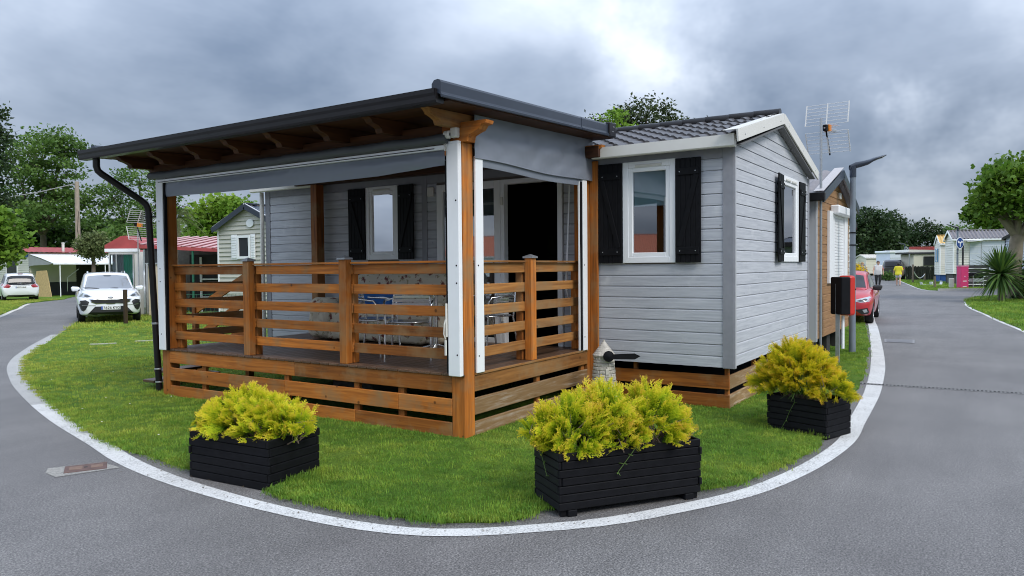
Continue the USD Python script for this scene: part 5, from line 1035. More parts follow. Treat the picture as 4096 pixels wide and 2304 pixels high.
screen = M('windscreen_glass', {'p': ('principled_bsdf', {'base_color': (0.16, 0.17, 0.185), 'roughness': 0.04, 'specular_ior_level': 0.9, 'coat_weight': 1.0, 'coat_roughness': 0.02})}, [])  # grey base colour paints the reflected sky into the glass
bplast = plain('black_bumper_plastic', (0.014, 0.014, 0.015), 0.55)
chrome = plain('chrome', (0.75, 0.75, 0.76), 0.12, metal=1.0)
lampm = plain('headlamp_glass', (0.42, 0.45, 0.48), 0.10, 0.8, metal=0.35, coat=1.0); lampd = plain('headlamp_dark', (0.05, 0.055, 0.06), 0.15, 0.6)
redlamp = plain('red_lamp', (0.28, 0.008, 0.012), 0.15, 0.6, coat=1.0)
def poly_m(p): return Polygon(list(p) + [(-y, z) for y, z in reversed(p)])
# the white SUV seen from the front
kia = Car('parked_suv', 'white SUV parked on the grass facing the camera, wooden post before it', (7.53 + 0.437 * 1.335, 20.17 + 0.90 * 1.335, 0.02), math.atan2(-0.90, -0.437),
    [(-2.22, 0.42, 0.80, 1.00, 0.62, 0.76, 0.62), (-2.1, 0.32, 0.84, 1.06, 0.80, 0.88, 0.74), (-1.2, 0.25, 0.88, 1.10, 0.88, 0.925, 0.80), (0.6, 0.24, 0.86, 1.08, 0.88, 0.925, 0.80), (1.2, 0.24, 0.84, 1.07, 0.88, 0.925, 0.80), (1.7, 0.25, 0.80, 1.03, 0.86, 0.915, 0.76), (2.0, 0.26, 0.74, 0.97, 0.80, 0.87, 0.70), (2.16, 0.28, 0.66, 0.89, 0.72, 0.79, 0.62), (2.25, 0.36, 0.60, 0.78, 0.58, 0.66, 0.50)],
    [(-2.12, 1.0, 1.10, 0.70, 0.60), (-1.9, 1.0, 1.40, 0.78, 0.62), (-1.5, 1.0, 1.58, 0.80, 0.64), (-0.6, 1.0, 1.615, 0.81, 0.66), (0.10, 1.0, 1.59, 0.81, 0.65), (0.55, 1.0, 1.42, 0.80, 0.67), (0.95, 1.0, 1.20, 0.78, 0.70), (1.18, 1.0, 1.07, 0.74, 0.69)], (-1.335, 1.335), 0.35, 0.90, wpaint)
kia.decal('windscreen', poly_m([(0, 1.10), (0.70, 1.09), (0.58, 1.50), (0.30, 1.53), (0, 1.535)]), 0, 1, screen)
kia.decal('grille', poly_m([(0, 0.745), (0.18, 0.735), (0.40, 0.765), (0.575, 0.775), (0.53, 0.70), (0.40, 0.645), (0.15, 0.652), (0.10, 0.635), (0, 0.632)]), 0, 1, bplast, 0.012)
kia.decal('grille_trim', Polygon(poly_m([(0, 0.765), (0.18, 0.755), (0.40, 0.785), (0.605, 0.795), (0.55, 0.685), (0.41, 0.622), (0.15, 0.632), (0.10, 0.612), (0, 0.61)]).exterior.coords, [poly_m([(0, 0.745), (0.18, 0.735), (0.40, 0.765), (0.575, 0.775), (0.53, 0.70), (0.40, 0.645), (0.15, 0.652), (0.10, 0.635), (0, 0.632)]).exterior.coords]), 0, 1, chrome, 0.010)
kia.decal('lower_grille', poly_m([(0, 0.555), (0.44, 0.545), (0.60, 0.36), (0.66, 0.30), (0.40, 0.27), (0, 0.265)]), 0, 1, bplast, 0.012)
kia.decal('bumper_lip', poly_m([(0, 0.375), (0.50, 0.365), (0.50, 0.35), (0, 0.36)]), 0, 1, bplast, 0.022)
kia.decal('fog_recess', [(0.60, 0.70), (0.70, 0.76), (0.84, 0.74), (0.88, 0.62), (0.83, 0.44), (0.76, 0.40), (0.69, 0.47), (0.64, 0.58)], 0, 1, bplast, 0.010, mirror=True)
kia.decal('fog_bar', [(0.42, 0.585), (0.80, 0.600), (0.80, 0.588), (0.42, 0.572)], 0, 1, chrome, 0.014, mirror=True)
kia.decal('headlight', [(0.50, 0.855), (0.60, 0.925), (0.78, 1.005), (0.86, 1.01), (0.90, 0.95), (0.87, 0.86), (0.74, 0.835)], 0, 1, lampm, 0.008, mirror=True)
kia.decal('headlight_lens', [(0.56, 0.862), (0.64, 0.925), (0.72, 0.935), (0.73, 0.87), (0.66, 0.852)], 0, 1, lampd, 0.014, 0.04, mirror=True)
kia.mirror(0.72, 0.82, 1.10, wpaint); kia.plate(2.27, 0.50, '7626 KYO', 1, 0.54, 0.12)
for k in (-1, 1):
    b = MB(); b.tube([(0.0, 0.56 * k, 1.60), (-0.1, 0.56 * k, 1.655), (-1.3, 0.55 * k, 1.66), (-1.45, 0.55 * k, 1.60)], 0.016, 6); b.put('roof_rail', chrome, kia.t)
    b = MB(); b.bar((1.18, 0.28 * k, 1.105), (1.06, 0.28 * k - 0.45, 1.14), 0.015, 0.012); b.put('wiper', rubber, kia.t)
tm_ = meshkit.text_mesh('KIA', 0.034, 0.004, True); v_ = np.asarray(tm_.vertices); v_ -= [(v_[:, 0].max() + v_[:, 0].min()) / 2, 0, 0]
em = kia.decal('emblem', [(0.075 * math.cos(a), 0.823 + 0.03 * math.sin(a)) for a in np.linspace(0, 2 * PI, 24)[:-1]], 0, 1, plain('emblem_dark', (0.10, 0.10, 0.11), 0.3), 0.010, 0.05)
b = MB(); b.add(project(np.column_stack([np.zeros(len(v_)), v_[:, 0], v_[:, 1] + 0.807]), kia.m, 0, 1, 0.016), tm_.faces); b.put('lettering', platem, em)
kia.decal('sensor_patch', poly_m([(0, 1.535), (0.12, 1.535), (0.09, 1.49), (0, 1.485)]), 0, 1, lampd, 0.010)
# the white hatchback seen from behind
op = Car('parked_hatchback', 'white hatchback seen from behind beside the leaning straw mat', (15.15, 44.05, 0.0), math.radians(71.0),
    [(-2.10, 0.42, 0.66, 0.92, 0.66, 0.76, 0.60), (-2.02, 0.30, 0.70, 0.98, 0.78, 0.86, 0.70), (-1.6, 0.24, 0.80, 1.02, 0.84, 0.905, 0.78), (0.5, 0.22, 0.82, 1.00, 0.85, 0.905, 0.80), (1.4, 0.24, 0.78, 0.94, 0.83, 0.89, 0.74), (1.9, 0.28, 0.66, 0.82, 0.74, 0.80, 0.62), (2.16, 0.38, 0.56, 0.70, 0.56, 0.62, 0.48)],
    [(-2.03, 0.94, 1.06, 0.70, 0.62), (-1.88, 0.94, 1.38, 0.77, 0.62), (-1.66, 0.94, 1.55, 0.79, 0.63), (-0.6, 0.94, 1.60, 0.80, 0.65), (0.3, 0.94, 1.57, 0.80, 0.64), (1.0, 0.94, 1.22, 0.77, 0.68), (1.45, 0.94, 0.99, 0.72, 0.66)], (-1.32, 1.32), 0.32, 0.875, wpaint)
op.decal('rear_window', poly_m([(0, 0.93), (0.60, 0.945), (0.72, 1.02), (0.66, 1.40), (0.40, 1.46), (0, 1.47)]), 0, -1, dglass, 0.006)
op.decal('tail_light', [(0.56, 0.78), (0.46, 0.90), (0.62, 0.985), (0.86, 1.0), (0.895, 0.90), (0.84, 0.79)], 0, -1, redlamp, 0.008, mirror=True)
op.decal('chrome_strip', poly_m([(0, 0.895), (0.42, 0.90), (0.42, 0.88), (0, 0.875)]), 0, -1, chrome, 0.008)
op.decal('rear_bumper_panel', poly_m([(0, 0.36), (0.62, 0.37), (0.70, 0.30), (0, 0.26)]), 0, -1, bplast, 0.008)
op.plate(-2.10, 0.80, '4075 HNK', -1, 0.52, 0.11)
b = MB(); b.lathe([(0.050, 0.0), (0.062, 0.008), (0.068, 0.0)], (-2.055, 0, 0.985), 20, (-1, 0, 0)); b.bar((-2.06, -0.06, 0.975), (-2.06, 0.06, 0.995), 0.012, 0.016); b.put('emblem', chrome, op.t)
for k in (-1, 1): op.decal('side_window', [(-1.55, 1.02), (-1.45, 1.42), (-0.4, 1.48), (0.2, 1.44), (0.75, 1.06)], 1, k, dglass, 0.006)
b = MB(); b.box(-1.78, -1.70, -0.12, 0.12, 1.555, 1.575); b.put('brake_light', redlamp, op.t)
# the red hatchback on the right
sg = float(gz(18, -0.6))
red = Car('parked_hatchback', 'red hatchback parked nose to camera on the left edge of the right road', (18.15, -0.56, sg), math.radians(183.8),
    [(-1.98, 0.42, 0.70, 0.90, 0.62, 0.74, 0.58), (-1.8, 0.28, 0.76, 0.96, 0.80, 0.86, 0.74), (0.4, 0.20, 0.76, 0.95, 0.84, 0.89, 0.80), (1.1, 0.20, 0.74, 0.92, 0.84, 0.89, 0.78), (1.55, 0.21, 0.70, 0.87, 0.83, 0.88, 0.72), (1.85, 0.23, 0.62, 0.80, 0.76, 0.82, 0.64), (2.0, 0.26, 0.55, 0.72, 0.66, 0.72, 0.54), (2.07, 0.34, 0.50, 0.64, 0.50, 0.56, 0.42)],
    [(-1.9, 0.9, 1.0, 0.68, 0.58), (-1.6, 0.9, 1.34, 0.75, 0.58), (-1.0, 0.9, 1.425, 0.77, 0.60), (-0.3, 0.9, 1.43, 0.77, 0.60), (0.2, 0.9, 1.38, 0.77, 0.60), (0.7, 0.9, 1.15, 0.75, 0.64), (1.12, 0.9, 0.945, 0.72, 0.66)], (-1.28, 1.28), 0.315, 0.865, rpaint)
red.decal('windscreen', poly_m([(0, 0.985), (0.66, 0.975), (0.55, 1.31), (0.3, 1.345), (0, 1.35)]), 0, 1, dglass)
red.decal('headlight', [(0.40, 0.635), (0.46, 0.675), (0.80, 0.76), (0.84, 0.72), (0.80, 0.625), (0.60, 0.60)], 0, 1, lampm, 0.008, mirror=True)
red.decal('headlight_lens', [(0.48, 0.645), (0.70, 0.705), (0.76, 0.69), (0.72, 0.635), (0.58, 0.622)], 0, 1, lampd, 0.014, 0.05, mirror=True)
red.decal('grille', poly_m([(0, 0.665), (0.34, 0.66), (0.27, 0.52), (0, 0.51)]), 0, 1, bplast, 0.010)
red.decal('lower_grille', poly_m([(0, 0.40), (0.42, 0.40), (0.50, 0.29), (0, 0.28)]), 0, 1, bplast, 0.010)
red.decal('fog_recess', [(0.46, 0.40), (0.76, 0.455), (0.80, 0.33), (0.76, 0.285), (0.62, 0.275)], 0, 1, bplast, 0.010, mirror=True)
red.decal('fog_lamp', [(0.64, 0.40), (0.74, 0.42), (0.76, 0.34), (0.68, 0.32)], 0, 1, lampm, 0.016, 0.05, mirror=True)
red.mirror(0.66, 0.80, 0.985, bplast)
for k in (-1, 1): red.decal('side_window', [(0.66, 0.965), (0.12, 1.30), (-0.9, 1.345), (-1.4, 1.26), (-1.6, 0.99)], 1, k, dglass, 0.006)
red.plate(2.085, 0.46, '', 1) if False else None
# two dark cars far up the right road
def darkcar(label, loc, rz, h):
    c = Car('parked_car', label, loc, rz, [(-2.2, 0.42, 0.80, 1.0, 0.62, 0.76, 0.62), (-2.0, 0.30, 0.85, 1.06, 0.82, 0.88, 0.76), (0.6, 0.24, 0.86, 1.05, 0.88, 0.92, 0.80), (1.7, 0.25, 0.78, 1.0, 0.86, 0.90, 0.76), (2.2, 0.36, 0.60, 0.78, 0.6, 0.66, 0.52)],
            [(-2.1, 1.0, 1.15, 0.70, 0.60), (-1.9, 1.0, h - 0.18, 0.78, 0.62), (-1.5, 1.0, h - 0.05, 0.80, 0.64), (0.2, 1.0, h - 0.04, 0.81, 0.65), (1.15, 1.0, 1.06, 0.74, 0.69)], (-1.33, 1.33), 0.35, 0.90, bpaint)
    c.decal('rear_window', poly_m([(0, 1.08), (0.62, 1.09), (0.60, h - 0.22), (0, h - 0.17)]), 0, -1, dglass); c.decal('tail_light', [(0.70, 0.86), (0.72, 1.05), (0.85, 1.08), (0.86, 0.90)], 0, -1, redlamp, 0.010, mirror=True); return c
darkcar('dark SUV parked behind the person in yellow on the far road', (66.3, 3.15, float(gz(66, 2.9))), math.radians(8), 1.72)
darkcar('black car parked behind the woman in white, beside the cream mobile home', (74.0, 7.0, float(gz(74, 7))), math.radians(8), 1.5)
# ---------------------------------------------------------------- trees
def leafmat(name, c0, c1, c2, tr=0.3):
    return M(name, {'at': ('attribute', {'attribute': 'tip'}), 'r': ('rgb_ramp', {'ramp': [(0.0, c0), (0.5, c1), (1.0, c2)]}), 'd': ('principled_bsdf', {'roughness': 0.6, 'specular_ior_level': 0.25}), 't': ('translucent_bsdf', {}), 'm': ('mix_closure', {'fac': tr})},
             [('at.fac', 'r.fac'), ('r.color', 'd.base_color'), ('r.color', 't.color'), ('d.BSDF', 'm.closure1'), ('t.BSDF', 'm.closure2')], surface='m.closure')
lf_acacia = leafmat('acacia_leaf', (0.045, 0.095, 0.020), (0.085, 0.160, 0.032), (0.15, 0.235, 0.05))
lf_dark = leafmat('dark_evergreen_leaf', (0.014, 0.030, 0.010), (0.024, 0.048, 0.015), (0.045, 0.075, 0.022), 0.15)
lf_oak = leafmat('holm_oak_leaf', (0.020, 0.034, 0.012), (0.040, 0.058, 0.020), (0.085, 0.105, 0.040), 0.15)
lf_bright = leafmat('bright_leaf', (0.075, 0.155, 0.016), (0.14, 0.25, 0.024), (0.25, 0.36, 0.045), 0.35)
lf_plane = leafmat('plane_tree_leaf', (0.045, 0.105, 0.012), (0.085, 0.165, 0.018), (0.175, 0.27, 0.032), 0.35)
lf_willow = leafmat('willow_leaf', (0.065, 0.09, 0.03), (0.115, 0.145, 0.05), (0.19, 0.22, 0.09), 0.25)
bark = plain('bark', (0.115, 0.092, 0.070), 0.9, var=0.3, scale=3, bump=0.6, bscale=14)
bark_p = plain('plane_bark', (0.20, 0.165, 0.12), 0.9, var=0.35, scale=2.2, bump=0.5, bscale=9)
def tree(name, label, base, blobs, ncl, per, leaf, mat, trunk=0.2, seed=1, spread=0.45, squash=0.6, cat='tree', bk=None, group=None, limb=True, z_g=None, lobed=False):
    """blobs: (dx, dy, z, r_h, r_v) about the base; leaf clumps on and in the blobs, limbs from the trunk to the blobs"""
    r = np.random.default_rng(seed); base = np.array([base[0], base[1], (float(gz(base[0], base[1])) if z_g is None else z_g)]); t = placed(name, label, cat, base, group)
    B = np.array(blobs, float); C_ = np.column_stack([base[0] + B[:, 0], base[1] + B[:, 1], base[2] + B[:, 2]]); R_ = np.column_stack([B[:, 3], B[:, 3], B[:, 4]]); w = B[:, 3] * B[:, 4]; w /= w.sum()
    k = r.choice(len(B), ncl, p=w); d = r.normal(size=(ncl, 3)); d /= np.linalg.norm(d, axis=1, keepdims=True); lump = 0.72 + 0.5 * meshkit.noise(d * 1.9 + C_[k] * 0.7, seed); f = lump * np.clip(1 - abs(r.normal(0, 0.22, ncl)), 0.2, 1)
    cc = C_[k] + R_[k] * d * f[:, None]
    P = np.repeat(cc, per, 0) + r.normal(0, 1, (ncl * per, 3)) * [spread, spread, spread * squash]; n = len(P)
    nn = r.normal(size=(n, 3)) + [0, 0, 1.1]; nn /= np.linalg.norm(nn, axis=1, keepdims=True); a = np.cross(nn, r.normal(size=(n, 3))); a /= np.linalg.norm(a, axis=1, keepdims=True); b_ = np.cross(nn, a); s = leaf * r.uniform(0.6, 1.3, n)[:, None]
    tone = np.clip(0.5 + 0.9 * (np.repeat(meshkit.noise(cc * 0.9, seed + 3), per) - 0.5) + r.normal(0, 0.16, n), 0, 1)
    if lobed: q = [(-0.5, -0.1), (-0.28, 0.42), (0.0, 0.22), (0.30, 0.45), (0.5, -0.05), (0.12, -0.5)]; fc = [[0, 1, 2], [0, 2, 5], [2, 3, 4], [2, 4, 5]]
    else: q = [(-0.5, 0.0), (0.0, 0.36), (0.55, 0.0), (0.0, -0.34)]; fc = [[0, 1, 2], [0, 2, 3]]
    m = len(q); V = (P[:, None] + s[:, None] * (np.array(q)[None, :, :1] * a[:, None] + np.array(q)[None, :, 1:] * b_[:, None])).reshape(-1, 3); F = (np.arange(n)[:, None, None] * m + np.array(fc)[None]).reshape(-1, 3)
    b = MB(); b.add(V, F, np.repeat(tone, m)); b.put('crown', mat, t, attr='tip')
    b = MB(); top = C_.mean(0); fork = base + (np.array([top[0], top[1], base[2]]) - base) * 0.25 + [0, 0, max(0.5, (C_[:, 2].min() - base[2]) * 0.75)]
    b.tube([base - [0, 0, 0.1], base + (fork - base) * 0.5 + r.normal(0, trunk * 0.3, 3) * [1, 1, 0], fork], [trunk * 1.15, trunk, trunk * 0.8], 12); b.put('trunk', bk or bark, t, smooth=True)
    if limb:
        b = MB()
        for c, R in zip(C_, R_):
            mid = (fork + c) / 2 + r.normal(0, 0.12, 3) * R; b.tube([fork - [0, 0, 0.1], mid, c], [trunk * 0.55, trunk * 0.38, trunk * 0.15], 7)
            for _ in range(4):
                dd = r.normal(size=3); dd /= np.linalg.norm(dd); b.tube([mid + (c - mid) * r.uniform(0.2, 1), c + R * dd * 0.5, c + R * dd * 0.9], [trunk * 0.16, trunk * 0.10, 0.012], 5)
        b.put('limb', bk or bark, t, smooth=True, kind='stuff')
    return t
def polar(dep, lat):
    """ground point this far ahead of and beside the viewpoint"""
    f2 = FW[:2] / np.linalg.norm(FW[:2]); r2 = np.array([f2[1], -f2[0]]); return CAM[:2] + f2 * dep + r2 * lat
r2_ = np.array([0.544, -0.839]); 
def side(blobs):
    """blobs given as (sideways, away, z, rh, rv) in the wood's own frame"""
    f2 = FW[:2] / np.linalg.norm(FW[:2]); r2 = np.array([f2[1], -f2[0]]); return [(*(r2 * a + f2 * w), z, rh, rv) for a, w, z, rh, rv in blobs]
tree('acacia_tree', 'tall feathery acacia rising highest behind the white awning at left', polar(70, -44.0), side([(0.2, 0, 13.2, 3.2, 1.8), (2.2, 0.5, 13.6, 1.7, 1.3), (-2.2, 0, 11.6, 2.2, 1.3), (1.6, -1, 10.8, 2.6, 1.3), (-0.8, 1, 9.3, 3.0, 1.4), (2.6, 0, 8.2, 2.3, 1.2), (-2.6, 0, 7.6, 2.2, 1.3), (0.4, -1.5, 6.9, 3.0, 1.3)]), 430, 26, 0.32, lf_acacia, 0.30, 31, 0.60, 0.26)
tree('acacia_tree', 'thin see-through acacia behind the utility pole and the downpipe', polar(72, -37.0), side([(-1.5, 0, 9.0, 2.2, 1.1), (1.2, 0, 10.6, 2.0, 0.9), (3.4, 0, 9.4, 1.8, 0.9), (2.4, 0, 7.6, 2.4, 1.0), (-0.8, 0, 7.0, 2.6, 1.1), (4.9, 0, 8.0, 1.5, 0.9), (0.6, 0, 5.6, 3.0, 1.1)]), 270, 24, 0.28, lf_acacia, 0.22, 32, 0.55, 0.26)
tree('poplar_tree', 'dark poplar cut off by the left edge of the picture', polar(50, -34.9), side([(0, 0, 11.9, 1.0, 1.3), (0.2, 0, 10.3, 1.3, 1.1), (-0.4, 0, 8.4, 1.4, 1.3), (-0.2, 0, 6.0, 1.4, 1.4)]), 190, 22, 0.26, lf_dark, 0.22, 33, 0.40, 0.6)
for k, (dep, lat, h, rw, mt, lb) in enumerate([(76, -50.5, 9.0, 3.6, lf_dark, 'dark bushy tree low behind the poplar at the left edge'), (78, -45.5, 8.0, 3.6, lf_acacia, 'green tree in the shade under the tall acacia'), (78, -40.8, 7.2, 3.4, lf_dark, 'dark tree behind the utility pole'), (68, -35.4, 5.8, 2.6, lf_acacia, 'rounded green tree right of the utility pole'), (66, -31.6, 5.2, 2.5, lf_acacia, 'green tree behind the antenna and the downpipe'), (74, -28.0, 7.0, 3.0, lf_dark, 'dark tree behind the palm, seen through the veranda')]):
    tree('broadleaf_tree', lb, polar(dep, lat), side([(0, 0, h - 1.6, rw * 0.75, 1.7), (rw * 0.5, 0, h - 2.8, rw * 0.6, 1.7), (-rw * 0.5, 0, h - 2.6, rw * 0.65, 1.6), (0, -0.8, h - 4.3, rw, 1.8), (0, -1, 1.6, rw, 1.8)]), 300, 24, 0.42, mt, 0.22, 40 + k, 0.6, 0.55)
tree('plane_tree', 'bright green plane tree seen through the veranda above the beige chalet', polar(50, -19.3), side([(0.2, 0, 5.6, 1.5, 1.1), (-1.2, 0, 4.9, 1.3, 1.1), (1.5, 0, 4.9, 1.3, 1.1), (0, -0.5, 3.9, 2.2, 1.2), (2.2, 0, 3.6, 1.2, 1.0), (-2.4, 0, 3.4, 1.2, 1.0)]), 330, 24, 0.27, lf_bright, 0.2, 51, 0.36, 0.7, lobed=True)
tree('plane_tree', 'young yellow green plane tree with large leaves at the left edge', polar(26, -18.15), side([(0.2, 0, 3.15, 0.80, 0.62), (0.7, 0.1, 2.75, 0.50, 0.50), (-0.4, 0, 2.9, 0.8, 0.6), (0.25, -0.1, 2.35, 0.65, 0.42)]), 190, 16, 0.17, lf_bright, 0.09, 52, 0.15, 0.75, bk=bark_p, lobed=True)
tree('willow_tree', 'small round pollarded willow with grey green leaves behind the white SUV', polar(40, -22.45), side([(0, 0, 2.95, 0.70, 0.62), (0.25, 0, 3.25, 0.45, 0.42), (-0.3, 0, 3.05, 0.5, 0.5)]), 330, 16, 0.13, lf_willow, 0.11, 53, 0.16, 0.9)
tree('holm_oak', 'broad dark holm oak rising behind the tiled roof of the grey home', polar(45, 7.98), side([(0.2, 0, 10.6, 1.7, 1.2), (-1.3, 0, 10.1, 1.4, 1.2), (1.9, 0, 9.7, 1.6, 1.1), (-2.6, 0, 9.5, 1.2, 1.2), (3.0, 0, 8.8, 1.3, 1.0), (-1.6, -0.5, 8.6, 1.8, 1.2), (0.8, -0.8, 8.4, 2.0, 1.3), (0, 0, 6.4, 3.4, 1.4)]), 560, 26, 0.20, lf_oak, 0.3, 54, 0.30, 0.8)
tree('robinia_tree', 'bright green young tree peeping over the veranda roof in front of the holm oak', polar(35, 4.7), side([(0.0, 0, 8.3, 0.75, 0.65), (0.6, 0, 7.6, 0.7, 0.6), (-0.4, 0, 7.3, 0.8, 0.7), (0.1, 0, 6.2, 1.0, 0.9)]), 150, 20, 0.17, lf_bright, 0.12, 55, 0.24, 0.6)
for k, (dep, lat, h, rw, mt, lb) in enumerate([(104, 49.5, 8.6, 3.2, lf_dark, 'dark tall tree over the far end of the right road, nearest the lamp post'), (108, 54.0, 8.8, 2.6, lf_dark, 'dark round tree over the far end of the road, right of the tallest one'), (126, 62.0, 6.6, 3.2, lf_acacia, 'pale green low tree in the middle of the far tree line'), (128, 70.5, 8.2, 4.0, lf_dark, 'dark domed tree above the white box home'), (130, 78.5, 8.0, 4.2, lf_acacia, 'green domed tree above the red caravan roof'), (118, 78.0, 6.2, 3.6, lf_dark, 'dark tree behind the chalet with the yellow roof'), (112, 46.0, 7.5, 3.0, lf_dark, 'dark tree almost hidden behind the lamp post')]):
    tree('broadleaf_tree', lb, polar(dep, lat), side([(0, 0, h - 1.5, rw * 0.8, 1.6), (rw * 0.55, 0, h - 2.6, rw * 0.6, 1.5), (-rw * 0.55, 0, h - 2.4, rw * 0.6, 1.5), (0, -0.8, h - 4.0, rw, 1.8), (0, -1, 1.6, rw, 1.8)]), 260, 22, 0.46, mt, 0.22, 60 + k, 0.6, 0.6, z_g=0.6)
tree('plane_tree', 'pollarded plane tree with a thick trunk at the right edge beside the yucca', polar(31, 20.95), side([(-0.75, 0, 4.65, 0.80, 0.75), (0.2, 0.2, 5.35, 1.0, 0.65), (1.1, 0, 4.8, 1.0, 0.9), (-1.15, 0, 3.95, 0.5, 0.4), (-0.2, -0.4, 4.0, 0.9, 0.6), (0.8, -0.4, 3.6, 0.6, 0.45), (1.9, 0, 4.2, 0.9, 0.8)]), 330, 18, 0.21, lf_plane, 0.30, 71, 0.22, 0.75, bk=bark_p, lobed=True)
tree('plane_tree', 'second plane tree farther back, left of the pollarded one', polar(60, 38.6), side([(-0.3, 0, 6.5, 1.4, 1.0), (-1.1, 0, 5.4, 1.0, 0.9), (1.0, 0, 6.3, 1.5, 1.1), (0.8, 0, 4.7, 1.7, 1.0)]), 220, 18, 0.32, lf_plane, 0.2, 72, 0.30, 0.75, bk=bark_p, lobed=True)
tree('laurel_bush', 'dark laurel bush behind the yucca at the right edge', polar(30.5, 21.6), side([(0, 0, 0.9, 0.9, 0.8), (0.7, 0, 0.7, 0.9, 0.7), (-0.4, 0.2, 0.5, 0.6, 0.5)]), 200, 16, 0.14, lf_dark, 0.05, 73, 0.18, 0.8, cat='bush')
tree('small_bush', 'low rounded bush by the bumper of the dark SUV', polar(60.5, 30.6), side([(0, 0, 0.35, 0.45, 0.35)]), 60, 14, 0.14, lf_acacia, 0.03, 74, 0.14, 0.8, cat='bush')
yel = leafmat('yellow_flower', (0.40, 0.30, 0.01), (0.65, 0.45, 0.01), (0.75, 0.55, 0.02)); tree('flowering_bush', 'bush with yellow flowers behind the roof of the red hatchback', polar(40, 18.6), side([(0, 0, 1.30, 0.20, 0.24), (0.15, 0, 1.1, 0.2, 0.3)]), 30, 14, 0.10, yel, 0.03, 75, 0.09, 0.8, cat='bush')
def fronds(name, label, base, crown_z, n, length, width, mat, seed, droop, cat, trunk_r, leaflets=0, elev=(-0.4, 1.35)):
    r = np.random.default_rng(seed); base = np.array([base[0], base[1], float(gz(*base))]); t = placed(name, label, cat, base); c = base + [0, 0, crown_z]; b = MB()
    b.tube([base, (base + c) / 2 + [0.04, 0.02, 0], c], [trunk_r * 1.2, trunk_r, trunk_r * 0.9], 10); b.put('trunk', bark, t, smooth=True); dead = plain('dead_frond', (0.22, 0.14, 0.06), 0.9, var=0.3)
    for k in range(n):
        az = k * 2.39996 + r.normal(0, 0.1); el = elev[0] + (elev[1] - elev[0]) * r.uniform() ** 0.8; L = length * r.uniform(0.8, 1.1); h = np.array([math.cos(az), math.sin(az), 0]); s = np.array([-h[1], h[0], 0]); pts = []
        for q in np.linspace(0, 1, 8): pts.append(c + h * L * q * math.cos(el) * (1 - 0.10 * q) + np.array([0, 0, L * q * math.sin(el) - droop * L * q * q]))
        pts = np.array(pts); b = MB()
        if leaflets:
            b.tube(pts, np.linspace(0.02, 0.006, 8), 4)
            for q in np.linspace(0.12, 0.99, leaflets):
                p = np.array([np.interp(q, np.linspace(0, 1, 8), pts[:, i]) for i in range(3)]); tg = (pts[-1] - pts[0]) / np.linalg.norm(pts[-1] - pts[0])
                for sd in (-1, 1):
                    l = width * (1 - 0.7 * abs(q - 0.4)) * r.uniform(0.8, 1.1); e = p + s * sd * l * 0.8 + tg * l * 0.45 - np.array([0, 0, l * 0.45]); w = tg * 0.022; b.add([p - w, p + w, e], [[0, 1, 2]], r.uniform(0.2, 0.8))
        else:
            w = width * np.array([0.6, 1, 1, 0.95, 0.85, 0.65, 0.4, 0.05]); V = np.array([[p - s * x / 2, p + [0, 0, -x * 0.18], p + s * x / 2] for p, x in zip(pts, w)]); b.grid(V); b.at[-1] = np.full(len(b.v[-1]), r.uniform(0.1, 1))
        b.put('frond' if leaflets else 'leaf', mat, t, attr='tip')
    return t
lf_palm = leafmat('palm_leaf', (0.075, 0.10, 0.030), (0.11, 0.14, 0.045), (0.17, 0.19, 0.07), 0.2)
lf_yucca = leafmat('yucca_leaf', (0.030, 0.070, 0.016), (0.050, 0.105, 0.022), (0.13, 0.21, 0.035), 0.15)
fronds('palm_tree', 'drooping date palm seen beside the left veranda post', polar(45, -20.2), 4.7, 30, 2.4, 0.34, lf_palm, 81, 0.75, 'palm', 0.22, 22, (-0.1, 1.2))
fronds('yucca', 'spiky green yucca in front of the pollarded plane tree', polar(29.6, 19.45), 1.15, 210, 1.42, 0.090, lf_yucca, 82, 0.20, 'yucca', 0.10, 0, (-0.95, 1.4))
dead_m = plain('dead_leaf', (0.30, 0.16, 0.06), 0.9, var=0.3)
# ---------------------------------------------------------------- the camp around: left side
sidewhite = plain('white_vinyl_cladding', (0.68, 0.655, 0.60), 0.5, var=0.05, scale=2)
sidebeige = plain('beige_vinyl_cladding', (0.48, 0.47, 0.40), 0.5, var=0.05, scale=2)
creamwall = plain('cream_wall', (0.60, 0.575, 0.47), 0.55, var=0.06, scale=2)
redroof = plain('red_sheet_roof', (0.33, 0.055, 0.055), 0.5, var=0.2, scale=2.5); pinkroof = plain('faded_red_sheet', (0.42, 0.17, 0.18), 0.45, var=0.15, scale=2)
greyroof = plain('grey_pantile', (0.19, 0.175, 0.18), 0.5, var=0.2, scale=4); yelroof = plain('ochre_pantile', (0.56, 0.37, 0.13), 0.55, var=0.15, scale=4)
bluep = plain('blue_base_panel', (0.015, 0.06, 0.22), 0.5, var=0.2, scale=3); bluesh = plain('blue_shutter', (0.03, 0.18, 0.36), 0.5)
tentw = plain('white_awning_sheet', (0.70, 0.72, 0.74), 0.45, var=0.05, scale=1.5); tentg = plain('grey_awning_canvas', (0.30, 0.31, 0.32), 0.8, var=0.1, scale=2)
blackf = plain('black_awning_canvas', (0.02, 0.021, 0.024), 0.7, var=0.2, scale=2); curt = plain('beige_curtain', (0.42, 0.36, 0.26), 0.85, var=0.1, scale=5)
def clad(b, face, u0, u1, z0, z1, pitch, clip=None, t=0.034):
    z = z0
    while z < z1 - 1e-3:
        h = min(pitch, z1 - z); V = [(u0, t, z), (u1, t, z), (u1, 0.002, z + h), (u0, 0.002, z + h), (u0, 0.0, z), (u1, 0.0, z)]
        if clip is not None: V = [(np.clip(u, *clip(zz)), d, zz) for u, d, zz in V]
        b.add([face.p(*v) for v in V], [[0, 1, 2], [0, 2, 3], [4, 5, 1], [4, 1, 0]]); z += pitch
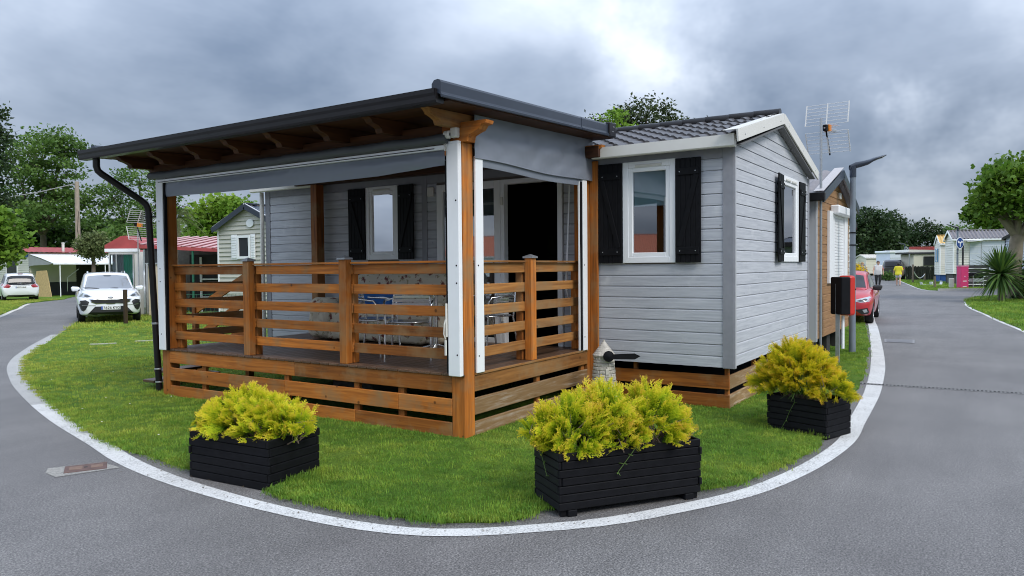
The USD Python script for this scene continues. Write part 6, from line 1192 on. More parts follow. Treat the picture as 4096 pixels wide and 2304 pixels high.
def simple_window(face, u0, u1, z0, z1, parent, frame=white, glassm=dglass, w=0.06, curtain=None):
    b = MB()
    for a, c, e, g in ((u0, u1, z1 - w, z1), (u0, u1, z0, z0 + w), (u0, u0 + w, z0 + w, z1 - w), (u1 - w, u1, z0 + w, z1 - w)): face.bx(b, a, c, 0.0, 0.070, e, g)
    fr = b.put('window', frame, parent); b = MB(); b.add([face.p(u, 0.044, z) for u, z in ((u0 + w, z0 + w), (u1 - w, z0 + w), (u1 - w, z1 - w), (u0 + w, z1 - w))], [[0, 1, 2], [0, 2, 3]]); b.put('pane', glassm, fr); return fr
def cabin(name, label, c, ang, L, Wd, zf, eave, ridge, wmat, rmat, pitch=0.15, cat='mobile home', ov=0.12, base=None, trimm=None, wavep=0.22, rmul=1.0):
    """gabled home; local x along the ridge. Returns the thing and its four wall faces (front -y, back +y, left -x, right +x)"""
    c = np.array([c[0], c[1], float(gz(c[0], c[1]))]); t = placed(name, label, cat, c); X = np.array([math.cos(ang), math.sin(ang), 0]); Y = np.array([-X[1], X[0], 0]); h = Wd / 2
    F = {'front': Face(c - Y * h, X, -Y), 'back': Face(c + Y * h, -X, Y), 'left': Face(c - X * L / 2, -Y, -X), 'right': Face(c + X * L / 2, Y, X)}
    def gclip(z): k = h * (1 - np.clip((z - eave) / (ridge - eave), 0, 1)); return (-k, k)
    for nm in ('front', 'back'): b = MB(); clad(b, F[nm], -L / 2, L / 2, zf, eave, pitch); b.put('wall', wmat, t)
    for nm in ('left', 'right'): b = MB(); clad(b, F[nm], -h, h, zf, ridge, pitch, gclip); b.put('wall', wmat, t)
    for sx in (-1, 1):
        for sy in (-1, 1): b = MB(); b.obox(c + X * sx * (L / 2) + Y * sy * h + [0, 0, (zf + eave) / 2], [X, Y, [0, 0, 1]], [0.035, 0.035, (eave - zf) / 2], 0.004); b.put('corner_trim', trimm or white, t)
    if base is not None:
        for nm in ('front', 'back', 'left', 'right'):
            b = MB(); k = L / 2 if nm in ('front', 'back') else h; F[nm].bx(b, -k, k, -0.06, -0.03, 0.0, zf); b.put('skirt', base, t)
    tl = math.hypot(h + ov, (ridge - eave) * (h + ov) / h)
    for sy in (-1, 1):
        P = []; n = int((L + 2 * ov) / wavep * 6)
        for q in np.linspace(-L / 2 - ov, L / 2 + ov, n):
            row = []
            for s in np.linspace(0, 1, 13):
                step = 0.02 * (1 - (s * 6) % 1 if s < 1 else 0); row.append(c + X * q + Y * sy * (h + ov) * (1 - s) + [0, 0, eave - (ridge - eave) * ov / h + (ridge - eave) * (1 + ov / h) * s + 0.05 + step + 0.014 * rmul * math.cos(q / wavep * 2 * PI)])
            P.append(row)
        MB().grid(np.array(P)).put('roof', rmat, t)
        for sx in (-1, 1):
            b = MB(); p0 = c + X * sx * (L / 2 + ov) + Y * sy * (h + ov) + [0, 0, eave - (ridge - eave) * ov / h + 0.0]; p1_ = c + X * sx * (L / 2 + ov) + [0, 0, ridge + 0.0]; b.bar(p0 + [0, 0, 0.02], p1_ + [0, 0, 0.02], 0.02, 0.14, ch=0.003); b.put('barge_board', trimm or white, t)
        b = MB(); e0 = c + Y * sy * (h + ov + 0.03) + [0, 0, eave - (ridge - eave) * ov / h]; b.bar(e0 - X * (L / 2 + ov), e0 + X * (L / 2 + ov), 0.08, 0.10, ch=0.01); b.put('gutter', trimm or white, t)
    b = MB(); b.bar(c + X * (L / 2 + ov) + [0, 0, ridge + 0.075], c - X * (L / 2 + ov) + [0, 0, ridge + 0.075], 0.16, 0.05, ch=0.015); b.put('ridge_cap', rmat, t)
    return t, F
# beige chalet behind the left end of the veranda
t, F = cabin('garden_chalet', 'beige chalet with white shutters behind the left end of the veranda', (10.0, 13.62), 0.0, 4.0, 2.72, 0.35, 2.93, 3.50, sidebeige, anthr, 0.125, 'chalet', trimm=white, base=plain('dark_skirt', (0.05, 0.05, 0.05), 0.8))
g = F['left']; simple_window(g, -0.44, 0.13, 2.01, 2.68, t, glassm=dglass, w=0.07)
for u0, u1 in ((-0.72, -0.46), (0.15, 0.34)):
    b = MB(); g.bx(b, u0, u1, 0.036, 0.050, 1.99, 2.71); sh = b.put('shutter', white, t)
    for k in range(9): b = MB(); g.bx(b, u0 + 0.03, u1 - 0.03, 0.050, 0.064, 2.04 + k * 0.072, 2.085 + k * 0.072); b.put('louvre', white, sh)
b = MB(); b.prism([(0.16 * math.cos(a), 0.115 * math.sin(a)) for a in np.linspace(0, 2 * PI, 24)[:-1]], g.p(0.13, 0.036, 3.02), g.u, (0, 0, 1), g.d, 0.02); b.put('emblem', tentw, t)
for sy in (-1, 1):
    b = MB(); p0 = np.array([7.86, 13.62 + sy * 1.50, 2.86]); p1_ = np.array([7.86, 13.62, 3.50]); b.bar(p0, p1_, 0.03, 0.15); b.put('barge_board', anthr, t)
# canopy with a faded red ribbed roof, black side and curtain
cp = placed('camp_canopy', 'long awning under a faded red ribbed roof beside the white SUV', 'awning', (11.5, 21.8, 0.0))
fu = np.array([2.10, -3.22, 0]) / np.linalg.norm([2.10, -3.22]); fn = np.array([-fu[1], fu[0], 0]) * 1.0; fn = fn if fn @ (CAM * [1, 1, 0]) < fn @ np.array([11.5, 21.8, 0]) else -fn
e0 = np.array([9.55, 21.75, 2.62]); e1 = np.array([12.6, 17.1, 2.30]); r0, r1 = e0 + fn * 3.2 + [0.4, 0, 0.42], e1 + fn * 3.2 + [0.4, 0, 0.66]
P = []
nr = 150
for i, s in enumerate(np.linspace(0, 1, nr)):
    h = 0.035 if (i % 10) in (0, 1) else 0.0; P.append([e0 + (e1 - e0) * s + [0, 0, h], r0 + (r1 - r0) * s + [0, 0, h]])
MB().grid(np.array(P)).put('roof', pinkroof, cp)
b = MB()
for k in range(15): s = (k + 0.15) / 15; b.bar(e0 + (e1 - e0) * s + [0, 0, 0.045], r0 + (r1 - r0) * s + [0, 0, 0.045], 0.10, 0.03)
b.put('roof_rib', plain('pale_pink_rib', (0.62, 0.42, 0.42), 0.5), cp, kind='stuff')
b = MB(); b.bar(e0 + [0, 0, -0.05], e1 + [0, 0, -0.05], 0.04, 0.12); b.put('fascia', redroof, cp)
Fc = Face(e0 * [1, 1, 0], (e1 - e0) * [1, 1, 0] / np.linalg.norm((e1 - e0)[:2]), -fn)
b = MB(); Fc.bx(b, 0.0, 5.4, -3.2, -3.1, 0.0, 2.9); b.put('back_wall', plain('canopy_back', (0.16, 0.155, 0.14), 0.8, var=0.3), cp)
b = MB(); Fc.bx(b, 0.15, 0.85, -0.06, -0.04, 1.95, 2.55); b.put('side_canvas', blackf, cp); b = MB(); Fc.bx(b, 0.86, 3.6, -2.2, -2.17, 0.0, 2.3); b.put('inner_canvas', blackf, cp)
b = MB(); Fc.bx(b, 0.12, 0.9, -0.05, -0.02, 1.93, 1.97); b.put('canvas_rail', alu, cp)
P = [[Fc.p(u, -0.10 + 0.035 * math.sin(u * 38) * (0.4 + 0.6 * s), 1.92 - 1.90 * s) for s in np.linspace(0, 1, 5)] for u in np.linspace(0.24, 0.95, 60)]
MB().grid(P).put('curtain', curt, cp, smooth=True)
for u in (0.14, 1.9, 3.6, 5.4): b = MB(); Fc.bx(b, u - 0.03, u + 0.03, -0.06, 0.0, 0.0, 2.45); b.put('post', alu if u < 1 else plain('green_post', (0.01, 0.09, 0.05), 0.5), cp)
b = MB(); Fc.bx(b, 1.3, 1.38, -2.1, -2.05, 0.0, 2.2); Fc.bx(b, 1.38, 3.2, -2.1, -2.05, 1.30, 1.36); Fc.bx(b, 1.38, 3.2, -2.1, -2.05, 0.62, 0.66); b.put('window_frame', white, cp, kind='stuff')
# white glazed porch in front of it, with a red gable
clearp = glass('porch_pane', (0.85, 0.9, 0.88), base=0.05)
po_ = placed('glazed_porch', 'white glazed camp porch with green curtains under a small red gable', 'porch', (9.9, 23.4, 0.0))
Fp = Face((9.47, 23.62, 0), fu, -fn)
b = MB(); Fp.bx(b, 0.0, 1.42, -2.4, -2.3, 0, 2.4); Fp.bx(b, 1.06, 1.10, -2.4, 0.0, 0, 2.4); b.put('wall', sidewhite, po_)
b = MB(); Fp.bx(b, -0.05, 0.0, -0.06, 0.0, 0, 2.4); Fp.bx(b, 0.92, 1.42, -0.06, 0.0, 0, 2.4); Fp.bx(b, 0.0, 0.92, -0.06, 0.0, 0, 0.9); Fp.bx(b, 0.0, 0.92, -0.06, 0.0, 2.33, 2.4); b.put('front_panel', sidewhite, po_)
b = MB(); Fp.bx(b, -0.17, 1.10, -0.1, 0.06, 2.40, 2.52, 0.01); b.put('head_rail', white, po_)
simple_window(Fp, 0.02, 0.28, 0.92, 2.33, po_, frame=alu, glassm=clearp, w=0.025); simple_window(Fp, 0.28, 0.91, 0.92, 2.33, po_, frame=alu, glassm=clearp, w=0.025)
P = [[Fp.p(u, -0.14 + 0.02 * math.sin(u * 60), z) for z in (0.9, 2.3)] for u in np.linspace(0.45, 0.9, 40)]; MB().grid(P).put('curtain', plain('green_curtain', (0.01, 0.34, 0.20), 0.7), po_)
P = [[Fp.p(u, -0.16 + 0.02 * math.sin(u * 60), z) for z in (0.9, 2.3)] for u in np.linspace(0.02, 0.44, 40)]; MB().grid(P).put('curtain', plain('grey_curtain', (0.26, 0.28, 0.30), 0.8), po_)
b = MB(); b.prism([(-0.20, 2.53), (-0.20, 2.66), (0.42, 3.0), (0.60, 3.01), (1.12, 2.72), (1.12, 2.53)], Fp.p(0, -0.02, 0), Fp.u, (0, 0, 1), -Fp.d, 2.4); b.put('gable_roof', redroof, po_)
# cream home with red roof and white awning at the back
A0 = np.array([18.5, 50.05, 0.0]); wu = np.array([0.95, -0.31, 0]); wu /= np.linalg.norm(wu); wn = np.array([-wu[1], wu[0], 0]); wn = wn if wn @ (CAM * [1, 1, 0] - A0) > 0 else -wn
fw2 = FW * [1, 1, 0] / np.linalg.norm(FW[:2]); rt2 = np.array([fw2[1], -fw2[0], 0])
wu = rt2 * 0.50 + fw2 * 0.866; wn = rt2 * 0.866 - fw2 * 0.50
hb = placed('cream_mobile_home', 'cream mobile home under a red sheet roof behind the white hatchback', 'mobile home', A0 + wu * 4 - wn * 1.5)
Fa, Fe = Face(A0, wu, wn), Face(A0, wn, -wu)
b = MB(); clad(b, Fa, 0, 9, 0.3, 2.95, 0.15); b.put('wall', creamwall, hb); b = MB(); clad(b, Fe, -6.5, 0, 0.3, 2.95, 0.15); b.put('wall', plain('pale_cream_wall', (0.62, 0.62, 0.56), 0.5), hb)
simple_window(Fe, -2.9, -1.4, 1.05, 2.5, hb, glassm=dglass, w=0.09)
b = MB(); Fe.bx(b, -2.8, -0.1, 0.0, 0.06, 2.68, 2.93); b.put('blue_band', plain('blue_band_paint', (0.03, 0.12, 0.40), 0.5), hb)
P = []
for q in np.linspace(-0.3, 9.2, 60): P.append([Fa.p(q, 0.25, 3.0 + 0.02 * math.cos(q * 20)), Fa.p(q, -1.6, 3.38 + 0.02 * math.cos(q * 20)), Fa.p(q, -6.5, 3.2)])
MB().grid(np.array(P)).put('roof', redroof, hb)
b = MB(); b.tube([Fa.p(2.3, -0.1, 2.95), Fa.p(2.3, -0.1, 3.62)], 0.085, 12); b.lathe([(0.12, 0), (0.12, 0.05), (0, 0.08)], Fa.p(2.3, -0.1, 3.62), 12); b.put('chimney', cream, hb, smooth=40)
b = MB(); Fa.bx(b, 3.1, 4.2, 0.01, 0.065, 0.3, 2.3); b.put('doorway', darkin, hb)
b = MB(); b.tube([Fa.p(2.2, 0.5, 1.25), Fa.p(3.0, 0.5, 1.85)], 0.025, 6); b.tube([Fa.p(2.2, 0.5, 0.3), Fa.p(2.2, 0.5, 1.25)], 0.025, 6); b.put('step_rail', alu, hb)
b = MB(); Fa.bx(b, 0.0, 9, 0.036, 0.06, 0.0, 0.95); b.put('skirt', plain('charcoal_panel', (0.04, 0.042, 0.045), 0.8), hb)
aw = placed('camp_awning', 'white awning roof with grey canvas side in front of the cream home', 'awning', A0 + wu * 3 + wn * 1.5)
P = []
for q in np.linspace(-0.1, 8.5, 50): P.append([Fa.p(q, 0.05, 2.88), Fa.p(q, 1.6, 2.56 + 0.01 * math.cos(q * 9)), Fa.p(q, 3.05, 2.20 + 0.015 * math.cos(q * 9))])
MB().grid(np.array(P)).put('roof', tentw, aw, smooth=True)
b = MB(); b.bar(Fa.p(-0.1, 3.06, 2.17), Fa.p(8.5, 3.06, 2.17), 0.05, 0.07); b.put('front_rail', white, aw)
b = MB(); b.add([Fa.p(-0.08, 0.05, 2.85), Fa.p(-0.08, 3.0, 2.18), Fa.p(-0.08, 2.2, 2.12), Fa.p(-0.08, 0.9, 2.10), Fa.p(-0.08, 0.05, 2.05)], [[0, 1, 2], [0, 2, 3], [0, 3, 4]]); b.put('side_canvas', tentg, aw)
for q in (0.35, 3.4, 6.5): b = MB(); b.tube([Fa.p(q, 3.0, 0), Fa.p(q, 3.0, 2.18)], 0.03, 8); b.put('post', white, aw)
b = MB(); Fa.bx(b, 4.3, 8.5, 0.3, 0.36, 0, 2.7); b.put('inner_canvas', blackf, aw)
mt = placed('straw_mat', 'tan straw mat leaning against the white awning behind the hatchback', 'mat', A0 + wn * 0.6 - wu * 0.3)
fl_ = MB(); fl_.prism([(-0.95, 0.0), (1.35, 0.0), (0.75, 1.0), (0.25, 1.78), (-0.95, 1.74)], A0 + wn * 1.85 - wu * 0.3, wn, np.array([0, 0, 0.985]) + wu * 0.17, -wu, 0.03); fl_.put('matting', plain('straw', (0.42, 0.31, 0.14), 0.9, var=0.25, scale=9, bump=0.5), mt)
pc = placed('plastic_chair', 'white plastic chair under the white awning', 'chair', Fa.p(2.75, 2.0, 0)); cb = Fa.p(2.75, 2.0, 0)
for sx in (-1, 1):
    for sy in (-1, 1): b = MB(); b.bar(cb + wu * 0.24 * sx + wn * 0.22 * sy, cb + wu * 0.2 * sx + wn * 0.19 * sy + [0, 0, 0.43], 0.045, 0.045); b.put('leg', white, pc)
b = MB(); b.obox(cb + [0, 0, 0.44], [wu, wn, [0, 0, 1]], [0.24, 0.23, 0.02], 0.008); b.put('seat', white, pc); b = MB(); b.bar(cb - wu * 0.22 + [0, 0, 0.46], cb - wu * 0.30 + [0, 0, 0.88], 0.44, 0.03, up=wu); b.put('backrest', white, pc)
# pole, cable, wooden post, antennas
pl = placed('utility_pole', 'tall bare utility pole behind the white awning', 'pole', (25.6, 57.8, 0.0)); b = MB(); b.tube([(25.6, 57.8, 0), (25.65, 57.82, 8.9)], [0.21, 0.16], 12); b.put('pole', plain('grey_pole_wood', (0.30, 0.26, 0.21), 0.9, var=0.2, scale=5), pl, smooth=40)
b = MB(); b.box(25.35, 25.6, 57.5, 57.7, 3.4, 3.9, 0.01); b.put('meter_box', cream, pl)
b = MB(); b.tube([(25.68, 57.6, 3.6), (25.5, 57.58, 5.0), (25.62, 57.62, 6.5)], 0.02, 5); b.put('conduit', black, pl)
cbp = np.array([[25.6, 57.8, 8.75], [24.0, 60.1, 8.1], [22.24, 63.0, 7.57], [19.5, 67.0, 7.3], [15, 73, 7.6]]); b = MB(); b.tube(np.column_stack([np.interp(np.linspace(0, 4, 25), range(5), cbp[:, i]) for i in range(3)]), 0.035, 6); tag(b.put('overhead_cable', plain('grey_cable', (0.35, 0.36, 0.37), 0.6)), 'grey overhead cable sagging left from the utility pole', 'cable')
b = MB(); b.box(7.16, 7.26, 18.60, 18.70, -0.05, 1.10, 0.01); tag(b.put('wooden_post', grained('old_post_z', 'z', [(0.3, (0.035, 0.022, 0.012)), (0.7, (0.09, 0.058, 0.03))])), 'short dark wooden post in the grass before the white SUV', 'post')
def antenna(label, foot, top, c, boom, s):
    """grid antenna: V reflector, boom with directors, orange dipole box, on a mast"""
    rodm = plain('pale_rod', (0.58, 0.57, 0.55), 0.45); t = placed('tv_antenna', label, 'antenna', foot); c, boom = np.array(c, float), np.array(boom, float) / np.linalg.norm(boom); lat = np.cross(boom, [0, 0, 1]); lat /= np.linalg.norm(lat); up = np.cross(lat, boom)
    b = MB(); b.tube([foot, top], 0.021, 8); b.put('mast', steel, t, smooth=40)
    for sg_ in (1, -1):
        b = MB(); u = up * sg_ * 0.93 + boom * 0.36; o = c + up * sg_ * 0.03 * s
        for k in range(7): p = o + u * (0.03 + 0.058 * k) * s; b.tube([p - lat * 0.32 * s, p + lat * 0.32 * s], 0.0045 * s, 5)
        for q in (-0.32, 0.0, 0.32): b.bar(o + lat * q * s + u * 0.03 * s, o + lat * q * s + u * 0.39 * s, 0.016 * s, 0.010 * s)
        b.put('reflector_panel', rodm, t)
    b = MB(); b.bar(c - boom * 0.10 * s, c + boom * 0.62 * s, 0.022, 0.022); b.put('boom', alu, t)
    for k in range(5):
        p = c + boom * (0.18 + 0.10 * k) * s; b = MB()
        for dv in (-0.05, 0.05): b.tube([p - lat * 0.10 * s + up * dv * s, p + lat * 0.10 * s + up * dv * s], 0.004 * s, 5)
        b.tube([p - up * 0.055 * s, p + up * 0.055 * s], 0.004 * s, 5); b.put('director', alu, t)
    b = MB(); b.obox(c + boom * 0.10 * s, [boom, lat, up], np.array([0.06, 0.045, 0.055]) * s, 0.01); b.put('dipole_box', plain('orange_plastic', (0.62, 0.20, 0.02), 0.5), t)
    b = MB(); b.obox(c - boom * 0.04 * s, [boom, lat, up], np.array([0.05, 0.03, 0.05]) * s, 0.01); b.put('clamp', black, t)
    b = MB(); b.bar(c - up * 0.05 * s, c - up * 0.42 * s + boom * 0.20 * s, 0.02 * s, 0.02 * s); b.put('brace', black, t)
    return t
antenna('grid antenna on a mast beside the gable of the grey home', (7.36, -1.90, 0.0), (7.39, -1.89, 4.12), (7.50, -1.95, 3.97), fw2 * 0.80 + rt2 * 0.60 + [0, 0, 0.10], 1.05)
antenna('grid antenna on a thin bent mast behind the white SUV', (9.49, 21.75, 0.0), (9.50, 21.78, 3.35), (9.48, 21.76, 3.35), rt2 * 0.86 - fw2 * 0.45 + [0, 0, -0.10], 1.35)
fc_ = placed('mesh_fence', 'green wire mesh fence seen through the railing left of the grey home', 'fence', (4.2, 8.6, 0.0)); fa, fb = np.array([3.2, 9.6, 0]), np.array([5.6, 7.4, 0]); b = MB(); gpo = plain('green_wire', (0.02, 0.12, 0.06), 0.5)
for k in range(3): p = fa + (fb - fa) * k / 2; m = MB(); m.tube([p, p + [0, 0, 1.25]], 0.025, 8); m.put('post', gpo, fc_)
for z in np.linspace(0.1, 1.2, 10): b.tube([fa + [0, 0, z], fb + [0, 0, z]], 0.004, 4)
for k in range(40): p = fa + (fb - fa) * k / 39; b.tube([p + [0, 0, 0.08], p + [0, 0, 1.2]], 0.003, 4)
b.put('mesh', gpo, fc_)
for k, (x, y) in enumerate(((4.8, 14.4), (5.9, 14.0), (6.6, 13.9), (4.3, 14.5))): pass
sl_ = []
for k, (x, y, l) in enumerate(((3.3, 12.7, 0.9), (4.2, 12.5, 0.8), (5.3, 12.0, 0.8), (6.0, 11.6, 0.9))):
    b = MB(); b.obox([x, y, 0.034], [[0.84, -0.54, 0], [0.54, 0.84, 0], [0, 0, 1]], [l * 0.3, 0.07, 0.012], 0.006); tag(b.put('stepping_stone', plain('mossy_stone', (0.30, 0.31, 0.24), 0.9, var=0.3, scale=12)), ['pale stepping stone in the grass nearest the left road', 'second pale stepping stone in from the left road', 'third pale stepping stone in from the left road', 'pale stepping stone nearest the downpipe'][k], 'stone')
# ---------------------------------------------------------------- right side
bro = placed('brown_chalet', 'brown boarded chalet with a white roller shutter behind the grey home', 'chalet', (9.5, 1.2, 0.0))
Fb = Face((0, -1.80, 0), (1, 0, 0), (0, -1, 0)); brw = grained('brown_cladding_x', 'x', [(0.3, (0.20, 0.105, 0.045)), (0.55, (0.30, 0.165, 0.075)), (0.75, (0.36, 0.21, 0.10))], rough=0.6, stretch=(2.0, 40), tone=0.08)
def brake(z): t_ = np.clip((np.asarray(z) - 2.84) / 0.52, 0, 1); return 7.42 + t_ * 1.70, 10.82 - t_ * 1.70
BW = (8.46, 10.37, 1.36, 2.74)
for k in range(21):
    z = 0.43 + k * 0.148
    segs = [(7.42, 10.82)] if not (z + 0.148 > BW[2] and z < BW[3]) else [(7.42, BW[0]), (BW[1], 10.82)]
    lo, hi = brake(z + 0.074)
    for a, c in segs:
        if hi - lo > 0.1: Fb.board(a, c, z, 0.148, brw, bro, clip=brake)
b = MB(); b.box(7.44, 10.80, -1.79, 6.0, 0.44, 2.84); b.prism([(7.44, 2.84), (9.12, 3.34), (10.80, 2.84)], (0, -1.79, 0), (1, 0, 0), (0, 0, 1), (0, 1, 0), 7.7); b.put('core', brw, bro)
b = MB(); Fb.bx(b, 7.36, 7.46, 0.0, 0.03, 0.40, 2.86, 0.004); b.box(7.36, 7.385, -1.80, -1.6, 0.40, 2.86); b.put('corner_trim', plain('pale_post_paint', (0.50, 0.51, 0.53), 0.5), bro)
b = MB()
for a, c, e, g_ in ((8.46, 8.93, 1.36, 2.66), (10.06, 10.37, 1.36, 2.66)): Fb.bx(b, a, c, 0, 0.05, e, g_, 0.004)
wf = b.put('window', white, bro)
b = MB(); Fb.bx(b, 8.75, 10.40, 0.0, 0.16, 2.62, 2.78, 0.02); b.put('shutter_box', white, wf)
for k in range(22): b = MB(); Fb.bx(b, 8.93, 10.06, 0.004, 0.022, 1.40 + k * 0.0555, 1.40 + k * 0.0555 + 0.051, 0.008); b.put('shutter_slat', white, wf)
b = MB(); Fb.bx(b, 9.60, 9.80, 0.0, 0.03, 2.96, 3.07, 0.004); b.put('vent', cream, bro)
P1_, P2_ = [], []
for y in np.linspace(-1.95, 6.1, 150):
    wv = 0.018 * math.cos(y * 30.6); P1_.append([[7.20, y, 2.87 + wv], [8.16, y, 3.16 + wv], [9.12, y, 3.45 + wv]]); P2_.append([[10.98, y, 2.87 + wv], [10.05, y, 3.16 + wv], [9.12, y, 3.45 + wv]])
MB().grid(P1_).put('roof', greyroof, bro); MB().grid(P2_).put('roof', greyroof, bro)
for p, q, mm in (((7.20, -1.96, 2.79), (9.12, -1.96, 3.37), anthr), ((10.98, -1.96, 2.79), (9.12, -1.96, 3.37), anthr)): b = MB(); b.bar(p, q, 0.03, 0.15); b.put('barge_board', mm, bro)
b = MB(); b.bar((7.20, -1.89, 2.905), (9.12, -1.89, 3.485), 0.16, 0.01); b.put('barge_flashing', plain('pale_flashing', (0.42, 0.40, 0.40), 0.5), bro)
b = MB(); b.box(7.12, 7.24, -2.0, 6.0, 2.74, 2.88, 0.01); b.put('gutter', gutmat, bro)
for x in (7.9, 9.2, 10.5): b = MB(); b.box(x - 0.15, x + 0.15, -1.70, -1.45, 0.0, 0.42, 0.01); b.put('pier', plain('dark_pier', (0.03, 0.03, 0.03), 0.9), bro)
t, F = cabin('white_mobile_home', 'white home with a black gutter almost hidden behind the brown chalet', (12.75, 2.2), PI / 2, 7.0, 3.3, 0.4, 2.62, 3.15, sidewhite, greyroof, 0.12, trimm=gutmat)
# lamp post and fire cabinet
def lamp(label, x, y, h, dirv, s=1.0, first=None):
    t = placed('street_lamp', label, 'street lamp', (x, y, float(gz(x, y))), 'street lamps along the roads'); z0 = float(gz(x, y)); d = np.array([*dirv, 0.0]); d /= np.linalg.norm(d)
    b = MB(); b.tube([(x, y, z0), (x, y, z0 + 1.2), (x, y, z0 + h)], [0.062, 0.056, 0.050], 16); b.put('pole', plain('grey_lamp_pole', (0.17, 0.20, 0.235), 0.45, metal=0.2, var=0.08), t, smooth=40)
    p = np.array([x, y, z0 + h]); b = MB(); b.tube([p - [0, 0, 0.06], p + [0, 0, 0.14]], 0.058, 14); b.put('collar', anthr, t, smooth=40)
    e = np.array([-d[1], d[0], 0]); P = []
    for q, zz, w, th in ((-0.06, 0.12, 0.045, 0.05), (0.04, 0.16, 0.055, 0.06), (0.16, 0.185, 0.075, 0.055), (0.27, 0.215, 0.11, 0.05), (0.36, 0.26, 0.125, 0.036), (0.52, 0.315, 0.12, 0.024), (0.58, 0.335, 0.08, 0.016)):
        o = p + d * q + [0, 0, zz]; P.append([o + e * w * math.cos(a) + np.array([0, 0, th]) * math.sin(a) for a in np.linspace(0, 2 * PI, 15)])
    b = MB(); b.grid(P); b.put('lamp_head', anthr, t, smooth=50)
    b = MB(); b.obox(p + d * 0.44 + [0, 0, 0.262], [d * 0.96 + np.array([0, 0, 0.28]), e, np.cross(d, e) * -1], [0.09, 0.08, 0.004]); b.put('lens', plain('lamp_lens', (0.6, 0.6, 0.55), 0.3), t)
    for zz in (0.72, 1.55, 1.78): 
        if h < 3.36: continue
        b = MB(); b.lathe([(0.058, -0.012), (0.064, -0.010), (0.064, 0.010), (0.058, 0.012)], (x, y, z0 + zz + 0.5), 16); b.put('strap', black, t, smooth=40)
    return t
lamp('grey street lamp with a flat LED head next to the red cabinet', 9.42, -2.08, 3.38, (0.50, -0.866))
lamp('street lamp with blue sign beside the pink box', 45.75, -2.45, 3.45, (-0.3, 0.95)); lamp('thin distant street lamp in front of the white box home', 73.0, 2.8, 2.95, (-0.5, 0.86)); lamp('farthest street lamp, by the cream mobile home', 101.3, 7.1, 2.75, (-0.5, 0.86))
rb = placed('fire_cabinet', 'black and red fire extinguisher cabinet on a post before the brown chalet', 'cabinet', (7.79, -2.15, 0.0)); ca = np.array([7.79, -2.16, 1.17]); redp = plain('red_plastic', (0.50, 0.025, 0.018), 0.35, 0.5, var=0.08)
ax = rt2 * 0.30 + fw2 * -0.954; ay = rt2 * 0.954 + fw2 * 0.30
def rbox(c, ax_, ay_, hx, hy, hz, r):
    return hull([(np.array(c) + ax_ * sx * (hx - r) + ay_ * sy * (hy - r) + np.array([0, 0, sz * (hz - r)]), r) for sx in (-1, 1) for sy in (-1, 1) for sz in (-1, 1)], 12)
b = MB(); b.tm(rbox(ca - ay * 0.03, ax, ay, 0.135, 0.10, 0.315, 0.02)); b.put('case', black, rb, smooth=35)
b = MB(); b.tm(rbox(ca + ay * 0.095, ax, ay, 0.14, 0.075, 0.34, 0.05)); b.put('cover', redp, rb, smooth=50)
for k in range(3): b = MB(); b.obox(ca + ay * 0.03 - ax * 0.14 + [0, 0, -0.2 + 0.2 * k], [ax, ay, [0, 0, 1]], [0.012, 0.05, 0.03], 0.004); b.put('latch', redp, rb)
b = MB(); b.bar(ca - ay * 0.09 + [0, 0, -1.17], ca - ay * 0.09 + [0, 0, 0.2], 0.06, 0.06, up=(1, 0, 0)); b.put('post', steel, rb); b = MB(); b.obox(ca + ay * 0.02 + [0, 0, -0.62], [ax, ay, [0, 0, 1]], [0.015, 0.02, 0.28]); b.put('support_plate', tentw, rb)
# far homes
t, F = cabin('white_mobile_home', 'white clad chalet with ochre roof, blue shutters and blue base on the far corner', (58.85, -2.36), math.radians(-76), 3.4, 1.75, 0.55, 2.85, 3.42, sidewhite, yelroof, 0.16, base=bluep, ov=0.08, rmul=2.5)
g = F['front']; g = F['left']; simple_window(g, -0.30, 0.12, 1.55, 2.45, t); 
for u0, u1 in ((-0.58, -0.32), (0.14, 0.34)): b = MB(); g.bx(b, u0, u1, 0.036, 0.06, 1.5, 2.5); b.put('shutter', bluesh, t)
t, F = cabin('white_mobile_home', 'long white clad mobile home with grey pantiles behind the blue road sign', (53.95, -3.35), math.radians(-76), 3.4, 2.3, 0.70, 3.05, 3.60, sidewhite, greyroof, 0.16, base=plain('dark_skirt', (0.05, 0.05, 0.05), 0.8), ov=0.15, rmul=3.5)
g = F['front']; b = MB()
for u0, u1, z0, z1 in ((-0.75, -0.12, 0.9, 2.80), (-0.08, 1.6, 0.9, 2.85)): 
    b = MB(); g.bx(b, u0, u1, 0.036, 0.06, z0, z1); sh = b.put('roller_shutter', plain('bluish_shutter', (0.50, 0.54, 0.62), 0.45), t)
    for k in range(4): b = MB(); g.bx(b, u0, u1, 0.06, 0.07, z0 + (k + 0.7) * (z1 - z0) / 4.4, z0 + (k + 0.7) * (z1 - z0) / 4.4 + 0.02); b.put('shutter_rib', white, sh)
b = MB(); b.bar(g.p(-0.95, 0.30, 2.84), g.p(-0.12, 0.30, 2.92), 0.6, 0.03); b.put('door_canopy', white, t)
cv = placed('cream_caravan', 'cream caravan with a dark fascia behind the hedge', 'caravan', (66.0, 1.6, float(gz(66, 1.6)))); fo = np.array([64.40, 1.40, float(gz(64.4, 1.4))]); cu = np.array([0.84, -1.4, 0]); cu /= np.linalg.norm(cu); cn = np.array([-cu[1], cu[0], 0]); cn = cn if cn @ (CAM - fo) > 0 else -cn; Fv = Face(fo, cu, cn)
b = MB(); Fv.bx(b, 0, 3.6, -2.2, 0, 0.25, 2.15, 0.06); b.put('body', creamwall, cv); b = MB(); Fv.bx(b, -0.4, 3.8, -2.3, 0.15, 2.15, 2.30, 0.02); b.put('fascia', plain('dark_fascia', (0.03, 0.03, 0.035), 0.5), cv)
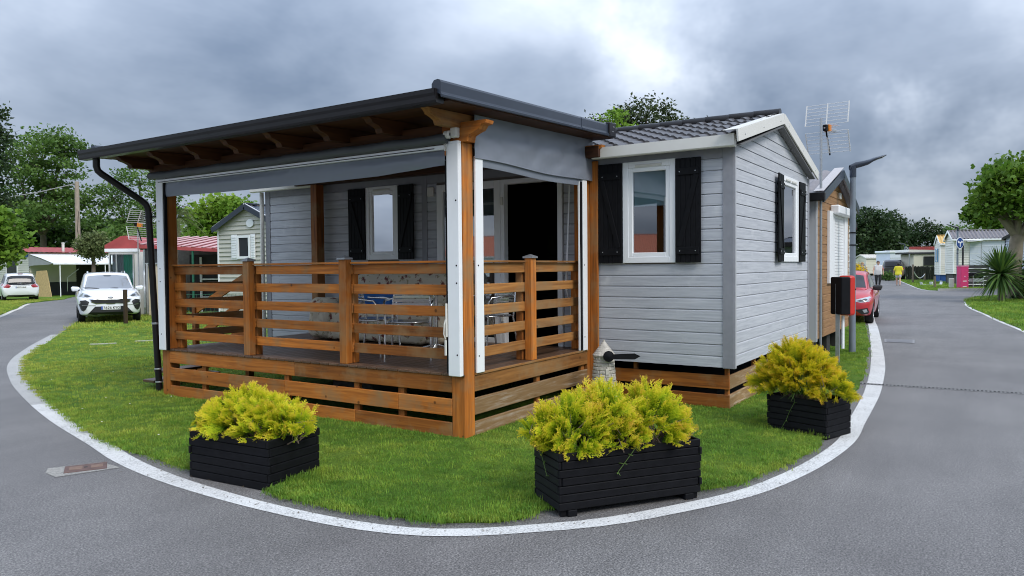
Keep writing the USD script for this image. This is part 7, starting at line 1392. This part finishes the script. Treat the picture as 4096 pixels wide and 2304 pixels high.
b = MB(); b.prism([(-0.45, 2.30), (4.0, 2.30), (4.0, 2.42), (-0.40, 2.52)], Fv.p(0, 0.1, 0), Fv.u, (0, 0, 1), -Fv.d, 2.3); b.put('roof', cream, cv)
simple_window(Fv, 0.85, 2.6, 1.18, 1.95, cv, frame=bplast, glassm=dglass, w=0.07); b = MB(); Fv.bx(b, 0, 3.6, 0.0, 0.012, 1.02, 1.06); b.put('trim_line', bplast, cv)
b = MB(); b.tube([Fv.p(-0.35, 0.1, 0), Fv.p(-0.35, 0.1, 2.2)], 0.05, 8); b.put('downpipe', steel, cv)
rr_ = placed('red_roofed_home', 'home showing only its red tiled roof above the cream caravan', 'mobile home', (70.5, 1.6, 0.35)); b = MB()
for k in range(4): b.bar((69.0, 2.05, 2.85 + 0.10 * k), (70.4, -0.6, 2.85 + 0.10 * k), 0.5 - 0.1 * k, 0.085)
b.put('roof', redroof, rr_); b = MB(); b.bar((69.2, 2.1, 1.4), (70.6, -0.6, 1.4), 0.2, 2.6); b.put('wall', creamwall, rr_)
wb = placed('white_box_home', 'plain white box-shaped home behind the dark SUV', 'mobile home', (80.5, 4.6, float(gz(80, 4.6)))); fo = np.array([79.0, 4.68, float(gz(79, 4.7))]); cu = np.array([0.53, -0.85, 0]); Fw_ = Face(fo, cu / np.linalg.norm(cu), -np.array([0.85, 0.53, 0]) / 1.0)
b = MB(); Fw_.bx(b, 0, 3.4, -3, 0, 0.0, 2.38, 0.02); b.put('body', plain('bluish_white_wall', (0.58, 0.62, 0.70), 0.5, var=0.04), wb); b = MB(); Fw_.bx(b, -0.12, 3.5, -3.1, 0.12, 2.38, 2.62, 0.05); b.put('roof_edge', tentw, wb); b = MB(); Fw_.bx(b, 0, 3.4, 0, 0.012, 1.85, 1.88); b.put('seam', steel, wb); b = MB(); Fw_.bx(b, 1.5, 1.8, 0, 0.03, 2.22, 2.34); b.put('vent', steel, wb)
t, F = cabin('cream_mobile_home', 'distant cream mobile home at the end of the right road', (104.5, 9.3), math.radians(-57), 3.6, 3.0, 0.3, 2.35, 2.75, creamwall, cream, 0.2, trimm=cream); simple_window(F['front'], 0.1, 1.0, 1.0, 1.75, t)
t, F = cabin('dark_veranda_home', 'home with a dark canopy and bluish shutters at the right edge', (40.6, -7.6), math.radians(-62), 5.0, 2.6, 0.8, 2.75, 3.1, plain('bluish_grey_wall', (0.40, 0.44, 0.52), 0.5), anthr, 0.14, trimm=gutmat)
g = F['front']
for u in (-2.6, -0.6, 1.6): b = MB(); g.bx(b, u - 0.12, u + 0.12, 0.9, 1.15, 0, 2.55); b.put('canopy_post', gutmat, t)
b = MB(); g.bx(b, -2.8, 2.5, 0.0, 1.3, 2.55, 2.80, 0.02); b.put('canopy', gutmat, t); b = MB(); g.bx(b, -2.6, 2.5, 1.0, 1.06, 1.25, 1.40); b.put('canopy_rail', gutmat, t)
# the corner with sign, pink box, hedge, rope fence
sg_ = placed('road_sign', 'round blue two-way arrow sign on the lamp post by the pink box', 'sign', (45.60, -2.55, 2.9)); sc_c = np.array([45.62, -2.56, 2.90]); sn = -(fw2 * 0.90 - rt2 * 0.43); sn[2] = 0; sn /= np.linalg.norm(sn); su = np.array([-sn[1], sn[0], 0]); su = su if su @ rt2 > 0 else -su
b = MB(); b.lathe([(0, 0.0), (0.335, 0.0), (0.335, 0.02), (0, 0.02)], sc_c, 36, sn); b.put('rim', tentw, sg_); b = MB(); b.lathe([(0, 0.0), (0.305, 0.0), (0, 0.004)], sc_c + sn * 0.024, 36, sn); b.put('face', plain('sign_blue', (0.006, 0.035, 0.17), 0.4), sg_)
arrow = shapely.union_all([LineString([(0, -0.27), (0, -0.02)]).buffer(0.035, cap_style=2), LineString([(0, -0.05), (-0.03, 0.03), (-0.10, 0.07), (-0.17, 0.07)]).buffer(0.033), LineString([(0, -0.05), (0.03, 0.03), (0.10, 0.07), (0.17, 0.07)]).buffer(0.033), Polygon([(-0.28, 0.07), (-0.16, 0.17), (-0.16, -0.03)]), Polygon([(0.28, 0.07), (0.16, 0.17), (0.16, -0.03)])])
b = MB(); b.prism(shapely.affinity.scale(arrow, 0.84, 0.84, origin=(0, 0)), sc_c + sn * 0.031, su, (0, 0, 1), sn, 0.004); b.put('arrow', tentw, sg_)
b = MB(); b.tube([(45.88, -2.72, 0.22), (45.88, -2.72, 2.75)], 0.05, 8); tag(b.put('sign_post', plain('black_post', (0.015, 0.015, 0.016), 0.5)), 'black post standing right behind the blue sign', 'post')
pk = placed('pink_box', 'tall narrow pink cabinet on the kerb by the street lamp', 'cabinet', (44.6, -2.9, 0.23)); pf_ = Face((44.37, -2.68, 0.23), np.array([0.545, -0.839, 0]), -fw2); pm = plain('pink_panel', (0.50, 0.03, 0.13), 0.4, var=0.06)
b = MB(); pf_.bx(b, 0, 0.44, -0.42, 0, 0, 1.27, 0.012); b.put('body', pm, pk); b = MB(); pf_.bx(b, -0.02, 0.46, -0.44, 0.015, 1.27, 1.33, 0.01); b.put('lid', plain('pink_lid', (0.62, 0.20, 0.32), 0.4), pk)
for z, w_ in ((0.70, 0.06), (0.42, 0.22), (0.12, 0.22)): b = MB(); pf_.bx(b, 0.22 - w_ / 2, 0.22 + w_ / 2, 0.002, 0.006, z, z + 0.035); b.put('white_print', tentw, pk)
gl = placed('barbecue', 'black wheeled barbecue with chrome grille beside the pink box', 'barbecue', (45.2, -3.45, 0.22)); gf = Face((44.75, -3.25, 0.22), np.array([0.545, -0.839, 0]), -fw2)
for u in (0.02, 0.62): b = MB(); gf.bx(b, u, u + 0.035, -0.03, 0, 0, 0.75); b.put('leg', steel, gl)
b = MB(); gf.bx(b, 0, 0.66, -0.45, 0, 0.62, 0.95, 0.06); b.put('lid', black, gl); b = MB(); gf.bx(b, 0.02, 0.64, -0.40, 0.01, 0.40, 0.58, 0.01); b.put('burner', steel, gl); b = MB(); gf.bx(b, 0.02, 0.64, -0.40, 0.0, 0.24, 0.27); b.put('shelf', white, gl)
ds = placed('slatted_rack', 'dark rack with pale slats behind the pink box', 'rack', (46.6, -3.9, 0.23)); df_ = Face((45.6, -2.95, 0.23), np.array([0.545, -0.839, 0]), -fw2); b = MB(); df_.bx(b, -0.2, 1.6, -0.6, -0.5, 0, 1.35); b.put('back', blackf, ds)
for k in range(5): b = MB(); df_.bx(b, 0.1, 1.5, -0.5, -0.47, 0.18 + 0.24 * k, 0.215 + 0.24 * k); b.put('slat', tentw, ds)
b = MB(); b.box(44.95, 45.45, -2.30, -2.05, 0.23, 0.83, 0.02); tag(b.put('meter_cabinet', cream), 'small cream meter cabinet at the foot of the street lamp by the sign', 'cabinet')
hz = placed('hedge_screen', 'dark brushwood screen in front of the cream caravan', 'fence', (62.7, 0.9, 0.33)); ha, hb_ = np.array([62.5, 1.75, 0.33]), np.array([63.0, -0.35, 0.33]); hr = np.random.default_rng(6); b = MB()
for k in range(260): p = ha + (hb_ - ha) * hr.uniform() + hr.normal(0, 0.05, 3) * [1, 1, 0]; b.bar(p, p + [hr.normal(0, 0.06), hr.normal(0, 0.06), hr.uniform(1.0, 1.2)], 0.035, 0.03)
b.put('brushwood', plain('brushwood', (0.022, 0.026, 0.018), 0.9, var=0.4), hz)
fp_ = [(54.72, 0.62, 0.29, 1.35), (60.3, 0.26, 0.33, 0.62), (45.97, -1.27, 0.24, 0.68), (58.7, -0.97, 0.31, 0.60)]; wpost = plain('old_fence_wood', (0.16, 0.125, 0.09), 0.9, var=0.25)
for k, (x, y, z, h) in enumerate(fp_): b = MB(); b.tube([(x, y, z - 0.05), (x, y, z + h)], [0.07, 0.06], 9); tag(b.put('fence_post', wpost, smooth=40), ['tall wooden fence post nearest the dark SUV', 'pale short fence post at the low point of the rope', 'dark short post on the grass nearest the road corner', 'short post in front of the blue base of the chalet'][k], 'post')
rp = []
for k in range(13): s_ = k / 12; rp.append((54.72 + 5.6 * s_, 0.62 - 0.36 * s_, 1.22 - 0.35 * s_ - 0.42 * math.sin(s_ * PI)))
b = MB(); b.tube(rp, 0.03, 6); tag(b.put('rope', tentw, smooth=True), 'white rope sagging between two fence posts', 'rope')
for k, (x, y) in enumerate(((50.0, -0.6), (50.1, -1.15), (53.3, -1.58))):
    z = float(gz(x, y)) + 0.03; b = MB(); b.prism([(-0.32, 0), (0.32, 0), (0.38, 0.2), (0.34, 0.2), (0.29, 0.04), (-0.29, 0.04), (-0.34, 0.2), (-0.38, 0.2)], (x + 0.1, y + 0.0, z), rt2, (0, 0, 1), fw2, 0.25); tag(b.put('flower_trough', plain('grey_trough', (0.50, 0.53, 0.55), 0.6)), ['pale plastic flower trough on the grass, left of three', 'pale plastic flower trough in the middle of three', 'pale plastic flower trough beside the blue base'][k], 'trough')
# house whose red roof the windows mirror
t, F = cabin('neighbour_house', 'white house with terracotta roof on the far side of the near road', (-60.0, 32.0), math.radians(62), 30, 9, 0, 2.8, 5.0, tentw, plain('terracotta_tile', (0.40, 0.13, 0.07), 0.8, var=0.2), 0.6, 'house', rmul=3)
# ---------------------------------------------------------------- people
skin = M('skin', {'p': ('principled_bsdf', {'base_color': (0.50, 0.30, 0.21), 'roughness': 0.5, 'subsurface_weight': 0.1})}, [])
def person(label, loc, rz, H_, top, bottom, hairc, short, sleeve, step, armsw=0.12, wide=1.0, bun=False):
    t = thing('person', label, 'person', loc, rz); s = H_ / 1.70; w = wide
    def J(*p): return np.array(p, float) * s
    hip = [J(0.0, 0.095 * w * sd, 0.90) for sd in (-1, 1)]; knee = [J(0.10 * step * sd + 0.03, 0.09 * w * sd, 0.48) for sd in (-1, 1)]; ank = [J(0.24 * step * sd - 0.04, 0.08 * sd, 0.08) for sd in (-1, 1)]; toe = [a + J(0.15, 0.01, -0.045) for a in ank]
    sh = [J(0.0, 0.185 * w * sd, 1.38) for sd in (-1, 1)]; el = [J(-armsw * sd, (0.245 * w + 0.03) * sd, 1.10) for sd in (-1, 1)]; wr = [J(-armsw * 1.2 * sd + 0.10, (0.26 * w + 0.03) * sd, 0.87) for sd in (-1, 1)]
    P_, B_ = [], []
    def bone(a, ra, c, rc): B_.append(hull([(a, ra * s), (c, rc * s)], 12))
    tor = hull([(J(0, 0.10 * w * k, 0.90), 0.10 * w * s) for k in (-1, 1)] + [(J(0.02, 0.09 * w * k, 1.08), 0.095 * w * s) for k in (-1, 1)], 14) + hull([(J(0.02, 0.09 * w * k, 1.08), 0.095 * w * s) for k in (-1, 1)] + [(J(0, 0.13 * w * k, 1.34), 0.085 * w * s) for k in (-1, 1)], 14)
    body = tor; bone(J(0, 0, 1.36), 0.065, J(0.02, 0, 1.50), 0.052)
    for i in (0, 1):
        bone(hip[i], 0.095 * w, knee[i], 0.062 * w); bone(knee[i], 0.060 * w, ank[i], 0.040); bone(ank[i], 0.04, toe[i], 0.032); bone(sh[i], 0.058, el[i], 0.042); bone(el[i], 0.041, wr[i], 0.027)
        pd = (wr[i] - el[i]) / np.linalg.norm(wr[i] - el[i]); palm = wr[i] + pd * 0.075 * s; B_.append(hull([(wr[i], 0.024 * s), (palm + J(0.03, 0, 0), 0.015 * s), (palm - J(0.03, 0, 0), 0.015 * s)], 10))
        for k, ln in enumerate((0.062, 0.075, 0.070, 0.055)):
            a = palm + J(0.036 - 0.023 * k, 0, 0); m = a + pd * ln * 0.55 * s; e = m + (pd * 0.85 + J(0, -0.3 * (1 if i else -1), 0) / s) * ln * 0.5 * s; B_.append(hull([(a, 0.0095 * s), (m, 0.0088 * s)], 8)); B_.append(hull([(m, 0.0088 * s), (e, 0.0075 * s)], 8))
        a = wr[i] + pd * 0.03 * s + J(0.026, 0, 0); B_.append(hull([(a, 0.012 * s), (a + J(0.030, 0, -0.028), 0.010 * s)], 8)); B_.append(hull([(a + J(0.030, 0, -0.028), 0.010 * s), (a + J(0.038, 0, -0.056), 0.008 * s)], 8))
    hc = J(0.03, 0, 1.60); B_.append(hull([(hc, 0.098 * s), (hc + J(0.03, 0, -0.07), 0.062 * s), (hc + J(0.0, 0, 0.02), 0.10 * s)], 16)); B_.append(hull([(hc + J(0.10, 0, -0.005), 0.010 * s), (hc + J(0.112, 0, -0.035), 0.016 * s)], 8))
    for k in (-1, 1): B_.append(hull([(hc + J(-0.005, 0.095 * k, 0.005), 0.022 * s), (hc + J(-0.005, 0.095 * k, -0.03), 0.016 * s)], 8))
    for q in B_: body = body + q
    q = body.refine_to_length(0.035).to_mesh(); m = trimesh.Trimesh(q.vert_properties[:, :3], q.tri_verts, process=True); trimesh.smoothing.filter_taubin(m, iterations=6); MB().tm(m).put('body', skin, t, smooth=True)
    for k in (-1, 1):
        b = MB(); b.tm(manifold3d.Manifold.sphere(0.011 * s, 10).translate([float(x) for x in hc + J(0.088, 0.034 * k, 0.012)])); b.put('eye', plain('dark_eye', (0.02, 0.015, 0.012), 0.2), t)
    b = MB(); b.tm(hull([(hc + J(0.088, 0.018 * k, -0.062), 0.007 * s) for k in (-1, 1)], 8)); b.put('mouth', plain('lip', (0.30, 0.10, 0.09), 0.5), t)
    hr_ = hull([(hc + J(-0.02, 0.0, 0.03), 0.112 * s), (hc + J(0.03, 0, 0.055), 0.085 * s), (hc + J(-0.05, 0, -0.05), 0.075 * s)], 16)
    if bun: hr_ = hr_ + manifold3d.Manifold.sphere(0.045 * s, 12).translate([float(x) for x in hc + J(-0.12, 0, 0.05)])
    hr_ = hr_ - manifold3d.Manifold.sphere(0.09 * s, 14).translate([float(x) for x in hc + J(0.085, 0, -0.03)]); b = MB(); b.tm(hr_); b.put('hair', plain('hair_' + hairc[0], hairc[1], 0.5, var=0.2, scale=40), t, smooth=40)
    g_ = hull([(J(0, 0.11 * w * k, 0.86), 0.118 * w * s) for k in (-1, 1)] + [(J(0.03, 0.09 * w * k, 1.08), 0.112 * w * s) for k in (-1, 1)], 16) + hull([(J(0.03, 0.09 * w * k, 1.08), 0.112 * w * s) for k in (-1, 1)] + [(J(0, 0.14 * w * k, 1.36), 0.088 * w * s) for k in (-1, 1)], 16)
    if sleeve:
        for i in (0, 1): g_ = g_ + hull([(sh[i], 0.072 * s), (sh[i] + (el[i] - sh[i]) * sleeve, 0.062 * s)], 12)
    q = g_.refine_to_length(0.05).to_mesh(); m = trimesh.Trimesh(q.vert_properties[:, :3], q.tri_verts, process=True); trimesh.smoothing.filter_taubin(m, iterations=4); MB().tm(m).put('shirt', top, t, smooth=True)
    pt = hull([(J(0, 0.095 * w * k, 0.90), 0.112 * w * s) for k in (-1, 1)], 14)
    for i in (0, 1):
        pt = pt + hull([(hip[i], 0.108 * w * s), (hip[i] + (knee[i] - hip[i]) * (0.55 if short else 1), (0.10 if short else 0.078) * w * s)], 14)
        if not short: pt = pt + hull([(knee[i], 0.077 * w * s), (ank[i] + J(0, 0, 0.03), 0.060 * s)], 12)
    b = MB(); b.tm(pt); b.put('shorts' if short else 'trousers', bottom, t, smooth=50)
    for i in (0, 1): b = MB(); b.tm(hull([(ank[i] + J(-0.03, 0, -0.045), 0.036 * s), (toe[i] + J(0.02, 0, 0.0), 0.034 * s)], 10)); b.put('shoe', plain('sandal', (0.24, 0.18, 0.13), 0.7), t, smooth=40)
    return t
person('person in a white sleeveless top and black trousers walking on the far road', (48.0, 2.08, float(gz(48, 2.08))), math.radians(196), 1.62, plain('white_top', (0.58, 0.56, 0.56), 0.8, var=0.1, scale=8), plain('black_trousers', (0.012, 0.012, 0.014), 0.8), ('auburn', (0.05, 0.022, 0.014)), False, 0.0, 0.35, 0.10, 1.16, True)
person('person in a yellow shirt and pale shorts walking away beside the dark SUV', (49.7, 1.06, float(gz(49.7, 1.06))), math.radians(12), 1.50, plain('yellow_shirt', (0.66, 0.58, 0.035), 0.8), plain('pale_shorts', (0.42, 0.42, 0.47), 0.8, var=0.25, scale=14), ('black', (0.012, 0.010, 0.009)), True, 0.75, 0.8, -0.02, 1.06)
person('fair haired person half hidden behind the roof of the red hatchback', (48.9, 3.15, float(gz(48.9, 3.15))), math.radians(190), 1.55, plain('grey_top', (0.30, 0.29, 0.28), 0.8), plain('black_trousers', (0, 0, 0)), ('fair', (0.32, 0.18, 0.07)), False, 0.6, 0.2)

GROUPS = {'planter': 'black slatted planters round the lawn', 'conifer_shrub': 'golden conifer shrubs in the planters', 'bistro_chair': 'aluminium chairs on the veranda', 'roller_screen': 'roller screens of the veranda', 'tv_antenna': 'grid antennas on masts',
          'fence_post': 'wooden posts of the rope fence', 'person': 'people on the far road', 'broadleaf_tree': 'broadleaf trees beyond the camp', 'acacia_tree': 'acacias at the left', 'plane_tree': 'plane trees', 'parked_car': 'dark cars on the far road', 'parked_hatchback': 'parked hatchbacks'}
for p in world.GetPrim().GetChildren():
    k = p.GetName().rstrip('0123456789').rstrip('_')
    if k in GROUPS or p.GetName() in GROUPS: p.SetCustomDataByKey('group', GROUPS.get(k) or GROUPS[p.GetName()])
    if k == 'stepping_stone': p.SetCustomDataByKey('group', 'stepping stones in the left lawn')
    if k == 'flower_trough' or k == 'trough': p.SetCustomDataByKey('group', 'pale flower troughs')
